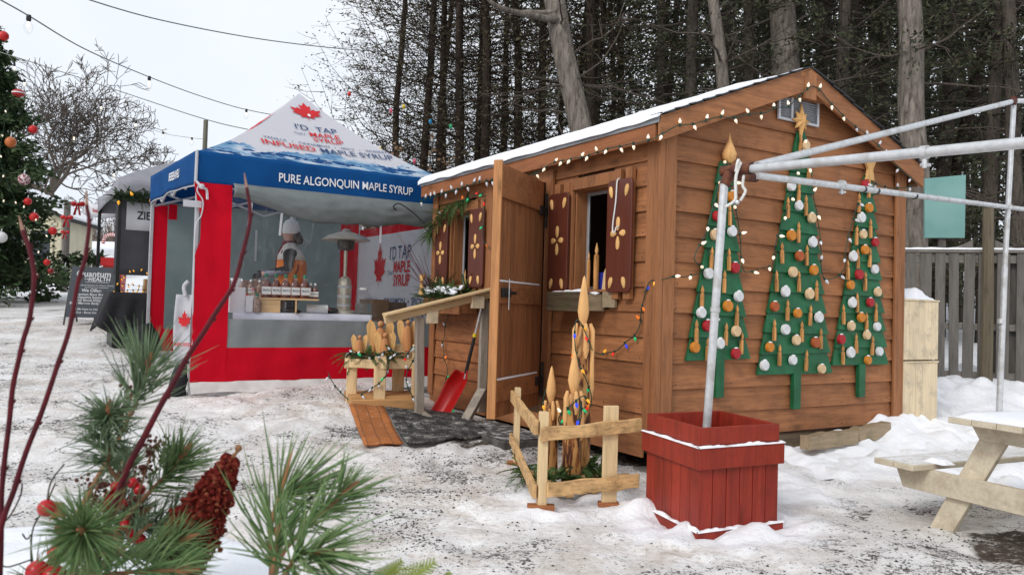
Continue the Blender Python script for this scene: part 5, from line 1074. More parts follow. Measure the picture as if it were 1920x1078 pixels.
# front wall: red frame, grey band, clear window, rolled-up top
def fw(x, z): return Vector((x, -.028 + .02 * noise.noise((x * 2.3, z * 1.2, 5)) + .012 * noise.noise((x * 7, z * 1.1, 2)) + .012 * noise.noise((x * 4 + z * 3, z * 5 - x * 2, 6)), z))
def panel(name, x0, x1, z0, z1, m, nx=24, nz=16, y=0, f=None, parent=None):
    mb = MB(); f = f or fw; mb.grid(lambda u, v: f(x0 + (x1 - x0) * u, z0 + (z1 - z0) * v) + Vector((0, y, 0)), nx, nz); return mb.build(name, m, parent or TT, angle=180)
GZ0, GZ1 = .47, .775
mb = MB()
def leftstrip(u, v):
    z = .11 + (2.2 - .11) * v; xl = -.0 + (.05 * ss(.62, .72, v) * ss(.95, .8, v)) - .03 * ss(.9, 1, v); return fw(xl + (.36 - xl) * u, z) + Vector((0, -.02 * math.sin(v * 3), 0))
mb.grid(leftstrip, 10, 40); mb.build('red_side_strip', MT['tred'], TT, angle=180)
panel('red_bottom_strip', .36, TS, .11, GZ0, MT['tred'], 40, 8, y=-.001); panel('grey_band', .36, TS, GZ0, GZ1, MT['tgrey'], 60, 8); panel('clear_window', .36, TS, GZ1, 2.16, MT['vinyl'], 60, 30)
mb = MB(); mb.grid(lambda u, v: Vector((TS * u, -.03 - .10 * v + .02 * noise.noise((u * 6, v, 0)), .115 - .11 * v ** .6 + zfl(TS * u) * v)) if False else Vector((TS * u, -.03 - .09 * v + .02 * noise.noise((u * 6, v, 0)), .115 - .12 * v + .03 * abs(noise.noise((u * 5, 1, 0))) * v)), 60, 6); mb.build('ground_flap', pm('dirty_flap', (.66, .64, .62), (.5, .48, .46), .8, 6), TT, angle=180)
mb = MB()
def roll(u, v):
    x = .36 + (TS - .36) * u; sag = .09 + .16 * ss(0, .35, u) + .07 * math.sin(u * 5) * .5 + .03 * noise.noise((u * 9, 0, 1)); z = 2.22 - (2.22 - (2.16 - sag)) * v
    return Vector((x, -.05 - .07 * math.sin(v * math.pi) ** .7 + .015 * noise.noise((x * 5, v * 5, 0)), z))
mb.grid(roll, 80, 14); mb.build('rolled_flap', MT['tgrey'], TT, angle=180, solid=.004)
for x, z in ((.52, 1.78), (.86, 1.7), (1.62, 1.9), (2.05, 1.7)):
    mb = MB(); mb.box((x, -.06, z), (x + .025, -.055, z + .25), Matrix.Translation((x, 0, z)) @ Matrix.Rotation(random.uniform(-.05, .12), 4, 'Y') @ Matrix.Translation((-x, 0, -z))); mb.build('tie_strap', MT['twhite'], TT)
mb = MB(); mb.tube(spl([(.02, -.035, 2.17), (-.0, -.05, 2.1), (.06, -.05, 2.0), (.05, -.04, 1.85), (-.0, -.04, 1.72), (.0, -.04, 1.2), (.01, -.04, .5)]), .008, 5); mb.build('edge_cord', MT['twhite'], TT)
mb = MB(); mb.tube(spl([(-.01, -.05, 2.2), (.04, -.08, 2.14), (.09, -.06, 2.12), (.10, -.07, 2.02)]), .014, 6); mb.sphere((.04, -.07, 2.15), .03, 8); mb.build('tied_fabric', MT['twhite'], TT)
mb = MB(); mb.box((-.13, -.04, 1.93), (.05, -.035, 2.0)); mb.build('white_tag', MT['twhite'], TT)
# back and right walls
fb = lambda x, z: Vector((x, TS - .03 - .03 * noise.noise((x * 1.4, z, 8)), z))
BZ = .16
panel('red_side_strip', .04, .22, BZ, 2.25, MT['tred'], 6, 20, f=fb); panel('red_side_strip', 2.72, TS - .04, BZ, 2.25, MT['tred'], 6, 20, f=fb); panel('red_bottom_strip', .22, 2.72, BZ, .55, MT['tred'], 20, 6, f=fb)
panel('back_panel', .22, 2.72, .55, 2.30, MT['teal'], 30, 20, f=fb, y=-.0)
mb = MB(); mb.box((.22, TS - .075, 2.06), (.33, TS - .07, 2.27)); mb.build('red_corner_patch', MT['tred'], TT)
for x in (.95, 1.4):
    mb = MB(); mb.box((x, TS - .09, 1.55), (x + .03, TS - .085, 2.0)); mb.build('tie_strap', MT['twhite'], TT)
fr_ = lambda y, z: Vector((TS - .03 + .03 * noise.noise((y * 2.5, z * .6, 4)), y, z))
panel('banner_wall', .05, TS - .08, .1, 2.0, MT['twhite'], 30, 20, f=fr_); panel('red_top_strip', .05, TS - .08, 2.0, 2.12, MT['tred'], 20, 2, f=fr_, y=0)
bw = lambda u, v: fr_(2.75 - u, v) + Vector((-.012, 0, 0))
mb = MB(); fan(mb, [(x * .9 + .60, y * 1.3 + 1.52) for x, y in leafpoly(.52)], bw, (.60, 1.52)); mb.build('leaf_emblem', MT['lettred'], TT, smooth=False)
def btext(s, sz, u, v, m_, **k):
    mb = MB(); put_text(mb, s, bw, sz, u, v, **k); mb.build('lettering', m_, TT, smooth=False)
btext("I'D TAP", .27, 1.28, 1.70, MT['lettnavy'], sx=.85); btext('MAPLE', .22, 1.36, 1.50, MT['lettred'], bold=.03, sx=.85); btext('SYRUP', .22, 1.36, 1.31, MT['lettred'], bold=.03, sx=.85); btext('THAT', .10, .99, 1.42, MT['lettnavy'])
btext('VANILLA  •  CINNAMON  •  SPICY', .13, 1.05, 1.02, MT['lettnavy'], bold=.01); btext('INFUSED', .26, .72, .80, MT['lettred'], bold=.03, sx=.9); btext('MAPLE SYRUP', .26, 1.98, .80, MT['lettnavy'], bold=.01, sx=.9)
# dark iron bracket on the shed's far corner
t = thing('hanging_bracket', 'black scrolled iron bracket on the far corner of the shed', 'bracket', SHZ, SHR)
mb = MB(); mb.tube(spl([(-.06, 3.92, 2.0), (-.12, 3.98, 1.98), (-.25, 4.02, 2.1), (-.42, 4.05, 2.2), (-.5, 4.05, 2.16), (-.46, 4.05, 2.12)]), .008, 6); mb.tube(spl([(-.06, 3.92, 1.9), (-.1, 3.96, 1.9), (-.12, 3.98, 1.96), (-.08, 3.95, 1.98)]), .007, 6); mb.build('scroll', MT['black'], t)
# ------------------------------------------------------------------ inside the tent
TF = lambda x, y, z: FR[TT] @ Vector((x, y, z))
def tin(name, label, cat, x, y, z, rz=0, group=None): return thing(name, label, cat, TF(x, y, z), TR + rz, group)
TB = .845
t = tin('folding_table', 'long folding table under a white cloth behind the tent window', 'table', .45, .14, 0)
mb = MB(); mb.grid(lambda u, v: ((1.62) * u, .0 + .72 * v, TB + .004 * noise.noise((u * 9, v * 4, 0))), 30, 8); mb.grid(lambda u, v: (1.62 * u, -.012 * math.sin(u * 40) * v - .002, TB - .30 * v), 60, 4); mb.grid(lambda u, v: (1.62 + .01 * v, .72 * u, TB - .3 * v), 10, 3); mb.build('cloth', pm('white_cloth', (.74, .74, .84), (.7, .7, .8), .9, 4), t, angle=180, solid=.003)
for x in (.06, 1.54):
    for y in (.05, .65):
        mb = MB(); mb.tube([(x, y, 0), (x, y, TB - .02)], .014, 8); mb.build('leg', MT['galv'], t)
MT['syrup'] = pm('maple_syrup', (.16, .028, .008), (.08, .012, .005), .12, 20, bump=0, spec=.8); MT['label'] = pm('paper_label', (.78, .76, .74), (.7, .68, .66), .7, 30, bump=0, c3=(.72, .5, .45)); MT['gcap'] = pm('green_cap', (.01, .16, .08), bump=0)
MT['clearglass'] = NT('clear_glass').fin((.85, .9, .9), .04); b_ = MT['clearglass'].node_tree.nodes['Principled BSDF']; b_.inputs['Transmission Weight'].default_value = .92; b_.inputs['IOR'].default_value = 1.2
MT['nuts'] = pm('nut_mix', (.14, .06, .04), (.42, .30, .24), .5, 60, bump=.5); MT['gauze'] = pm('orange_label_edge', (.75, .2, .03), bump=0)
def bottle(name, label, x, y, z, h, r, liq, cap, group, labl=True, sx=1.0):
    t = tin(name, label, 'bottle' if 'bottle' in name else 'jar', x, y, z, random.uniform(-.15, .15), group)
    mb = MB(); mb.lathe([(r * .85, 0), (r, h * .06), (r, h * .5), (r * .8, h * .62), (r * .38, h * .74)], 14, None, sx=sx, sy=.75); mb.build('contents', liq, t)
    mb = MB(); mb.lathe([(r * .36, h * .74), (r * .3, h * .86)], 10); mb.build('neck', MT['clearglass'], t)
    mb = MB(); mb.lathe([(r * .42, h * .86), (r * .42, h * .95), (r * .3, h)], 12); mb.build('cap', cap, t)
    if labl:
        mb = MB(); mb.box((-r * .92 * sx, -r * .80, h * .14), (r * .92 * sx, -r * .77, h * .46)); lb = mb.build('label', MT['label'], t)
        mb = MB(); put_text(mb, 'MAPLE', lambda u, v: Vector((u, -r * .812, v)), h * .11, 0, h * .31, bold=.02); mb.build('lettering', MT['lettnavy'], lb, smooth=False)
    return t
RX, RY = .98, .22
t = tin('wooden_riser', 'pale wooden riser shelf carrying the row of syrup bottles', 'riser', RX, RY, TB + .004, -.28)
mb = MB(); mb.box((-.24, -.09, .145), (.43, .12, .165)); mb.build('shelf_board', MT['pinex'], t, bevel=.003)
for x in (-.23, .17): mb = MB(); mb.box((x, -.08, 0), (x + (.24 if x < 0 else .02), -.06 if x < 0 else .11, .145)); mb.build('riser_leg', MT['pinex'], t, bevel=.003)
random.seed(3); names = ['first', 'second', 'third', 'fourth', 'fifth']
for i in range(5):
    p = Matrix.Rotation(-.28, 4, 'Z') @ Vector((-.15 + i * .105, -.02, 0)); bottle('syrup_bottle', names[i] + ' green-capped syrup bottle from the left on the wooden riser', RX + p.x, RY + p.y, TB + .17, .27, .052, MT['syrup'], MT['gcap'], 'syrup bottles on the wooden riser', sx=1.15)
for i in range(2):
    p = Matrix.Rotation(-.28, 4, 'Z') @ Vector((.34 + i * .05, .03, 0)); bottle('syrup_jar', ['left', 'right'][i] + ' small dark jar at the right end of the wooden riser', RX + p.x, RY + p.y, TB + .17, .18, .035, MT['syrup'], MT['galv'], 'dark jars on the riser')
t = tin('display_step', 'low stepped stand under the rows of candied nuts', 'stand', .50, .32, TB + .002)
mb = MB(); mb.box((0, 0, 0), (.62, .10, .05)); mb.box((0, .10, 0), (.62, .21, .12)); mb.box((0, .21, 0), (.62, .32, .19)); mb.build('steps', MT['twhite'], t, bevel=.003)
ji = 0
for row in range(3):
    for i in range(6):
        ji += 1; bottle('candy_jar', f'{["first", "second", "third", "fourth", "fifth", "sixth"][i]} jar from the left in the {["front", "middle", "back"][row]} row of candied nuts', .55 + i * .100, .37 + row * .11, TB + .053 + row * .07, .15 + (.03 if row == 2 else 0), .036, MT['nuts'], MT['red'] if row < 2 else MT['galv'], 'jars of candied nuts on the tent table', labl=(i % 2 == 0), sx=1)
bottle('candy_jar', 'round jar of dark candy with a green lid left of the riser', .705, .15, TB + .004, .21, .055, MT['nuts'], MT['gcap'], None, labl=False)
def carton(name, label, cat, x, y, z, dx, dy, dz, m, rz=0, group=None, label_=None):
    t = tin(name, label, cat, x, y, z, rz, group); mb = MB(); mb.box((-dx / 2, -dy / 2, 0), (dx / 2, dy / 2, dz)); b = mb.build('box_body', m, t, bevel=.003); return t
whitecard = pm('white_card', (.74, .74, .78), (.7, .7, .74), .7, 4, bump=0)
carton('sign_card', 'large white card standing at the left end of the tent table', 'card', .50, .17, TB + .004, .17, .03, .27, whitecard, .1)
carton('sign_card', 'small white card standing between the large card and the dark candy jar', 'card', .62, .13, TB + .004, .075, .02, .18, whitecard, .05)
for i in range(4): carton('candy_pack', ['first', 'second', 'third', 'fourth'][i] + ' clear pack of nuts from the left behind the jars', 'pack', .48 + i * .13, .70, TB + .005, .12, .06, .36 + (.02 if i % 2 else 0), MT['nuts'] if i != 1 else whitecard, 0, 'packs of nuts behind the jars')
t = tin('paper_roll', 'white paper towel roll lying on the tent table', 'paper roll', 1.42, .22, TB + .055, -.3); mb = MB(); mb.tube([(-.12, .0, 0), (.12, 0, 0)], .05, 20); mb.build('roll', MT['white'], t); mb = MB(); mb.tube([(.1195, 0, 0), (.1215, 0, 0)], .018, 12); mb.build('core', MT['black'], t)
t = tin('glove', 'pink rubber glove lying behind the paper roll', 'glove', 1.50, .38, TB + .045); mb = MB(); mb.grid(lambda u, v: (-.12 + .24 * u, -.06 + .12 * v, .045 * math.sin(math.pi * u) ** .4 * math.sin(math.pi * v) ** .4 + .02 * noise.noise((u * 4, v * 4, 0))), 14, 10); mb.build('cloth', pm('pink_cloth', (.62, .22, .2)), t, angle=180, solid=.01)
t['label'] = 'folded pink cloth lying behind the paper roll'; t['category'] = 'cloth'; t.name = 'folded_cloth'
def lump(name, label, cat, x, y, z, sx, sy, sz, m, seed=0):
    t = tin(name, label, cat, x, y, z); mb = MB(); mb.sphere((0, 0, sz * .8), 1, 20, sc=(sx, sy, sz)); mb.v = [tuple(Vector(p) * (1 + .25 * noise.noise((p[0] * 12, p[1] * 12, p[2] * 12 + seed)))) for p in mb.v]; mb.build('fabric', m, t, angle=180)
lump('black_scarf', 'crumpled black cloth under the wooden riser', 'cloth', 1.12, .2, TB + .002, .13, .07, .03, MT['black']); lump('black_scarf', 'crumpled black cloth at the foot of the patio heater', 'cloth', 1.66, .44, TB + .002, .09, .06, .04, MT['black'], 4)
# patio heater on the table
HX, HY = 1.87, .55
t = tin('patio_heater', 'steel table-top patio heater with mushroom reflector', 'patio heater', HX, HY, TB)
MT['steel'] = pm('brushed_steel', (.66, .60, .48), (.54, .49, .40), .35, 3, stretch=(1, 1, 8), metal=.5, bump=.03)
for nm, pf, n_ in (('base', [(.17, 0), (.17, .03), (.10, .05)], 28), ('tank_cover', [(.082, .05), (.085, .06), (.085, .32), (.075, .42), (.04, .46)], 24), ('pole', [(.022, .46), (.022, .80)], 14), ('burner', [(.06, .78), (.10, .80), (.11, .87), (.10, .90), (.03, .92)], 24), ('reflector', [(.295, .90), (.30, .905), (.22, .96), (.10, 1.0), (.06, 1.01), (.055, 1.03), (.03, 1.045)], 36)):
    mb = MB(); mb.lathe(pf, n_); mb.build(nm, MT['steel'] if nm != 'burner' else pm('burner_mesh', (.10, .09, .08), metal=.6, rough=.5), t, angle=40)
for z in (.09, .20, .32): mb = MB(); mb.lathe([(.087, z), (.088, z + .03)], 24); mb.build('band', pm('tank_band', (.6, .6, .6)), t)
t = tin('glass_jar', 'large empty glass jar with white lid right of the heater', 'jar', 2.02, .30, TB + .004)
mb = MB(); mb.lathe([(.09, 0), (.10, .02), (.10, .20), (.085, .24), (.05, .28), (.05, .30)], 24); mb.build('glass_body', MT['vinyl'], t); mb = MB(); mb.lathe([(.095, .012), (.097, .13)], 24); mb.build('water', MT['clearglass'], t); mb = MB(); mb.lathe([(.055, .295), (.055, .32)], 20); mb.build('lid', MT['white'], t)
card = pm('brown_cardboard', (.27, .16, .09), (.21, .125, .07), .85, 6)
t = tin('side_table', 'low side table behind the jar carrying the brown cartons', 'table', 2.48, .75, 0); mb = MB(); mb.box((-.33, -.22, .50), (.33, .25, .53)); mb.build('tabletop', MT['black'], t)
for x in (-.29, .29):
    for y in (-.18, .2): mb = MB(); mb.tube([(x, y, 0), (x, y, .5)], .015, 8); mb.build('leg', MT['galv'], t)
carton('cardboard_box', 'lower wide brown carton at the right end of the tent table', 'carton', 2.46, .74, .533, .58, .38, .27, card, .1, 'brown cartons in the tent'); carton('cardboard_box', 'upper left brown carton stacked beside the glass jar', 'carton', 2.33, .70, .806, .25, .3, .23, card, .2, 'brown cartons in the tent'); carton('cardboard_box', 'upper right darker brown carton under the banner', 'carton', 2.61, .76, .806, .27, .3, .20, pm('dark_carton', (.13, .08, .05)), .0, 'brown cartons in the tent')
# ------------------------------------------------------------------ vendor
def skin_mesh(chains, sub=2):
    """chains: list of lists of (pos, radius); first chain starts at the pelvis; later ones begin at an existing point"""
    vs = []; rs = []; es = []; idx = {}
    def vi(p, r):
        k = tuple(round(c, 4) for c in p)
        if k not in idx: idx[k] = len(vs); vs.append(p); rs.append(r)
        return idx[k]
    for ch in chains:
        pr_ = None
        for p, r in ch:
            i = vi(p, r)
            if pr_ is not None: es.append((pr_, i))
            pr_ = i
    me = bpy.data.meshes.new('s'); me.from_pydata(vs, es, []); o = bpy.data.objects.new('s', me); col.objects.link(o)
    o.modifiers.new('skin', 'SKIN'); sm = o.modifiers.new('sub', 'SUBSURF'); sm.levels = sub; sm.render_levels = sub
    for i, sv in enumerate(me.skin_vertices[0].data): sv.radius = (rs[i] if isinstance(rs[i], tuple) else (rs[i], rs[i])); sv.use_root = (i == 0)
    bpy.context.view_layer.update()
    m_ = bpy.data.meshes.new_from_object(o.evaluated_get(bpy.context.evaluated_depsgraph_get()))
    V = [tuple(v.co) for v in m_.vertices]; F = [tuple(p.vertices) for p in m_.polygons]
    bpy.data.objects.remove(o); return V, F
PP = at(548, 470, 9.75); pz = .44
PE = thing('person', 'vendor in white beanie, orange and white vest and black gloves, standing behind the syrup table', 'person', (PP.x, PP.y, pz), R(186))
E_ = {}
def arm(s, elbow, wrist, hd):
    sh = (0, s * .20, 1.38); ch = [((0, 0, 1.36), (.13, .10)), (sh, .078), (tuple((Vector(sh) + Vector(elbow)) / 2), .072), (elbow, .060), (tuple((Vector(elbow) + Vector(wrist)) / 2), .052), (wrist, .034)]
    w_ = Vector(wrist); h = Vector(hd).normalized(); side = Vector((0, 0, 1)); up = h.cross(side).normalized(); pm_ = w_ + h * .055; out = [ch, [(wrist, .030), (tuple(pm_), .034), (tuple(w_ + h * .085), .030)]]
    kn = tuple(w_ + h * .085)
    for i, l in enumerate((.065, .075, .07, .055)):
        o2 = side * (.024 - i * .016); a = w_ + h * .10 + o2; b = a + h * l * .5 - up * .008; c = b + h * l * .35 - up * .028 * (1 if s > 0 else -1) * -1; out.append([(kn, .030), (tuple(a), .011), (tuple(b), .010), (tuple(c), .008)])
    a = w_ + h * .045 + side * .036; out.append([(tuple(pm_), .034), (tuple(a), .012), (tuple(a + h * .035 + side * .018), .010), (tuple(a + h * .06 + side * .012), .008)])
    return out
chains = [[((0, 0, .95), (.14, .11)), ((0, 0, 1.10), (.13, .10)), ((0, 0, 1.25), (.14, .11)), ((0, 0, 1.36), (.13, .10)), ((.015, 0, 1.47), .055), ((.03, 0, 1.52), .052), ((.035, 0, 1.58), (.085, .075)), ((.03, 0, 1.66), (.095, .082)), ((.02, 0, 1.73), (.06, .055))]]
chains += arm(1, (-.01, .29, 1.19), (.27, .21, 1.13), (1, -.1, -.25)) + arm(-1, (.07, -.27, 1.15), (.33, -.10, 1.14), (1, .25, -.3))
for s in (-1, 1): chains.append([((0, 0, .95), (.14, .11)), ((0, s * .09, .88), .095), ((.03, s * .10, .50), .06), ((0, s * .10, .10), .045), ((.02, s * .10, .035), .042), ((.15, s * .11, .03), .035)])
chains.append([((.03, 0, 1.66), (.095, .082)), ((.118, 0, 1.645), .016), ((.142, 0, 1.618), .014)])
V, F = skin_mesh(chains)
mb = MB(); mb.v = V; mb.f = F
skin = pm('skin', (.50, .27, .20), (.46, .24, .17), .55, 12, bump=0); gsl = pm('grey_sleeve', (.26, .26, .32), (.22, .22, .28), .9, 30); blk = pm('black_fabric', (.015, .015, .018), (.02, .02, .022), .9, 30)
mb.m = []
for f in F:
    c = sum((Vector(V[i]) for i in f), Vector()) / len(f); out_ = abs(c.y) > .14 or c.x > .2
    if c.z > 1.47: k = 0
    elif c.z < .93 and c.x < .25: k = 2
    elif out_ and c.x > .31: k = 2
    elif out_ and c.x > .285: k = 0
    elif abs(c.y) > .13 and c.z > 1.17: k = 2
    else: k = 1
    mb.m.append(k)
mb.build('body', [skin, gsl, blk], PE, angle=180)
K_ = 1.14
def loft(rings, n=24):
    mb = MB(); vs = []
    for (cx, rx, ry, z) in rings:
        for j in range(n):
            a = 2 * math.pi * j / n; vs.append((cx + rx * K_ * math.cos(a), ry * K_ * math.sin(a), z))
    fs = [(i * n + j, i * n + (j + 1) % n, (i + 1) * n + (j + 1) % n, (i + 1) * n + j) for i in range(len(rings) - 1) for j in range(n)]
    return mb.add(vs, fs)
vo = pm('orange_vest', (.80, .21, .02), (.7, .17, .015), .7, 9, bump=.3, bd=.02); vw = pm('white_vest', (.70, .66, .6), (.6, .56, .5), .8, 9, bump=.3); mar = pm('maroon_trim', (.17, .008, .018))
loft([(0, .150, .185, .90), (0, .145, .19, 1.0), (0.0, .148, .190, 1.12), (0, .150, .190, 1.24), (0.005, .142, .185, 1.31)]).build('vest', vo, PE, solid=.012, angle=180)
loft([(0.005, .143, .186, 1.31), (0.01, .132, .175, 1.37), (0.012, .108, .150, 1.42), (0.02, .078, .10, 1.47), (.025, .066, .074, 1.52)]).build('vest_yoke', vw, PE, solid=.012, angle=180)
mb = MB(); mb.tube([(.172, .02, .9), (.172, .02, 1.1), (.170, .02, 1.3), (.14, .02, 1.42), (.10, .01, 1.5)], .022, 8)
for s in (-1, 1): mb.tube(spl([(-.05, s * .205, .92), (-.07, s * .205, 1.1), (-.10, s * .175, 1.25), (.09, s * .155, 1.38), (.05, s * .10, 1.46)]), .011, 6)
mb.build('vest_trim', mar, PE); loft([(.025, .07, .075, 1.47), (.035, .075, .075, 1.51), (.04, .068, .068, 1.545)]).build('neck_warmer', mar, PE, solid=.01, angle=180)
mb = MB(); mb.lathe([(.103, 1.635), (.108, 1.65), (.106, 1.70), (.098, 1.75), (.078, 1.79), (.04, 1.815)], 20, Matrix.Translation((.02, 0, 0)), sy=.92); mb.sphere((.005, 0, 1.825), .034, 10); mb.build('beanie', pm('white_knit', (.74, .73, .72), (.62, .61, .6), .95, 60, bump=.6), PE, angle=180)
mb = MB(); mb.sphere((-.045, 0, 1.62), .068, 14, sc=(.9, 1.05, 1.1)); mb.sphere((-.085, .02, 1.57), .05, 12, sc=(1, 1.0, 1.3)); mb.build('hair', pm('dark_hair', (.02, .012, .01), (.04, .025, .018), .6, 40), PE, angle=180)
mb = MB()
for s in (-1, 1): mb.sphere((.112, s * .035, 1.655), .010, 8)
mb.build('eyes', MT['black'], PE); mb = MB(); mb.tube([(.112, -.022, 1.59), (.121, 0, 1.588), (.112, .022, 1.59)], .006, 6); mb.build('mouth', pm('lips', (.4, .12, .1)), PE)

# ------------------------------------------------------------------ things at the tent's front left leg
t = thing('banner_bag', 'white printed tent bag hanging on the front left tent leg above a black weight', 'bag', TF(-.06, -.02, 0), TR - .5)
mb = MB(); mb.grid(lambda u, v: (-.11 + .17 * u - .02 * math.sin(v * 3), .03 + .05 * math.sin(math.pi * u), .30 + .72 * v), 8, 14); mb.tube(spl([(-.02, .04, 1.0), (-.04, .04, 1.1), (-.0, .04, 1.16)]), .02, 6); mb.build('bag_cloth', MT['twhite'], t, angle=180, solid=.004)
mb = MB(); fan(mb, [(x * .15, y * .2) for x, y in leafpoly(1)], lambda x, y: Vector((-.02 + x, .025, .75 + y))); mb.build('leaf_emblem', MT['lettred'], t, smooth=False)
mb = MB(); put_text(mb, 'INFUSED', lambda u, v: Vector((u - .03, .022, .50 + v)), .045, 0, 0, bold=.03); mb.build('lettering', MT['lettred'], t, smooth=False)
def sack(name, label, p, r, h, rz, tilt, m_, extra=True):
    t = thing(name, label, 'bag', p, rz, None, rot=(0, tilt, rz)); mb = MB(); n = 24; prof = [(.55, 0), (.9, .04), (1, .25), (.92, .6), (.8, .85), (.72, 1.0), (.60, .97), (.5, .93)]
    mb.lathe([(r * a, h * b) for a, b in prof], n); mb.v = [tuple(Vector(q) + Vector((noise.noise(Vector(q) * 7), noise.noise(Vector(q) * 7 + Vector((3, 3, 3))), noise.noise(Vector(q) * 6 + Vector((9, 3, 3))))) * .035) for q in mb.v]; mb.build('sack', m_, t, angle=180); return t
g = at(285, 640, 10.55); sack('black_bag', 'black cloth weight bag leaning against the rear left tent leg', (g.x, g.y, G0(g.x, g.y) + .02), .17, .40, .4, -.35, blk)
g = TF(-.08, .05, 0); sack('black_bag', 'black weight bag at the foot of the front left tent leg', (g.x - .03, g.y, G0(g.x, g.y) - .02), .09, .33, .4, .1, blk)
# ------------------------------------------------------------------ grey tent behind on the left
GO = Vector((-5.86, 11.75, 0)); GO.z = G0(GO.x, GO.y); GT = thing('market_tent', 'dark grey market tent with evergreen garland behind the blue tent', 'tent', GO, TR)
gr = pm('grey_canopy', (.30, .30, .33), (.24, .24, .27), .8, 3, bump=.3, bd=.03); dgr = pm('charcoal_wall', (.075, .075, .085), (.06, .06, .07), .85, 3, bump=.3, bd=.03)
mb = MB(); hz = 2.42; nG = 12
for s_ in range(4): mb.grid(lambda u, v: Vector(([(2 * u - 1), 1, -(2 * u - 1), -1][s_] * 1.5 * (1 - v) + 1.5, [-1, (2 * u - 1), 1, -(2 * u - 1)][s_] * 1.5 * (1 - v) + 1.5, hz + .75 * (v ** .9) - .05 * math.sin(math.pi * u) * (1 - v))), 12, 10)
mb.build('canopy', gr, GT, angle=50)
for s_ in range(4):
    mb = MB(); mb.grid(lambda u, v: Vector(([(2 * u - 1), 1, -(2 * u - 1), -1][s_] * 1.51 + 1.5, [-1, (2 * u - 1), 1, -(2 * u - 1)][s_] * 1.51 + 1.5, hz - .28 * v - .05 * math.sin(math.pi * u) + .10 * math.sin(math.pi * u) * v)), 16, 3); mb.build('valance', gr, GT, angle=180, solid=.003)
for (x, y) in ((0.02, .02), (2.98, .02), (.02, 2.98), (2.98, 2.98)): mb = MB(); mb.box((x - .025, y - .025, -.1), (x + .025, y + .025, hz)); mb.build('leg', MT['black'], GT)
mb = MB(); mb.grid(lambda u, v: (.06 + 2.85 * u, .9 + .04 * noise.noise((u * 8, v * 2, 0)), 1.0 + 1.25 * v), 30, 10); mb.grid(lambda u, v: (2.95, .1 + 2.8 * u, .1 + 2.2 * v), 8, 8); mb.build('curtain_wall', dgr, GT, angle=180, solid=.003)
t = thing('paper_sign', 'white paper sign with black letters hanging in the grey tent', 'sign', GO, TR)
mb = MB(); mb.grid(lambda u, v: (.12 + .85 * u, .1, 1.66 + .42 * v), 2, 2); mb.build('sheet', whitecard, t, solid=.006)
mb = MB(); put_text(mb, 'ZIE BYDS', lambda u, v: Vector((.54 + u, .090, 1.88 + v)), .17, 0, 0, bold=.02, sx=.8); mb.build('lettering', pm('black_ink', (.02, .02, .02), bump=0), t, smooth=False)
greenery('garland', 'evergreen garland hanging under the eave of the grey tent', 'garland', [GO + Vector((-.05, -.08, hz - .3)), GO + Vector((.5, .24, hz - .22)), GO + Vector((1.0, .55, hz - .25))], 140, .22, .05, MT['spruce'], seed=41, up=0, frame=W0)
lightstring('warm bulbs in the garland of the grey tent', [GO + Vector((-.05, -.16, hz - .36)), GO + Vector((.4, .1, hz - .26)), GO + Vector((.9, .42, hz - .22))], .22, 'y', frame=1, down=None, seed=42, scale=1.8)
_q = at(268, 610, 11.3); t = thing('display_table', 'table under a black cloth in front of the grey tent', 'table', at(268, 610, 11.3), TR); t.location.z = G0(t.location.x, t.location.y) ; FR[t] = Matrix.Translation(t.location) @ Matrix.Rotation(TR, 4, 'Z')
mb = MB(); fl = lambda u, w_: .03 * math.sin(u * 30) * w_
mb.grid(lambda u, v: (-.45 + 1.0 * u, -.15 + .75 * v, .76), 4, 4); mb.grid(lambda u, v: (-.45 + 1.0 * u - .16 * v * (1 - u), -.15 - .02 - fl(u, v) - .06 * v, .76 - (.72 - .25 * (1 - u) ** 3) * v), 40, 6); mb.grid(lambda u, v: (-.45 - .16 * v - fl(u, v) * .5, -.17 + .77 * u - .06 * v * (1 - u), .76 - (.47 + .1 * u) * v), 30, 6); mb.grid(lambda u, v: (.55 + .02, -.15 + .75 * u, .76 * (1 - v) + .04), 4, 4); mb.build('black_cloth', blk, t, angle=180, solid=.004)
mb = MB(); mb.box((-.4, -.1, 0), (.5, .55, .74)); mb.build('table_frame', MT['black'], t)
DT = t.location.copy()
def dpos(x, y, z): return FR[t] @ Vector((x, y, z))
for i, (x, y, dx, dy, dz, z, lab) in enumerate([(.15, .05, .32, .18, .09, .765, 'lower flat kraft box on the black-clothed table'), (.12, .06, .24, .16, .10, .86, 'upper kraft box on the black-clothed table'), (.4, .1, .2, .2, .16, .765, 'tall kraft box at the right end of the black-clothed table')]):
    k = thing('kraft_box', lab, 'box', dpos(x, y, z), TR, 'kraft boxes on the black-clothed table'); mb = MB(); mb.box((-dx / 2, -dy / 2, 0), (dx / 2, dy / 2, dz)); mb.build('box_body', pm('kraft' + str(i), (.36, .22, .10)), k, bevel=.003)
lightstring('tiny warm lights strewn over the black-clothed table', [dpos(-.42, -.14, .78), dpos(-.1, -.12, .80), dpos(.1, -.14, .79), dpos(.5, -.1, .79), dpos(.2, .3, .85), dpos(-.3, .3, .9), dpos(-.1, .35, 1.05), dpos(.3, .35, 1.1)], .07, 'y', frame=1, down=None, seed=43, scale=.9, cr_=.002)
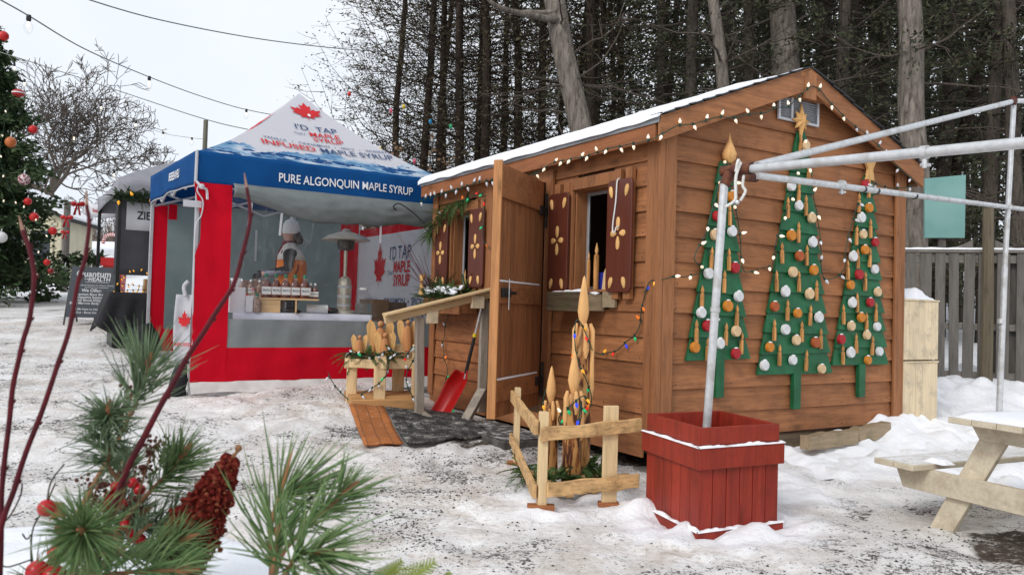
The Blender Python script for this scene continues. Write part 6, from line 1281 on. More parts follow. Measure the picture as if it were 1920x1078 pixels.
# ------------------------------------------------------------------ A-frame sign
c0 = at(176, 592, 13.6); c0.z = G0(c0.x, c0.y); yw = R(8)
t = thing('sandwich_board', 'dark slate sandwich board with white lettering on the trodden snow', 'sign', c0, yw)
sl = pm('slate_board', (.035, .045, .058), (.03, .038, .05), .6, 5, bump=.05); TL_ = .17
def sb(u, v, o=0): return Vector((u, -.26 + TL_ * (v / .92) * 1.4 + o * -1, .10 + v))
mb = MB(); mb.add([sb(-.355, 0), sb(.355, 0), sb(.355, .86), sb(-.355, .86)] + [sb(-.355, 0, -.015), sb(.355, 0, -.015), sb(.355, .86, -.015), sb(-.355, .86, -.015)], [(0, 1, 2, 3), (7, 6, 5, 4), (0, 4, 5, 1), (1, 5, 6, 2), (2, 6, 7, 3), (3, 7, 4, 0)]); fr1 = recalc(mb.build('front_panel', sl, t, smooth=False))
mb = MB(); mb.add([(-.355, .22, .1), (.355, .22, .1), (.355, 0.0, .96), (-.355, 0.0, .96), (-.355, .235, .1), (.355, .235, .1), (.355, 0.015, .96), (-.355, 0.015, .96)], [(0, 1, 2, 3), (7, 6, 5, 4), (0, 4, 5, 1), (1, 5, 6, 2), (2, 6, 7, 3), (3, 7, 4, 0)]); recalc(mb.build('rear_panel', sl, t, smooth=False))
for x in (-.365, .365):
    mb = MB(); mb.beam((x, -.29, -.03), (x, 0.0, .98), .018, .03, (0, 1, 0)); mb.build('leg', MT['black'], t); mb = MB(); mb.beam((x, .27, -.03), (x, .0, .98), .018, .03, (0, 1, 0)); mb.build('leg', MT['black'], t)
wt = pm('sign_white', (.62, .64, .66), bump=0)
for (s, z, v, b, u, sx) in [('Quantum', .145, .735, .018, 0.0, 1), ('Leap', .06, .655, .0, -.08, 1), ('HEALTH', .095, .645, .018, .10, 1), ('Bone Broth Medicine for Natural Healing', .036, .545, .0, .04, 1), ('We Offer:', .075, .455, .02, .0, 1), ('Premium Bone Broth', .058, .39, .012, 0, 1), ('Digestive Support', .058, .34, .012, 0, 1), ('Live Blood Analysis', .058, .29, .012, 0, 1), ('Bone Marrow Body Cream', .058, .24, .012, 0, 1), ('Ask Me How to Heal Your', .05, .14, .008, 0, 1), ('Gut - Boost Energy', .05, .085, .008, 0, 1)]:
    mb = MB(); put_text(mb, s, lambda a, c: sb(a, c, .004), z, u, v, bold=b); mb.build('lettering', wt, fr1, smooth=False)
for v_ in (.595, .505): mb = MB(); mb.add([sb(-.12, v_, .004), sb(.26, v_, .004), sb(.26, v_ + .006, .004), sb(-.12, v_ + .006, .004)], [(0, 1, 2, 3)]); mb.build('rule', wt, fr1)
# ------------------------------------------------------------------ sky cables and pole
def skycable(label, pts, bulbs, r, bs=1.0, wm='b'):
    t = thing('festoon_cable', label, 'string lights', (0, 0, 0), 0, None); cv = spl(pts, 8); mb = MB(); mb.tube(cv, r * .75, 5); mb.build('cable', CABM, t)
    for p in bulbs:
        o = bpy.data.objects.new('bulb', FB_[0]); col.objects.link(o); o.parent = t; o.location = p; o.scale = (bs,) * 3
    return t
CABM = pm('grey_cable', (.16, .17, .165), (.22, .23, .22), .7, 10, bump=0)
mb = MB(); mb.lathe([(.018, .01), (.020, -.03), (.017, -.04)], 10, None, 1); mb.lathe([(.016, -.04), (.034, -.07), (.038, -.10), (.028, -.135), (.008, -.152)], 12, None, 0); mb.lathe([(.004, -.05), (.012, -.065), (.010, -.09), (.003, -.10)], 8, None, 2)
o = mb.build('bulb', [MT['vinyl'], MT['black'], emis('filament', (1, .72, .35), 4)]); FB_ = [o.data]; bpy.data.objects.remove(o)
skycable('nearest festoon cable with clear globe bulbs crossing the sky', [at(-80, -45, 5.6), at(0, 0, 6.2), at(55, 31, 6.6), at(160, 93, 7.8), at(280, 145, 9.5), at(380, 182, 11), at(462, 206, 12.6), at(540, 219, 14), at(640, 225, 16)], [at(54, 31, 6.6), at(280, 145, 9.5), at(462, 206, 12.6)], .0085)
skycable('bare cable crossing the upper sky towards the tall trees', [at(120, -20, 9), at(160, -2, 9.5), at(300, 38, 11), at(470, 71, 13), at(610, 89, 15), at(720, 98, 17)], [], .012)
skycable('bare cable passing over the bare tree towards the blue tent', [at(-10, 95, 16), at(100, 130, 15.5), at(250, 180, 15), at(385, 224, 14.6), at(480, 246, 14.4), at(620, 270, 14)], [], .012)
skycable('thin festoon of small bulbs from the spruce to the grey pole', [at(30, 112, 16), at(110, 160, 16), at(190, 198, 16), at(255, 230, 16), at(306, 250, 16), at(360, 259, 16), at(385, 261, 16)], [at(190, 196, 16), at(255, 228, 16), at(306, 248, 16), at(360, 259, 16)], .006)
skycable('warm festoon crossing in front of the bare tree', [at(10, 95, 15), at(27, 120, 15), at(46, 150, 15), at(90, 205, 15), at(139, 255, 15), at(180, 290, 15), at(214, 322, 15), at(240, 340, 15)], [at(27, 120, 15), at(46, 150, 15), at(139, 252, 15), at(214, 320, 15)], .005, 1.1)
p = at(386, 226, 16.2); t = thing('wooden_pole', 'grey wooden pole rising behind the blue tent', 'pole', (p.x, p.y, G0(p.x, p.y) - .2)); mb = MB(); hh = p.z - G0(p.x, p.y) + .2; mb.tube([(0, 0, 0), (0, 0, hh * .5), (0, 0, hh)], [.055, .05, .045], 10); mb.build('shaft', wood('old_pole', (.17, .16, .12), 'z', dark=.6), t)
# ------------------------------------------------------------------ cabin, post with bows, banner, candy cane, red planter far off
cb = at(112, 472, 26); cb.z = G0(cb.x, cb.y); CB = thing('cabin', 'small cream clapboard cabin with snowy roof beside the decorated spruce', 'cabin', cb, R(10))
cre = pm('cream_siding', (.62, .58, .42), (.55, .5, .36), .8, 3, bump=.1)
def gable(z0, zt, w_, zp): return [(0, z0), (0, zt), (-w_ / 2, zp), (-w_, zt), (-w_, z0)]
mb = MB(); mb.prism(gable(-.4, 2.1, 3.6, 3.0)[::-1], Matrix(((1, 0, 0, 0), (0, 0, 1, 0), (0, 1, 0, 0), (0, 0, 0, 1))), 3.0); recalc(mb.build('wall', cre, CB, smooth=False))
mb = MB(); mb.beam((.25, 1.5, 1.99), (-1.8, 1.5, 3.08), 3.5, .12); mb.beam((-3.85, 1.5, 1.99), (-1.8, 1.5, 3.08), 3.5, .12); mb.build('roof', MT['shingle'], CB)
mb = MB(); mb.beam((.27, 1.5, 2.09), (-1.8, 1.5, 3.19), 3.55, .10); mb.beam((-3.87, 1.5, 2.09), (-1.8, 1.5, 3.19), 3.55, .10); mb.build('roof_snow', MT['snow'], CB, bevel=.03)
wn = MB(); wn.box((-.9, -.02, .55), (-.3, .0, 1.6)); wn.build('window', pm('dark_pane', (.05, .055, .07), rough=.15), CB)
wn = MB(); wn.box((-2.6, -.02, .45), (-1.1, .0, 1.75)); w2 = wn.build('window', bpy.data.materials['dark_pane'], CB)
mb = MB()
for (a, b) in (((-1.12, -.05, .4), (-1.04, -.01, 1.8)), ((-.28, -.05, -.3), (-.2, -.01, 2.0)), ((-.06, -.05, -.3), (.03, -.01, 2.1)), ((-3.0, -.05, 1.78), (-.1, -.01, 1.88))): mb.box(a, b)
mb.build('trim', cre, CB)
p = at(122, 492, 22); z0 = G0(p.x, p.y); t = thing('wooden_post', 'grey wooden post carrying red bows beside the cabin', 'post', (p.x, p.y, z0)); hp = at(124, 378, 22).z - z0; mb = MB(); mb.tube([(0, 0, -.1), (0, 0, hp)], [.10, .085], 10); mb.build('shaft', barkmat('grey_shaft', (.28, .26, .24), (.18, .16, .15)), t)
def bow(label, q, s):
    t = thing('red_bow', label, 'bow', q, 0, 'red ribbon bows'); mb = MB()
    for sg in (-1, 1): mb.sphere((sg * s * .5, 0, s * .1), s * .42, 10, sc=(1, .5, .75))
    mb.sphere((0, -.02, 0), s * .2, 8); mb.build('loops', MT['red'], t); mb = MB()
    for sg in (-1, 1): mb.add([(0, 0, 0), (sg * s * .15, -.02, 0), (sg * s * .5, -.03, -s * 1.3), (sg * s * .2, -.01, -s * 1.25)], [(0, 1, 2, 3)])
    mb.build('ribbon_tails', MT['red'], t, solid=.01)
bow('red bow hanging beside the white banner', at(146, 384, 21), .22); bow('upper red bow tied to the grey post', at(125, 409, 21.6), .20); bow('lower red bow tied to the grey post', at(122, 436, 21.6), .14)
t = thing('banner', 'white banner with red lettering stretched between cabin and grey tent', 'banner'); A1, A2 = at(158, 378, 22), at(219, 383, 21); mb = MB()
bq = lambda u, v: A1.lerp(A2, u) + Vector((0, .03 * math.sin(u * 5), -.36 * (1 - v) - .05 * math.sin(math.pi * u)))
mb.grid(bq, 16, 3); mb.build('banner_cloth', whitecard, t, solid=.006); wd = (A2 - A1).length; mb = MB(); put_text(mb, 'Santa’s Sunny Stroll', lambda a, c: bq(.5 + a / wd, .5 + c / .36) + Vector((0, -.02, 0)), .125, 0, 0, bold=.03, sx=.82); mb.build('lettering', MT['lettred'], t, smooth=False)
p = at(214, 492, 24); z0 = G0(p.x, p.y); t = thing('candy_cane_arch', 'red and white striped candy cane beside the grey tent', 'decoration', (p.x, p.y, z0)); H_ = at(214, 440, 24).z - z0
cv = spl([(.12, 0, 0), (.12, 0, H_ * .5), (.12, 0, H_ - .2), (.05, 0, H_ - .05), (-.12, 0, H_), (-.30, 0, H_ - .08), (-.36, 0, H_ - .28)], 6)
for k in range(len(cv) - 1): mb = MB(); mb.tube(cv[k:k + 2], .05, 8); mb.build('stripe', MT['red'] if k % 2 else MT['white'], t)
p = at(216, 500, 19); z0 = G0(p.x, p.y); t = thing('planter_box', 'small red planter box far off beside the grey tent', 'planter', (p.x, p.y, z0), .2); hq = at(210, 484, 19).z - z0; mb = MB(); mb.lathe([(.25, 0), (.30, hq * .82)], 4, Matrix.Rotation(.78, 4, 'Z')); mb.build('tub', MT['red'], t, smooth=False)
mb = MB(); mb.lathe([(.36, hq * .82), (.36, hq)], 4, Matrix.Rotation(.78, 4, 'Z')); mb.build('rim', MT['red'], t, smooth=False)
# brush piled at the edge of the snow
greenery('evergreen_boughs', 'low evergreen boughs lying on the snow behind the sandwich board', 'evergreen boughs', [at(125, 488, 19.5), at(170, 489, 19.5), at(190, 492, 19)], 120, .4, .09, MT['spruce'], seed=51, up=.3, frame=W0)
# ------------------------------------------------------------------ trees
def leafq(mb, p, d, l, w):
    d = d.normalized(); s = d.cross(Vector((random.uniform(-1, 1), random.uniform(-1, 1), random.uniform(-1, 1)))).normalized() * w
    mb.v += [tuple(p), tuple(p + d * l * .45 + s), tuple(p + d * l), tuple(p + d * l * .5 - s)]; n = len(mb.v); mb.f.append((n - 4, n - 3, n - 2, n - 1)); mb.m.append(0)
def evergreen(name, label, H, r0, seed, nb, blen, z0f, rise, leaves, lsize, bark, leaf, droop=.0, tipcurl=.35, group=None, loc=(0, 0, 0), lean=(0, 0), taper=.35, inner=.35, twigs=5, cone=False):
    random.seed(seed); t = thing(name, label, 'tree', loc, 0, group)
    mb = MB(); n = 10; pts = [Vector((lean[0] * (i / n), lean[1] * (i / n), H * i / n)) + Vector((noise.noise((i * .4, seed, 0)), noise.noise((i * .4, seed, 5)), 0)) * .12 for i in range(n + 1)]
    mb.tube(pts, [r0 * (1 - (1 - taper) * i / n) * (1.15 if i == 0 else 1) for i in range(n + 1)], 10); mb.build('trunk', bark, t, angle=180)
    br = MB(); lf = MB()
    def onp(z): 
        i = min(n - 1, int(z / H * n)); return pts[i].lerp(pts[i + 1], z / H * n - i)
    for b in range(nb):
        u = (b + random.random()) / nb; z = H * (z0f + (1 - z0f) * u ** .9); a = random.uniform(0, 6.283); L = blen * ((1 - u) ** .8 if cone else (1 - .45 * u)) * random.uniform(.6, 1.15) + .15
        o = onp(z); hd = Vector((math.cos(a), math.sin(a), 0)); cur = []
        for k in range(7):
            s = k / 6; cur.append(o + hd * L * s + Vector((0, 0, L * (rise * s - droop * math.sin(s * 2.2) + tipcurl * s ** 3))) + Vector((random.gauss(0, .02), random.gauss(0, .02), random.gauss(0, .02))) * L)
        rr = r0 * .16 * (.5 + .5 * L / blen); br.tube(cur, [max(.004, rr * (1 - .85 * k / 6)) for k in range(7)], 4, caps=False)
        for q in range(twigs):
            s = random.uniform(.25, 1); i = min(5, int(s * 6)); p = cur[i].lerp(cur[i + 1], s * 6 - i); td = (hd + Vector((random.gauss(0, .7), random.gauss(0, .7), random.gauss(.1, .35)))).normalized(); tl = L * random.uniform(.18, .38)
            e = p + td * tl; m_ = (p + e) / 2 + Vector((0, 0, -.05 * tl + .0)); br.tube([p, m_, e], [rr * .35 + .002, .005, .002], 3, caps=False)
            for _ in range(int(leaves / nb / twigs)):
                f = random.random(); pp = p.lerp(e, f) + Vector((random.gauss(0, .05), random.gauss(0, .05), random.gauss(0, .04))) * (1 + L * .3)
                leafq(lf, pp, td + Vector((random.gauss(0, .6), random.gauss(0, .6), random.gauss(-.25, .45))), lsize * random.uniform(.6, 1.4), lsize * random.uniform(.14, .3))
    br.build('branches', bark, t, smooth=False); lf.build('crown', leaf, t, smooth=False); return t
def place(src, loc, label=None, s=1, rz=0, group=None, first=False):
    t = src if first else copy_tree(src); t.location = loc; t.rotation_euler = (random.uniform(-.045, .045), random.uniform(-.05, .05), rz); t.scale = (s, s, s)
    if label: t['label'] = label
    if group: t['group'] = group
    return t
def gloc(px, py, D):
    p = at(px, py, D); return Vector((p.x, p.y, G0(p.x, p.y) - .15))
ce = [evergreen('cedar_tree', 'x', 15, .12, 3 + i * 7, 115, 2.5, .10, .28, 8800, .078, MT['darkbark'], MT['cedarleaf'], droop=.12, tipcurl=.6, twigs=10) for i in range(3)]
hm = [evergreen('hemlock_tree', 'x', 15, .15, 30 + i * 7, 115, 2.7, .06, .0, 18000, .09, MT['midbark'], MT['hemlock'], droop=.05, tipcurl=.1, twigs=9) for i in range(3)]
ordn = ['first', 'second', 'third', 'fourth', 'fifth', 'sixth', 'seventh', 'eighth', 'ninth', 'tenth', 'eleventh', 'twelfth', 'thirteenth', 'fourteenth', 'fifteenth', 'sixteenth']
row = [(742, 21, .92), (787, 19, 1), (818, 24, 1), (840, 20, .95), (872, 18.5, 1.05), (893, 23, 1), (921, 18, 1.05), (948, 24, 1), (986, 19, 1.05), (1021, 19.5, 1.05), (1062, 24, 1.1), (1117, 17.5, 1.2), (1175, 23, 1.1)]
random.seed(77)
for i, (px, D, s) in enumerate(row):
    place(ce[i % 3], gloc(px, 250, D), f'{ordn[i]} slender dark cedar from the left in the row behind the tent and shed', s, random.uniform(0, 6.28), 'slender cedars behind the tent and shed', first=i < 3)
rr_ = [(1235, 19, 1), (1290, 16, 1), (1365, 20, 1.05), (1420, 15.5, 1), (1510, 19, 1.1), (1560, 15, 1), (1640, 18, 1.1), (1665, 23, 1.1), (1760, 16, 1.05), (1800, 21, 1.1), (1850, 14.5, .95), (1915, 17, 1.1), (1985, 14, 1), (1450, 24, 1.1), (1120, 22.5, 1.05)]
for i, (px, D, s) in enumerate(sorted(rr_)):
    place(hm[i % 3], gloc(px, 250, D), f'{ordn[i]} dense dark hemlock from the left in the wood behind the gable and fence', s, random.uniform(0, 6.28), 'dense hemlocks behind the gable', first=i < 3)
def deadtree(label, base, top, r0, r1, bark, seed, dead, name='tree_trunk', H2=None):
    random.seed(seed); b = Vector(base); tpv = Vector(top); d = tpv - b; t = thing(name, label, 'tree', b, 0, 'tall grey trunks behind the shed'); n = 24
    pts = [d * (i / n) + Vector((noise.noise((i * .25, seed, 0)), noise.noise((i * .25, seed, 7)), 0)) * .10 for i in range(n + 1)]
    mb = MB(); k = 20; vs = []
    for i, p in enumerate(pts):
        r = r0 + (r1 - r0) * i / n
        for j in range(k):
            a = 2 * math.pi * j / k; rr = r * (1 + .07 * noise.noise((math.cos(a) * 2.2, math.sin(a) * 2.2 + seed, i * .5)) + .03 * noise.noise((math.cos(a) * 7, math.sin(a) * 7 + seed, i * .3))); vs.append(p + Vector((math.cos(a) * rr, math.sin(a) * rr, 0)))
    mb.add(vs, [(i * k + j, i * k + (j + 1) % k, (i + 1) * k + (j + 1) % k, (i + 1) * k + j) for i in range(n) for j in range(k)]); mb.build('trunk', bark, t, angle=180)
    br = MB()
    for q in range(int(dead * 1.7)):
        u = random.uniform(.22, .98); p = pts[int(u * (n - 1))]; a = random.uniform(0, 6.283); L = random.uniform(.8, 2.6); cur = [p]; dv = Vector((math.cos(a), math.sin(a), random.uniform(-.3, .35))).normalized(); st = L / 7
        for s in range(7): dv = (dv + Vector((random.gauss(0, .14), random.gauss(0, .14), random.gauss(.02, .16)))).normalized(); cur.append(cur[-1] + dv * st)
        rr = random.uniform(.010, .026); br.tube(cur, [rr * (1 - .8 * s / 7) for s in range(8)], 5, caps=False)
        for w_ in range(random.randint(2, 5)):
            i = random.randint(1, 6); e = cur[i]; dd_ = (dv + Vector((random.gauss(0, .7), random.gauss(0, .7), random.gauss(0, .5)))).normalized(); l2 = L * random.uniform(.15, .45); br.tube([e, e + dd_ * l2 * .5 + Vector((0, 0, random.uniform(-.05, .05))), e + dd_ * l2 + Vector((0, 0, random.uniform(-.1, .08)))], [rr * .45, rr * .3, rr * .12], 4, caps=False)
    br.build('dead_branches', MT['twig'], t, smooth=False); return t
def trunkpx(label, x0, y0, x1, y1, D, wpx, seed, dead, bark=None):
    """trunk whose centre line passes two pixels of the photograph at distance D, wpx wide"""
    a, b = at(x0, y0, D), at(x1, y1, D + .3); d = (b - a); zt = 12.5; zb = G0(a.x, a.y) - .2; top = a + d * ((zt - a.z) / d.z); bot = a + d * ((zb - a.z) / d.z); r = wpx / FPX * D / 2
    return deadtree(label, bot, top, r * 1.25, r * .8, bark or MT['bark'], seed, dead)
tl_ = trunkpx('pale leaning trunk rising behind the middle of the shed roof', 1091, 250, 1040, 0, 13.2, 40, 5, 26)
trunkpx('thin pale trunk with dead boughs behind the shed roof', 1354, 170, 1338, 0, 13.5, 21, 6, 30)
trunkpx('broadest grey trunk, behind the peak of the gable', 1474, 135, 1466, 0, 14.5, 47, 7, 22)
trunkpx('grey trunk standing back in shade right of the gable peak', 1612, 230, 1606, 0, 17.5, 28, 8, 20, MT['midbark'])
trunkpx('tall grey trunk beside the teal panel, right of the gable', 1712, 400, 1703, 0, 12.3, 42, 9, 18)
trunkpx('slim trunk behind the board fence near the right edge', 1905, 420, 1890, 0, 13.5, 24, 10, 24, MT['midbark'])
trunkpx('slanting dark trunk deep in the wood right of the teal panel', 1790, 330, 1850, 60, 16.0, 20, 11, 24, MT['darkbark'])
# the large low bough of the leaning trunk
mb = MB(); c_ = [at(1045, 40, 13.3), at(1000, 30, 13.0), at(960, 22, 12.8), at(925, 8, 12.6), at(900, -20, 12.5)]; mb.tube([Vector(p) - Vector(tl_.location) for p in spl(c_, 4)], [.07 - .045 * i / 16 for i in range(17)], 8)
c_ = [at(1045, 22, 13.3), at(1015, 24, 13.4), at(985, 22, 13.4), at(955, 28, 13.5)]; mb.tube([Vector(p) - Vector(tl_.location) for p in spl(c_, 4)], [.05 - .03 * i / 12 for i in range(13)], 7); mb.build('bough', MT['bark'], tl_, angle=180)
# far part of the wood, read as one mass
random.seed(99); mb = MB(); tk = MB()
for i in range(70000):
    x = random.uniform(-2.5, 27); y = random.uniform(25, 38); dn_ = ss(-3, 9, x)
    if random.random() > .10 + .9 * dn_: continue
    z = 1.6 + random.random() ** .85 * 15
    if noise.noise((x * .35, y * .35, z * .3)) < -.22 + .05: continue
    leafq(mb, Vector((x, y, z)), Vector((random.gauss(0, 1), random.gauss(0, .5), random.gauss(-.1, .6))), random.uniform(.15, .4), random.uniform(.03, .08))
for i in range(70):
    x = random.uniform(-1, 27); y = random.uniform(24, 36); tk.tube([(x, y, G0(x, y) - .2), (x + random.uniform(-.3, .3), y, 8), (x + random.uniform(-.8, .8), y, 17)], [random.uniform(.08, .17), .09, .05], 6)
o = mb.build('far_wood', MT['hemlock'], None, smooth=False); o['kind'] = 'stuff'
o = tk.build('far_wood_trunks', MT['darkbark'], None); o['kind'] = 'stuff'
# brown-leaved shrub behind the tent's right shoulder
random.seed(61)
bl = leafmat('brown_leaves', (.16, .085, .045), (.26, .17, .10))
def shrub(label, loc, H, Rr, nst, leaves, ls, leafm, seed, grp=None, name='shrub'):
    random.seed(seed); t = thing(name, label, 'shrub', loc, 0, grp); st = MB(); lf = MB()
    for i in range(nst):
        a = random.uniform(0, 6.28); rr = random.uniform(.1, 1) * Rr; e = Vector((math.cos(a) * rr, math.sin(a) * rr, H * random.uniform(.55, 1))); m_ = Vector((e.x * .35, e.y * .35, e.z * .55)); c = spl([(0, 0, 0), m_, e], 4); st.tube(c, [.02 - .016 * k / 8 for k in range(9)], 4, caps=False)
        for q in range(5):
            p = c[random.randint(3, 8)]; e2 = p + Vector((random.gauss(0, .2), random.gauss(0, .2), random.uniform(.05, .35))) * H * .5; st.tube([p, e2], [.006, .003], 3, caps=False)
            for _ in range(leaves): pp = p.lerp(e2, random.random()) + Vector((random.gauss(0, .04), random.gauss(0, .04), random.gauss(0, .04))); leafq(lf, pp, Vector((random.gauss(0, 1), random.gauss(0, 1), random.gauss(0, 1))), ls, ls * .3)
    st.build('stems', MT['twig'], t, smooth=False); lf.build('leaves', leafm, t, smooth=False); return t
shrub('brown-leaved shrub showing above the right slope of the blue tent', gloc(735, 320, 16), 3.4, 1.3, 60, 9, .09, bl, 3)
shrub('low green-brown shrub between the tent roof and the shed eave', gloc(800, 320, 15.5), 2.6, 1.0, 40, 8, .08, MT['cedarleaf'], 4)
# colourful bunting triangles strung through the cedars
random.seed(5); bc = [('red', (.7, .03, .03)), ('yellow', (.75, .55, .05)), ('blue', (.02, .25, .5)), ('green', (.02, .4, .15)), ('pink', (.7, .12, .2))]
for i, (px, py, ci) in enumerate([(655, 176, 0), (733, 208, 4), (757, 200, 1), (807, 228, 2), (845, 237, 3), (777, 302, 4), (713, 280, 1)]):
    q = at(px, py, 15); t = thing('ornament', f'small {bc[ci][0]} hanging ornament among the cedar branches' + (' above the tent peak' if i == 0 else (' nearest the tent roof' if i > 4 else ' behind the blue tent')), 'ornament', q, 0, 'coloured ornaments in the cedars')
    mb = MB(); mb.lathe([(.003, .05), (.025, .02), (.035, -.01), (.02, -.04), (.003, -.06)], 8); mb.build('glass_shape', pm('orn_' + bc[ci][0], bc[ci][1], rough=.3, bump=0), t)
# ------------------------------------------------------------------ leafless tree on the left and hedges far off
def baretree(name, label, loc, H, seed, rad, spread=.55, lv=7, mn=.016):
    random.seed(seed); t = thing(name, label, 'tree', loc); mb = MB(); tb = MB()
    def grow_(p, d, L, r, k):
        cur = [p]; st = L / 4
        for s in range(4): d = (d + Vector((random.gauss(0, .13), random.gauss(0, .13), random.gauss(.03, .1)))).normalized(); cur.append(cur[-1] + d * st)
        r2 = max(mn * .8, r * .62); (tb if k == 0 else mb).tube(cur, [r + (r2 - r) * s / 4 for s in range(5)], 7 if k < 2 else 4, caps=False)
        if k >= lv: return
        nb = 4 if k in (0, 1, 2) else random.choice((2, 2, 3))
        for q in range(nb):
            a = random.uniform(0, 6.28); s = d.orthogonal().normalized(); s = Matrix.Rotation(a, 3, d) @ s; nd = (d + s * random.uniform(.4, 1.0) * spread * 1.7).normalized()
            i = 4 if q == 0 else random.randint(2, 4); grow_(cur[i], nd, L * random.uniform(.62, .85), max(mn, r2 * (1 if q == 0 else .75)), k + 1)
    grow_(Vector((0, 0, -.2)), Vector((.03, 0, 1)), H * .26, rad, 0); tb.build('trunk', MT['midbark'], t, angle=180); mb.build('branches', MT['midbark'], t, smooth=False); return t
baretree('bare_tree', 'large leafless spreading tree behind the spruce and cabin', gloc(112, 440, 40), 15, 12, .27, .66, 8, .017)
baretree('bare_tree', 'smaller leafless tree left of the large one, behind the spruce', gloc(20, 430, 46), 9.0, 15, .2, .55, 6, .022)
random.seed(17); mb = MB()
for i in range(5200):
    x = random.uniform(-62, 12); y = random.uniform(66, 84); z = G0(x, y); h = random.uniform(1.6, 4.2) * (.75 + .5 * noise.noise((x * .12, y * .12, 0))); dx = random.gauss(0, .5)
    mb.tube([(x, y, z - .2), (x + dx * .4, y, z + h * .5), (x + dx, y, z + h)], [.045, .03, .012], 3, caps=False)
o = mb.build('far_hedge', pm('far_twigs', (.17, .12, .10), (.10, .075, .06), .9, .2, bump=0), None, smooth=False); o['kind'] = 'stuff'
# ------------------------------------------------------------------ decorated spruce
sl_ = gloc(-62, 500, 18); sp_ = evergreen('spruce_tree', 'large decorated spruce with red baubles at the left edge', 6.6, .14, 71, 200, 2.0, .04, -.14, 52000, .15, MT['midbark'], MT['spruce'], droop=.02, tipcurl=.18, twigs=13, cone=True, loc=sl_, inner=.1)
orn = [(7, 68, 'red', .10), (35, 175, 'striped', .13), (62, 243, 'red', .09), (20, 267, 'orange', .11), (45, 337, 'maroon', .12), (52, 378, 'red', .08), (64, 407, 'red', .09), (99, 433, 'red', .085), (88, 492, 'red', .07), (95, 508, 'dark red', .06), (2, 445, 'white', .12), (122, 503, 'clear', .07)]
pos_ = ['topmost', 'flat', 'on the upper right bough', 'round', 'patterned', 'above the cabin roof', 'before the cabin window', 'rightmost', 'low on the right boughs', 'lowest', 'at the photo edge', 'on the tip of the low bough']
omat = {'red': MT['red'], 'dark red': pm('dark_red_glass', (.25, .01, .01), rough=.3, bump=0), 'orange': pm('orange_glass', (.55, .16, .04), (.35, .08, .02), .4, 30, bump=0), 'maroon': pm('maroon_glass', (.18, .01, .03), (.6, .5, .5), .5, 22, bump=0, lo=.48, hi=.52), 'white': MT['white'], 'clear': MT['vinyl'], 'striped': pm('striped_red', (.42, .03, .03), (.3, .02, .02), .5, 8, bump=0)}
for i, (px, py, c_, r) in enumerate(orn):
    q = at(px, py, 16.4 + .3 * (i % 3)); t = thing('bauble', f'{c_} bauble {pos_[i]} on the decorated spruce', 'bauble', q, 0, 'baubles on the spruce')
    mb = MB(); mb.sphere((0, 0, 0), r, 16, sc=(1, 1, .62 if c_ == 'striped' else 1)); b_o = mb.build('ball', omat[c_], t)
    mb = MB(); mb.tube([(0, 0, r * .6), (0, 0, r * 1.15), (0, .02, r * 1.7)], r * .12, 6); mb.build('hanger', MT['galv'], t)
    if c_ == 'striped': mb = MB(); mb.lathe([(r * 1.005, -.012), (r * 1.01, .012)], 20); mb.build('white_band', MT['white'], t)
lightstring('warm pin lights scattered over the decorated spruce', [at(2, 200, 16.3), at(12, 212, 16.3), at(0, 300, 16), at(30, 382, 16.1), at(2, 379, 16.1), at(45, 392, 16.2), at(70, 420, 16.1), at(92, 440, 16.2), at(60, 500, 15.9), at(90, 520, 16)], .45, 'w', frame=1, down=None, seed=90, scale=1.3, cr_=.003)
# ------------------------------------------------------------------ foreground planter arrangement
t = thing('round_planter', 'round planter heaped with smooth snow in the near left corner', 'planter', (-.86, 1.17, 0))
mb = MB(); mb.lathe([(.42, -.02), (.46, .1), (.52, .5), (.55, .655), (.57, .66), (.59, .69), (.59, .72), (.55, .72)], 40); mb.build('tub', wood('barrel_wood', (.22, .13, .07), 'z'), t)
mb = MB()
def sc_(u, v):
    r = .60 * v; a = 2 * math.pi * u; h = .752 + .022 * (1 - v ** 6) - .03 * ss(.93, 1, v) + .010 * noise.noise((r * 5 * math.cos(a), r * 5 * math.sin(a), 2)); return (r * math.cos(a), r * math.sin(a), h)
mb.grid(sc_, 72, 26); mb.build('snow_fill', MT['snow'], t, angle=180)
def needle(mb, p, d, l, w, bend):
    d = d.normalized(); s = d.cross(Vector((random.uniform(-1, 1), random.uniform(-1, 1), random.uniform(-1, 1)))).normalized(); u = s.cross(d); K = 4; b = len(mb.v)
    for k in range(K + 1):
        f = k / K; c = p + d * l * f + bend * l * f * f; ww = w * (1 if k < K - 1 else (.75 if k == K - 1 else .12))
        for a in (0, 2.094, 4.189): mb.v.append(tuple(c + (s * math.cos(a) + u * math.sin(a)) * ww))
    for k in range(K):
        for j in range(3): mb.f.append((b + k * 3 + j, b + k * 3 + (j + 1) % 3, b + k * 3 + 3 + (j + 1) % 3, b + k * 3 + 3 + j)); mb.m.append(0)
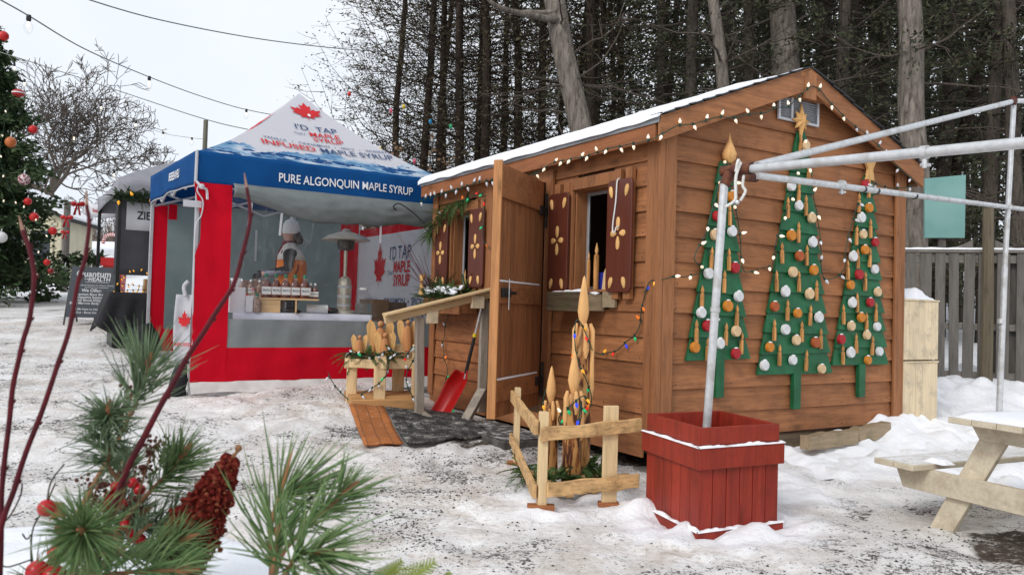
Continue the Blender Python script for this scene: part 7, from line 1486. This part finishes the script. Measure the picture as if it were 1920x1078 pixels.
def pine(name, label, pts, n, l, w, mat, ang=(.35, .9), start=.3, droop=.12, seed=0, tr=.0035, buds=True, group='pine sprays in the snowy planter', tipn=18):
    big = group.startswith('long'); n = int(n * (.62 if big else 1.25)); w *= (1.5 if big else 1.2)
    random.seed(seed); t = thing(name, label, 'pine branch', pts[0], 0, group); o = Vector(pts[0]); cv = spl([Vector(p) - o for p in pts], 8); mb = MB(); mb.tube(cv, [tr * (1.2 - .6 * i / len(cv)) for i in range(len(cv))], 7); mb.build('twig', MT['stembrown'], t)
    nb = MB(); N = len(cv) - 1
    for i in range(int(n * .26)):                     # needles grow in pairs
        f = start + (1 - start) * random.random() ** .8; k = min(N - 1, int(f * N)); p = cv[k].lerp(cv[k + 1], f * N - k); ax = (cv[k + 1] - cv[k]).normalized(); a = random.uniform(0, 6.28); s = Matrix.Rotation(a, 3, ax) @ ax.orthogonal().normalized(); th = random.uniform(*ang)
        d = ax * math.cos(th) + s * math.sin(th)
        for q in range(2): needle(nb, p, d + Vector((random.gauss(0, .05), random.gauss(0, .05), random.gauss(0, .05))), l * random.uniform(.6, 1.25), w, Vector((random.gauss(0, .12), random.gauss(0, .12), -droop + random.gauss(0, .08))) + ax * .15)
    ax = (cv[-1] - cv[-2]).normalized()
    for i in range(tipn):
        s = Matrix.Rotation(random.uniform(0, 6.28), 3, ax) @ ax.orthogonal().normalized(); th = random.uniform(.05, .8); needle(nb, cv[-1], ax * math.cos(th) + s * math.sin(th), l * random.uniform(.7, 1), w, Vector((0, 0, -droop)))
    nb.build('needles', mat, t, angle=180)
    if buds: mb = MB(); mb.lathe([(.003, 0), (.0055, .008), (.004, .02), (.001, .03)], 8, Matrix.Translation(cv[-1]) @ rotto(ax)); mb.build('bud', pm('bud_brown', (.36, .15, .07)), t)
    return t
N1, N2 = MT['needle'], MT['needle2']
base = Vector((-.72, 1.1, .70))
pine('pine_branch', 'tallest pine spray left of the tent with needles curling upward', [base, at(180, 900, 1.2), at(245, 775, 1.2), at(262, 735, 1.2), at(276, 690, 1.2)], 250, .072, .00085, N2, (.5, 1.15), .45, -.12, 1)
pine('pine_branch', 'drooping blue-green pine tuft left of the tallest spray', [base, at(215, 960, 1.17), at(203, 870, 1.15), at(202, 805, 1.13), at(204, 780, 1.12)], 520, .060, .00085, N2, (.5, 1.35), .42, .32, 2, tipn=30)
pine('pine_branch', 'pine spray reaching right towards the sumac cone', [base, at(230, 980, 1.2), at(282, 920, 1.2), at(315, 888, 1.2), at(338, 858, 1.2)], 330, .062, .00085, N1, (.5, 1.2), .45, .10, 3)
pine('pine_branch', 'nearest round pine tuft facing the viewer at lower left', [base, at(215, 1030, 1.10), at(175, 1005, 1.02), at(154, 996, .95)], 620, .062, .0008, N1, (.45, 1.4), .55, .10, 4, tipn=70)
pine('pine_branch', 'low pine spray pointing right under the sumac cone', [base, at(180, 1050, 1.1), at(240, 1042, 1.08), at(300, 1030, 1.08), at(335, 1016, 1.08)], 420, .055, .0008, N1, (.5, 1.3), .35, .12, 5)
pine('pine_branch', 'low dark pine spray behind the round tuft', [base, at(100, 1060, 1.2), at(200, 1000, 1.22), at(255, 968, 1.22)], 380, .055, .0008, N2, (.5, 1.4), .3, .15, 6)
pine('pine_branch', 'pine spray crossing the bottom edge at lower left', [base, at(60, 1100, 1.05), at(180, 1078, 1.0), at(330, 1068, 1.0)], 420, .06, .0008, N1, (.5, 1.3), .2, .10, 16)
pine('pine_branch', 'inner pine spray behind the red berries', [base, at(215, 1010, 1.22), at(225, 930, 1.26), at(232, 870, 1.28)], 420, .058, .0008, N2, (.5, 1.2), .3, .15, 26)
pine('pine_branch', 'dark pine spray between the nearest tuft and the sumac cone', [base, at(250, 1010, 1.18), at(290, 985, 1.2), at(335, 960, 1.22)], 380, .052, .0008, N2, (.5, 1.2), .25, .15, 27)
b2 = at(500, 1190, 1.08); G2 = 'long-needled pine at the bottom centre'
pine('pine_branch', 'upright long-needled pine leader with a thin orange bud', [b2, at(509, 1078, 1.08), at(507, 1000, 1.08), at(520, 940, 1.08), at(533, 930, 1.08)], 250, .105, .0009, N1, (.25, .95), .35, .06, 7, group=G2)
pine('pine_branch', 'long-needled pine shoot spreading to the right of the leader', [b2, at(520, 1060, 1.06), at(560, 1000, 1.05), at(600, 965, 1.05), at(640, 930, 1.06)], 330, .062, .0008, N1, (.3, .95), .4, .10, 8, group=G2)
pine('pine_branch', 'lowest long-needled pine shoot at the bottom edge', [b2, at(530, 1085, 1.0), at(545, 1060, .98), at(560, 1040, .97), at(590, 1035, .96)], 330, .095, .0009, N1, (.25, 1.15), .3, .08, 9, group=G2)
pine('pine_branch', 'long-needled pine shoot leaning left at the bottom edge', [b2, at(520, 1120, 1.04), at(512, 1070, 1.02), at(520, 1010, 1.02)], 110, .085, .0009, N1, (.4, 1.0), .4, .05, 10, group=G2)
t = thing('pine_bud', 'thin orange-brown pine shoot standing up among the long needles', 'pine shoot', at(527, 922, 1.08)); mb = MB(); d = at(548, 846, 1.08) - at(527, 922, 1.08); mb.tube([(0, 0, 0), d * .5, d], [.0022, .002, .0009], 6); mb.build('shoot', pm('orange_shoot', (.50, .22, .10)), t)
def twig(label, px, D, r0, r1, seed, tip=True):
    t = thing('dogwood_twig', label, 'twig', at(*px[0], D), 0, 'bare red dogwood twigs in the planter'); o = at(*px[0], D); cv = spl([at(x, y, D) - o for x, y in px], 8); N = len(cv); rs = []
    for i in range(N):
        r = r0 + (r1 - r0) * i / (N - 1); rs.append(r)
    for k in range(2, len(px) - 1):            # swollen buds at the nodes
        i = min(N - 1, k * 8); rs[i] *= 1.12
    cv = [p + Vector((noise.noise((i * .12, seed, 0)), 0, 0)) * .003 for i, p in enumerate(cv)]
    mb = MB(); mb.tube(cv, rs, 12); mb.build('stem', MT['stemred'], t, angle=180)
    for k in range(2, len(px) - 1):
        i = min(N - 2, k * 8); ax = (cv[i + 1] - cv[i]).normalized(); mb = MB(); mb.lathe([(rs[i] * .5, 0), (rs[i] * .4, .002), (.0006, .005)], 8, Matrix.Translation(cv[i] + ax.orthogonal().normalized() * rs[i] * .9) @ rotto(ax + ax.orthogonal() * .3)); mb.build('bud', MT['stemred'], t)
    if tip: mb = MB(); ax = (cv[-1] - cv[-2]).normalized(); mb.tube([cv[-1], cv[-1] + ax * .008, cv[-1] + ax * .02], [r1 * .95, r1 * .7, r1 * .2], 8); mb.build('cut_tip', pm('tan_tip', (.35, .2, .14)), t)
twig('leftmost dark red twig rising beside the spruce', [(-12, 1250), (2, 1000), (7, 880), (20, 755), (38, 660), (55, 600), (64, 520), (54, 465), (43, 432)], 1.02, .0032, .0028, 1)
twig('second dark red twig with its tip beside the white banner', [(-20, 1250), (-2, 1010), (30, 905), (70, 795), (110, 680), (134, 595), (150, 520), (162, 470), (166, 415), (164, 384)], 1.0, .0036, .0021, 2)
twig('thickest dark red twig curving in front of the tent window', [(150, 1150), (220, 930), (262, 835), (310, 745), (345, 680), (395, 600), (433, 545), (455, 475), (469, 405), (462, 352)], 1.05, .0046, .0023, 3)
# sumac cone
t = thing('sumac_cone', 'fuzzy dark red sumac seed cone leaning right in the planter', 'sumac cone', at(300, 1120, 1.12)); o = at(300, 1120, 1.12); ax0, ax1 = at(318, 1078, 1.12) - o, at(436, 858, 1.15) - o
random.seed(23); mb = MB()
for i in range(1500):
    f = random.random(); a = random.uniform(0, 6.28); rad = .036 * (1.0 if f < .4 else (1 - .72 * ((f - .4) / .6) ** 1.3)) * (.7 + .3 * ss(0, .15, f)) * random.uniform(.78, 1.05) * (1 + .30 * noise.noise((f * 14, math.cos(a) * 2.4, math.sin(a) * 2.4)))
    c = ax0.lerp(ax1, f); d = (ax1 - ax0).normalized(); s = Matrix.Rotation(a, 3, d) @ d.orthogonal().normalized(); p = c + s * rad
    r = random.uniform(.003, .0055); b = len(mb.v); vs = [(1, 0, 0), (-1, 0, 0), (0, 1, 0), (0, -1, 0), (0, 0, 1), (0, 0, -1)]
    q = Matrix.Rotation(random.uniform(0, 3), 3, Vector((random.random(), random.random(), 1)).normalized())
    mb.add([p + (q @ Vector(v)) * r * random.uniform(.8, 1.2) for v in vs], [(0, 2, 4), (2, 1, 4), (1, 3, 4), (3, 0, 4), (2, 0, 5), (1, 2, 5), (3, 1, 5), (0, 3, 5)])
sm_ = NT('sumac_fuzz'); g = sm_.n('ShaderNodeNewGeometry'); mm = sm_.ramp(g.outputs['Random Per Island'], [(0, (.06, .007, .006)), (.5, (.15, .016, .012)), (.85, (.19, .035, .02)), (1, (.25, .09, .045))]); sm_.bump(sm_.noise(sm_.coord((1, 1, 1)), 900, 3), .8, .001)
mb.tube([ax0.lerp(ax1, f) for f in (0, .2, .4, .7, .97)], [.024, .030, .030, .017, .004], 10); mb.build('seed_cluster', sm_.fin(mm, .95, 0, .1), t, angle=60); mb = MB(); mb.tube([ax0 * 0 + Vector((-.01, 0, -.05)), ax0, ax1, ax1 + Vector((.008, 0, .012))], [.006, .006, .003, .0022], 8); mb.sphere(ax1 + Vector((.008, 0, .014)), .0055, 8); mb.build('stalk', MT['stembrown'], t)
# brown seed heads
def seedhead(label, px, D, n, s, seed):
    random.seed(seed); o = at(*px[0], D); t = thing('seed_head', label, 'seed head', o, 0, 'brown seed heads in the planter'); cv = spl([at(x, y, D) - o for x, y in px], 6); mb = MB(); mb.tube(cv, .0018, 5); mb.build('stalk', MT['stembrown'], t); mb = MB()
    for i in range(n):
        c = cv[random.randint(3, len(cv) - 1)] + Vector((random.gauss(0, s), random.gauss(0, s), random.gauss(0, s))); mb.sphere(c, random.uniform(.0018, .0034), 6)
    mb.build('seeds', pm('brown_seed', (.13, .04, .025), (.07, .02, .015), .8, 200), t)
seedhead('brown seed head right of the drooping pine tuft', [(240, 1010), (262, 920), (280, 860), (300, 825)], 1.22, 120, .010, 1); seedhead('brown seed head behind the tallest pine spray', [(215, 800), (240, 760), (250, 735)], 1.25, 60, .009, 2); seedhead('brown seed head left of the red berries', [(160, 1000), (170, 950), (185, 905)], 1.22, 90, .010, 3)
# berries
def berries(label, cs, D, r, g=None):
    o = at(*cs[0], D); t = thing('berry_cluster', label, 'berries', o, 0, g or 'red berries in the planter')
    for (x, y) in cs:
        c = at(x, y, D) - o; mb = MB(); mb.sphere(c, r, 18, sc=(1, 1, .95)); b = mb.build('berry', pm('berry_red', (.50, .008, .018), (.42, .006, .014), .28, 30, bump=.03), t); mb = MB(); mb.tube([c + Vector((0, 0, r * .9)), c + Vector((.002, 0, r * 1.4))], .0008, 5); mb.build('berry_stalk', MT['stembrown'], b)
    return t
pm('berry_red', (.50, .008, .018))
berries('single large red berry at far left above the snow', [(88, 952)], 1.1, .0125); berries('two red berries behind the nearest pine tuft', [(118, 988), (104, 1035)], 1.12, .011)
berries('cluster of red berries between the pine sprays', [(205, 930), (218, 912), (250, 905), (262, 918), (230, 945), (196, 950)], 1.24, .009); berries('lower cluster of red berries under the pine sprays', [(235, 985), (248, 1000), (222, 1010), (262, 1010)], 1.2, .009); berries('red berries at the bottom edge below the nearest tuft', [(70, 1070), (100, 1078), (62, 1090)], 1.02, .014)
t = thing('vine_twig', 'thin dark curling twig left of the single berry', 'twig', at(60, 1078, 1.1)); o = at(60, 1078, 1.1); mb = MB()
for ch in ([(60, 1078), (58, 1030), (62, 990), (75, 965), (88, 945)], [(88, 945), (92, 915), (100, 895), (120, 870)], [(88, 945), (95, 925), (104, 905)], [(0, 1058), (15, 1062), (40, 1055), (60, 1048)], [(0, 985), (20, 965), (38, 930), (42, 905)], [(60, 1000), (50, 1010), (42, 1000)]): mb.tube([p - o for p in spl([at(x, y, 1.1) for x, y in ch], 5)], .0011, 5)
mb.build('curled_stems', MT['darkbark'], t)
t = thing('dried_slice', 'small dried orange slice behind the drooping pine tuft', 'dried fruit', at(199, 767, 1.2)); mb = MB(); mb.tube([(0, -.003, 0), (0, .003, 0)], .0085, 14); mb.build('slice', pm('dried_orange', (.45, .18, .04)), t)
t = thing('dried_slice', 'curled dried orange leaf beside the single berry', 'dried leaf', at(108, 955, 1.12)); mb = MB(); mb.grid(lambda u, v: ((u - .5) * .022, .006 * math.sin(v * 4 + u * 2), (v - .5) * .03 * (1 - .3 * u)), 6, 8); mb.build('leaf', pm('dried_leaf', (.42, .17, .05)), t, angle=180, solid=.001)
# cedar sprays on the bottom edge
def cedarfan(label, px, D, L, seed, mat):
    random.seed(seed); o = at(*px[0], D); e = at(*px[1], D); t = thing('cedar_spray', label, 'cedar spray', o, 0, 'lime cedar sprays on the bottom edge'); mb = MB(); d = (e - o); n = 12; per = Vector((-d.z, d.y * 0 + .3 * d.x, d.x)).normalized()
    for i in range(n):
        f = i / n; q = d * f; ll = d.length * .42 * (1 - f * .75)
        for sg in (-1, 1):
            e2 = q + (d.normalized() * .75 + per * sg * .75).normalized() * ll
            for k in range(6):
                g = k / 6; c = q.lerp(e2, g); w_ = .0035
                for s2 in (-1, 1): tip = c + ((e2 - q).normalized() * .7 + d.normalized().cross((e2 - q).normalized()).cross(e2 - q).normalized() * s2 * .7) * ll * .22 * (1 - g * .6); mb.tube([c, (c + tip) / 2, tip], [.0007, .0009, .0004], 4)
            mb.tube([q, e2], [.0008, .0004], 4)
    mb.tube([(0, 0, 0), d], [.0018, .0008], 5); mb.build('spray', mat, t)
cedarfan('lime cedar spray left of the centre bottom edge', [(700, 1100), (755, 1050)], .98, 0, 1, MT['limecedar']); cedarfan('lime cedar spray pointing right on the bottom edge', [(735, 1105), (818, 1052)], .97, 0, 2, MT['limecedar']); cedarfan('smallest lime cedar tip at the right end of the sprays', [(815, 1110), (845, 1072)], .97, 0, 3, MT['limecedar'])
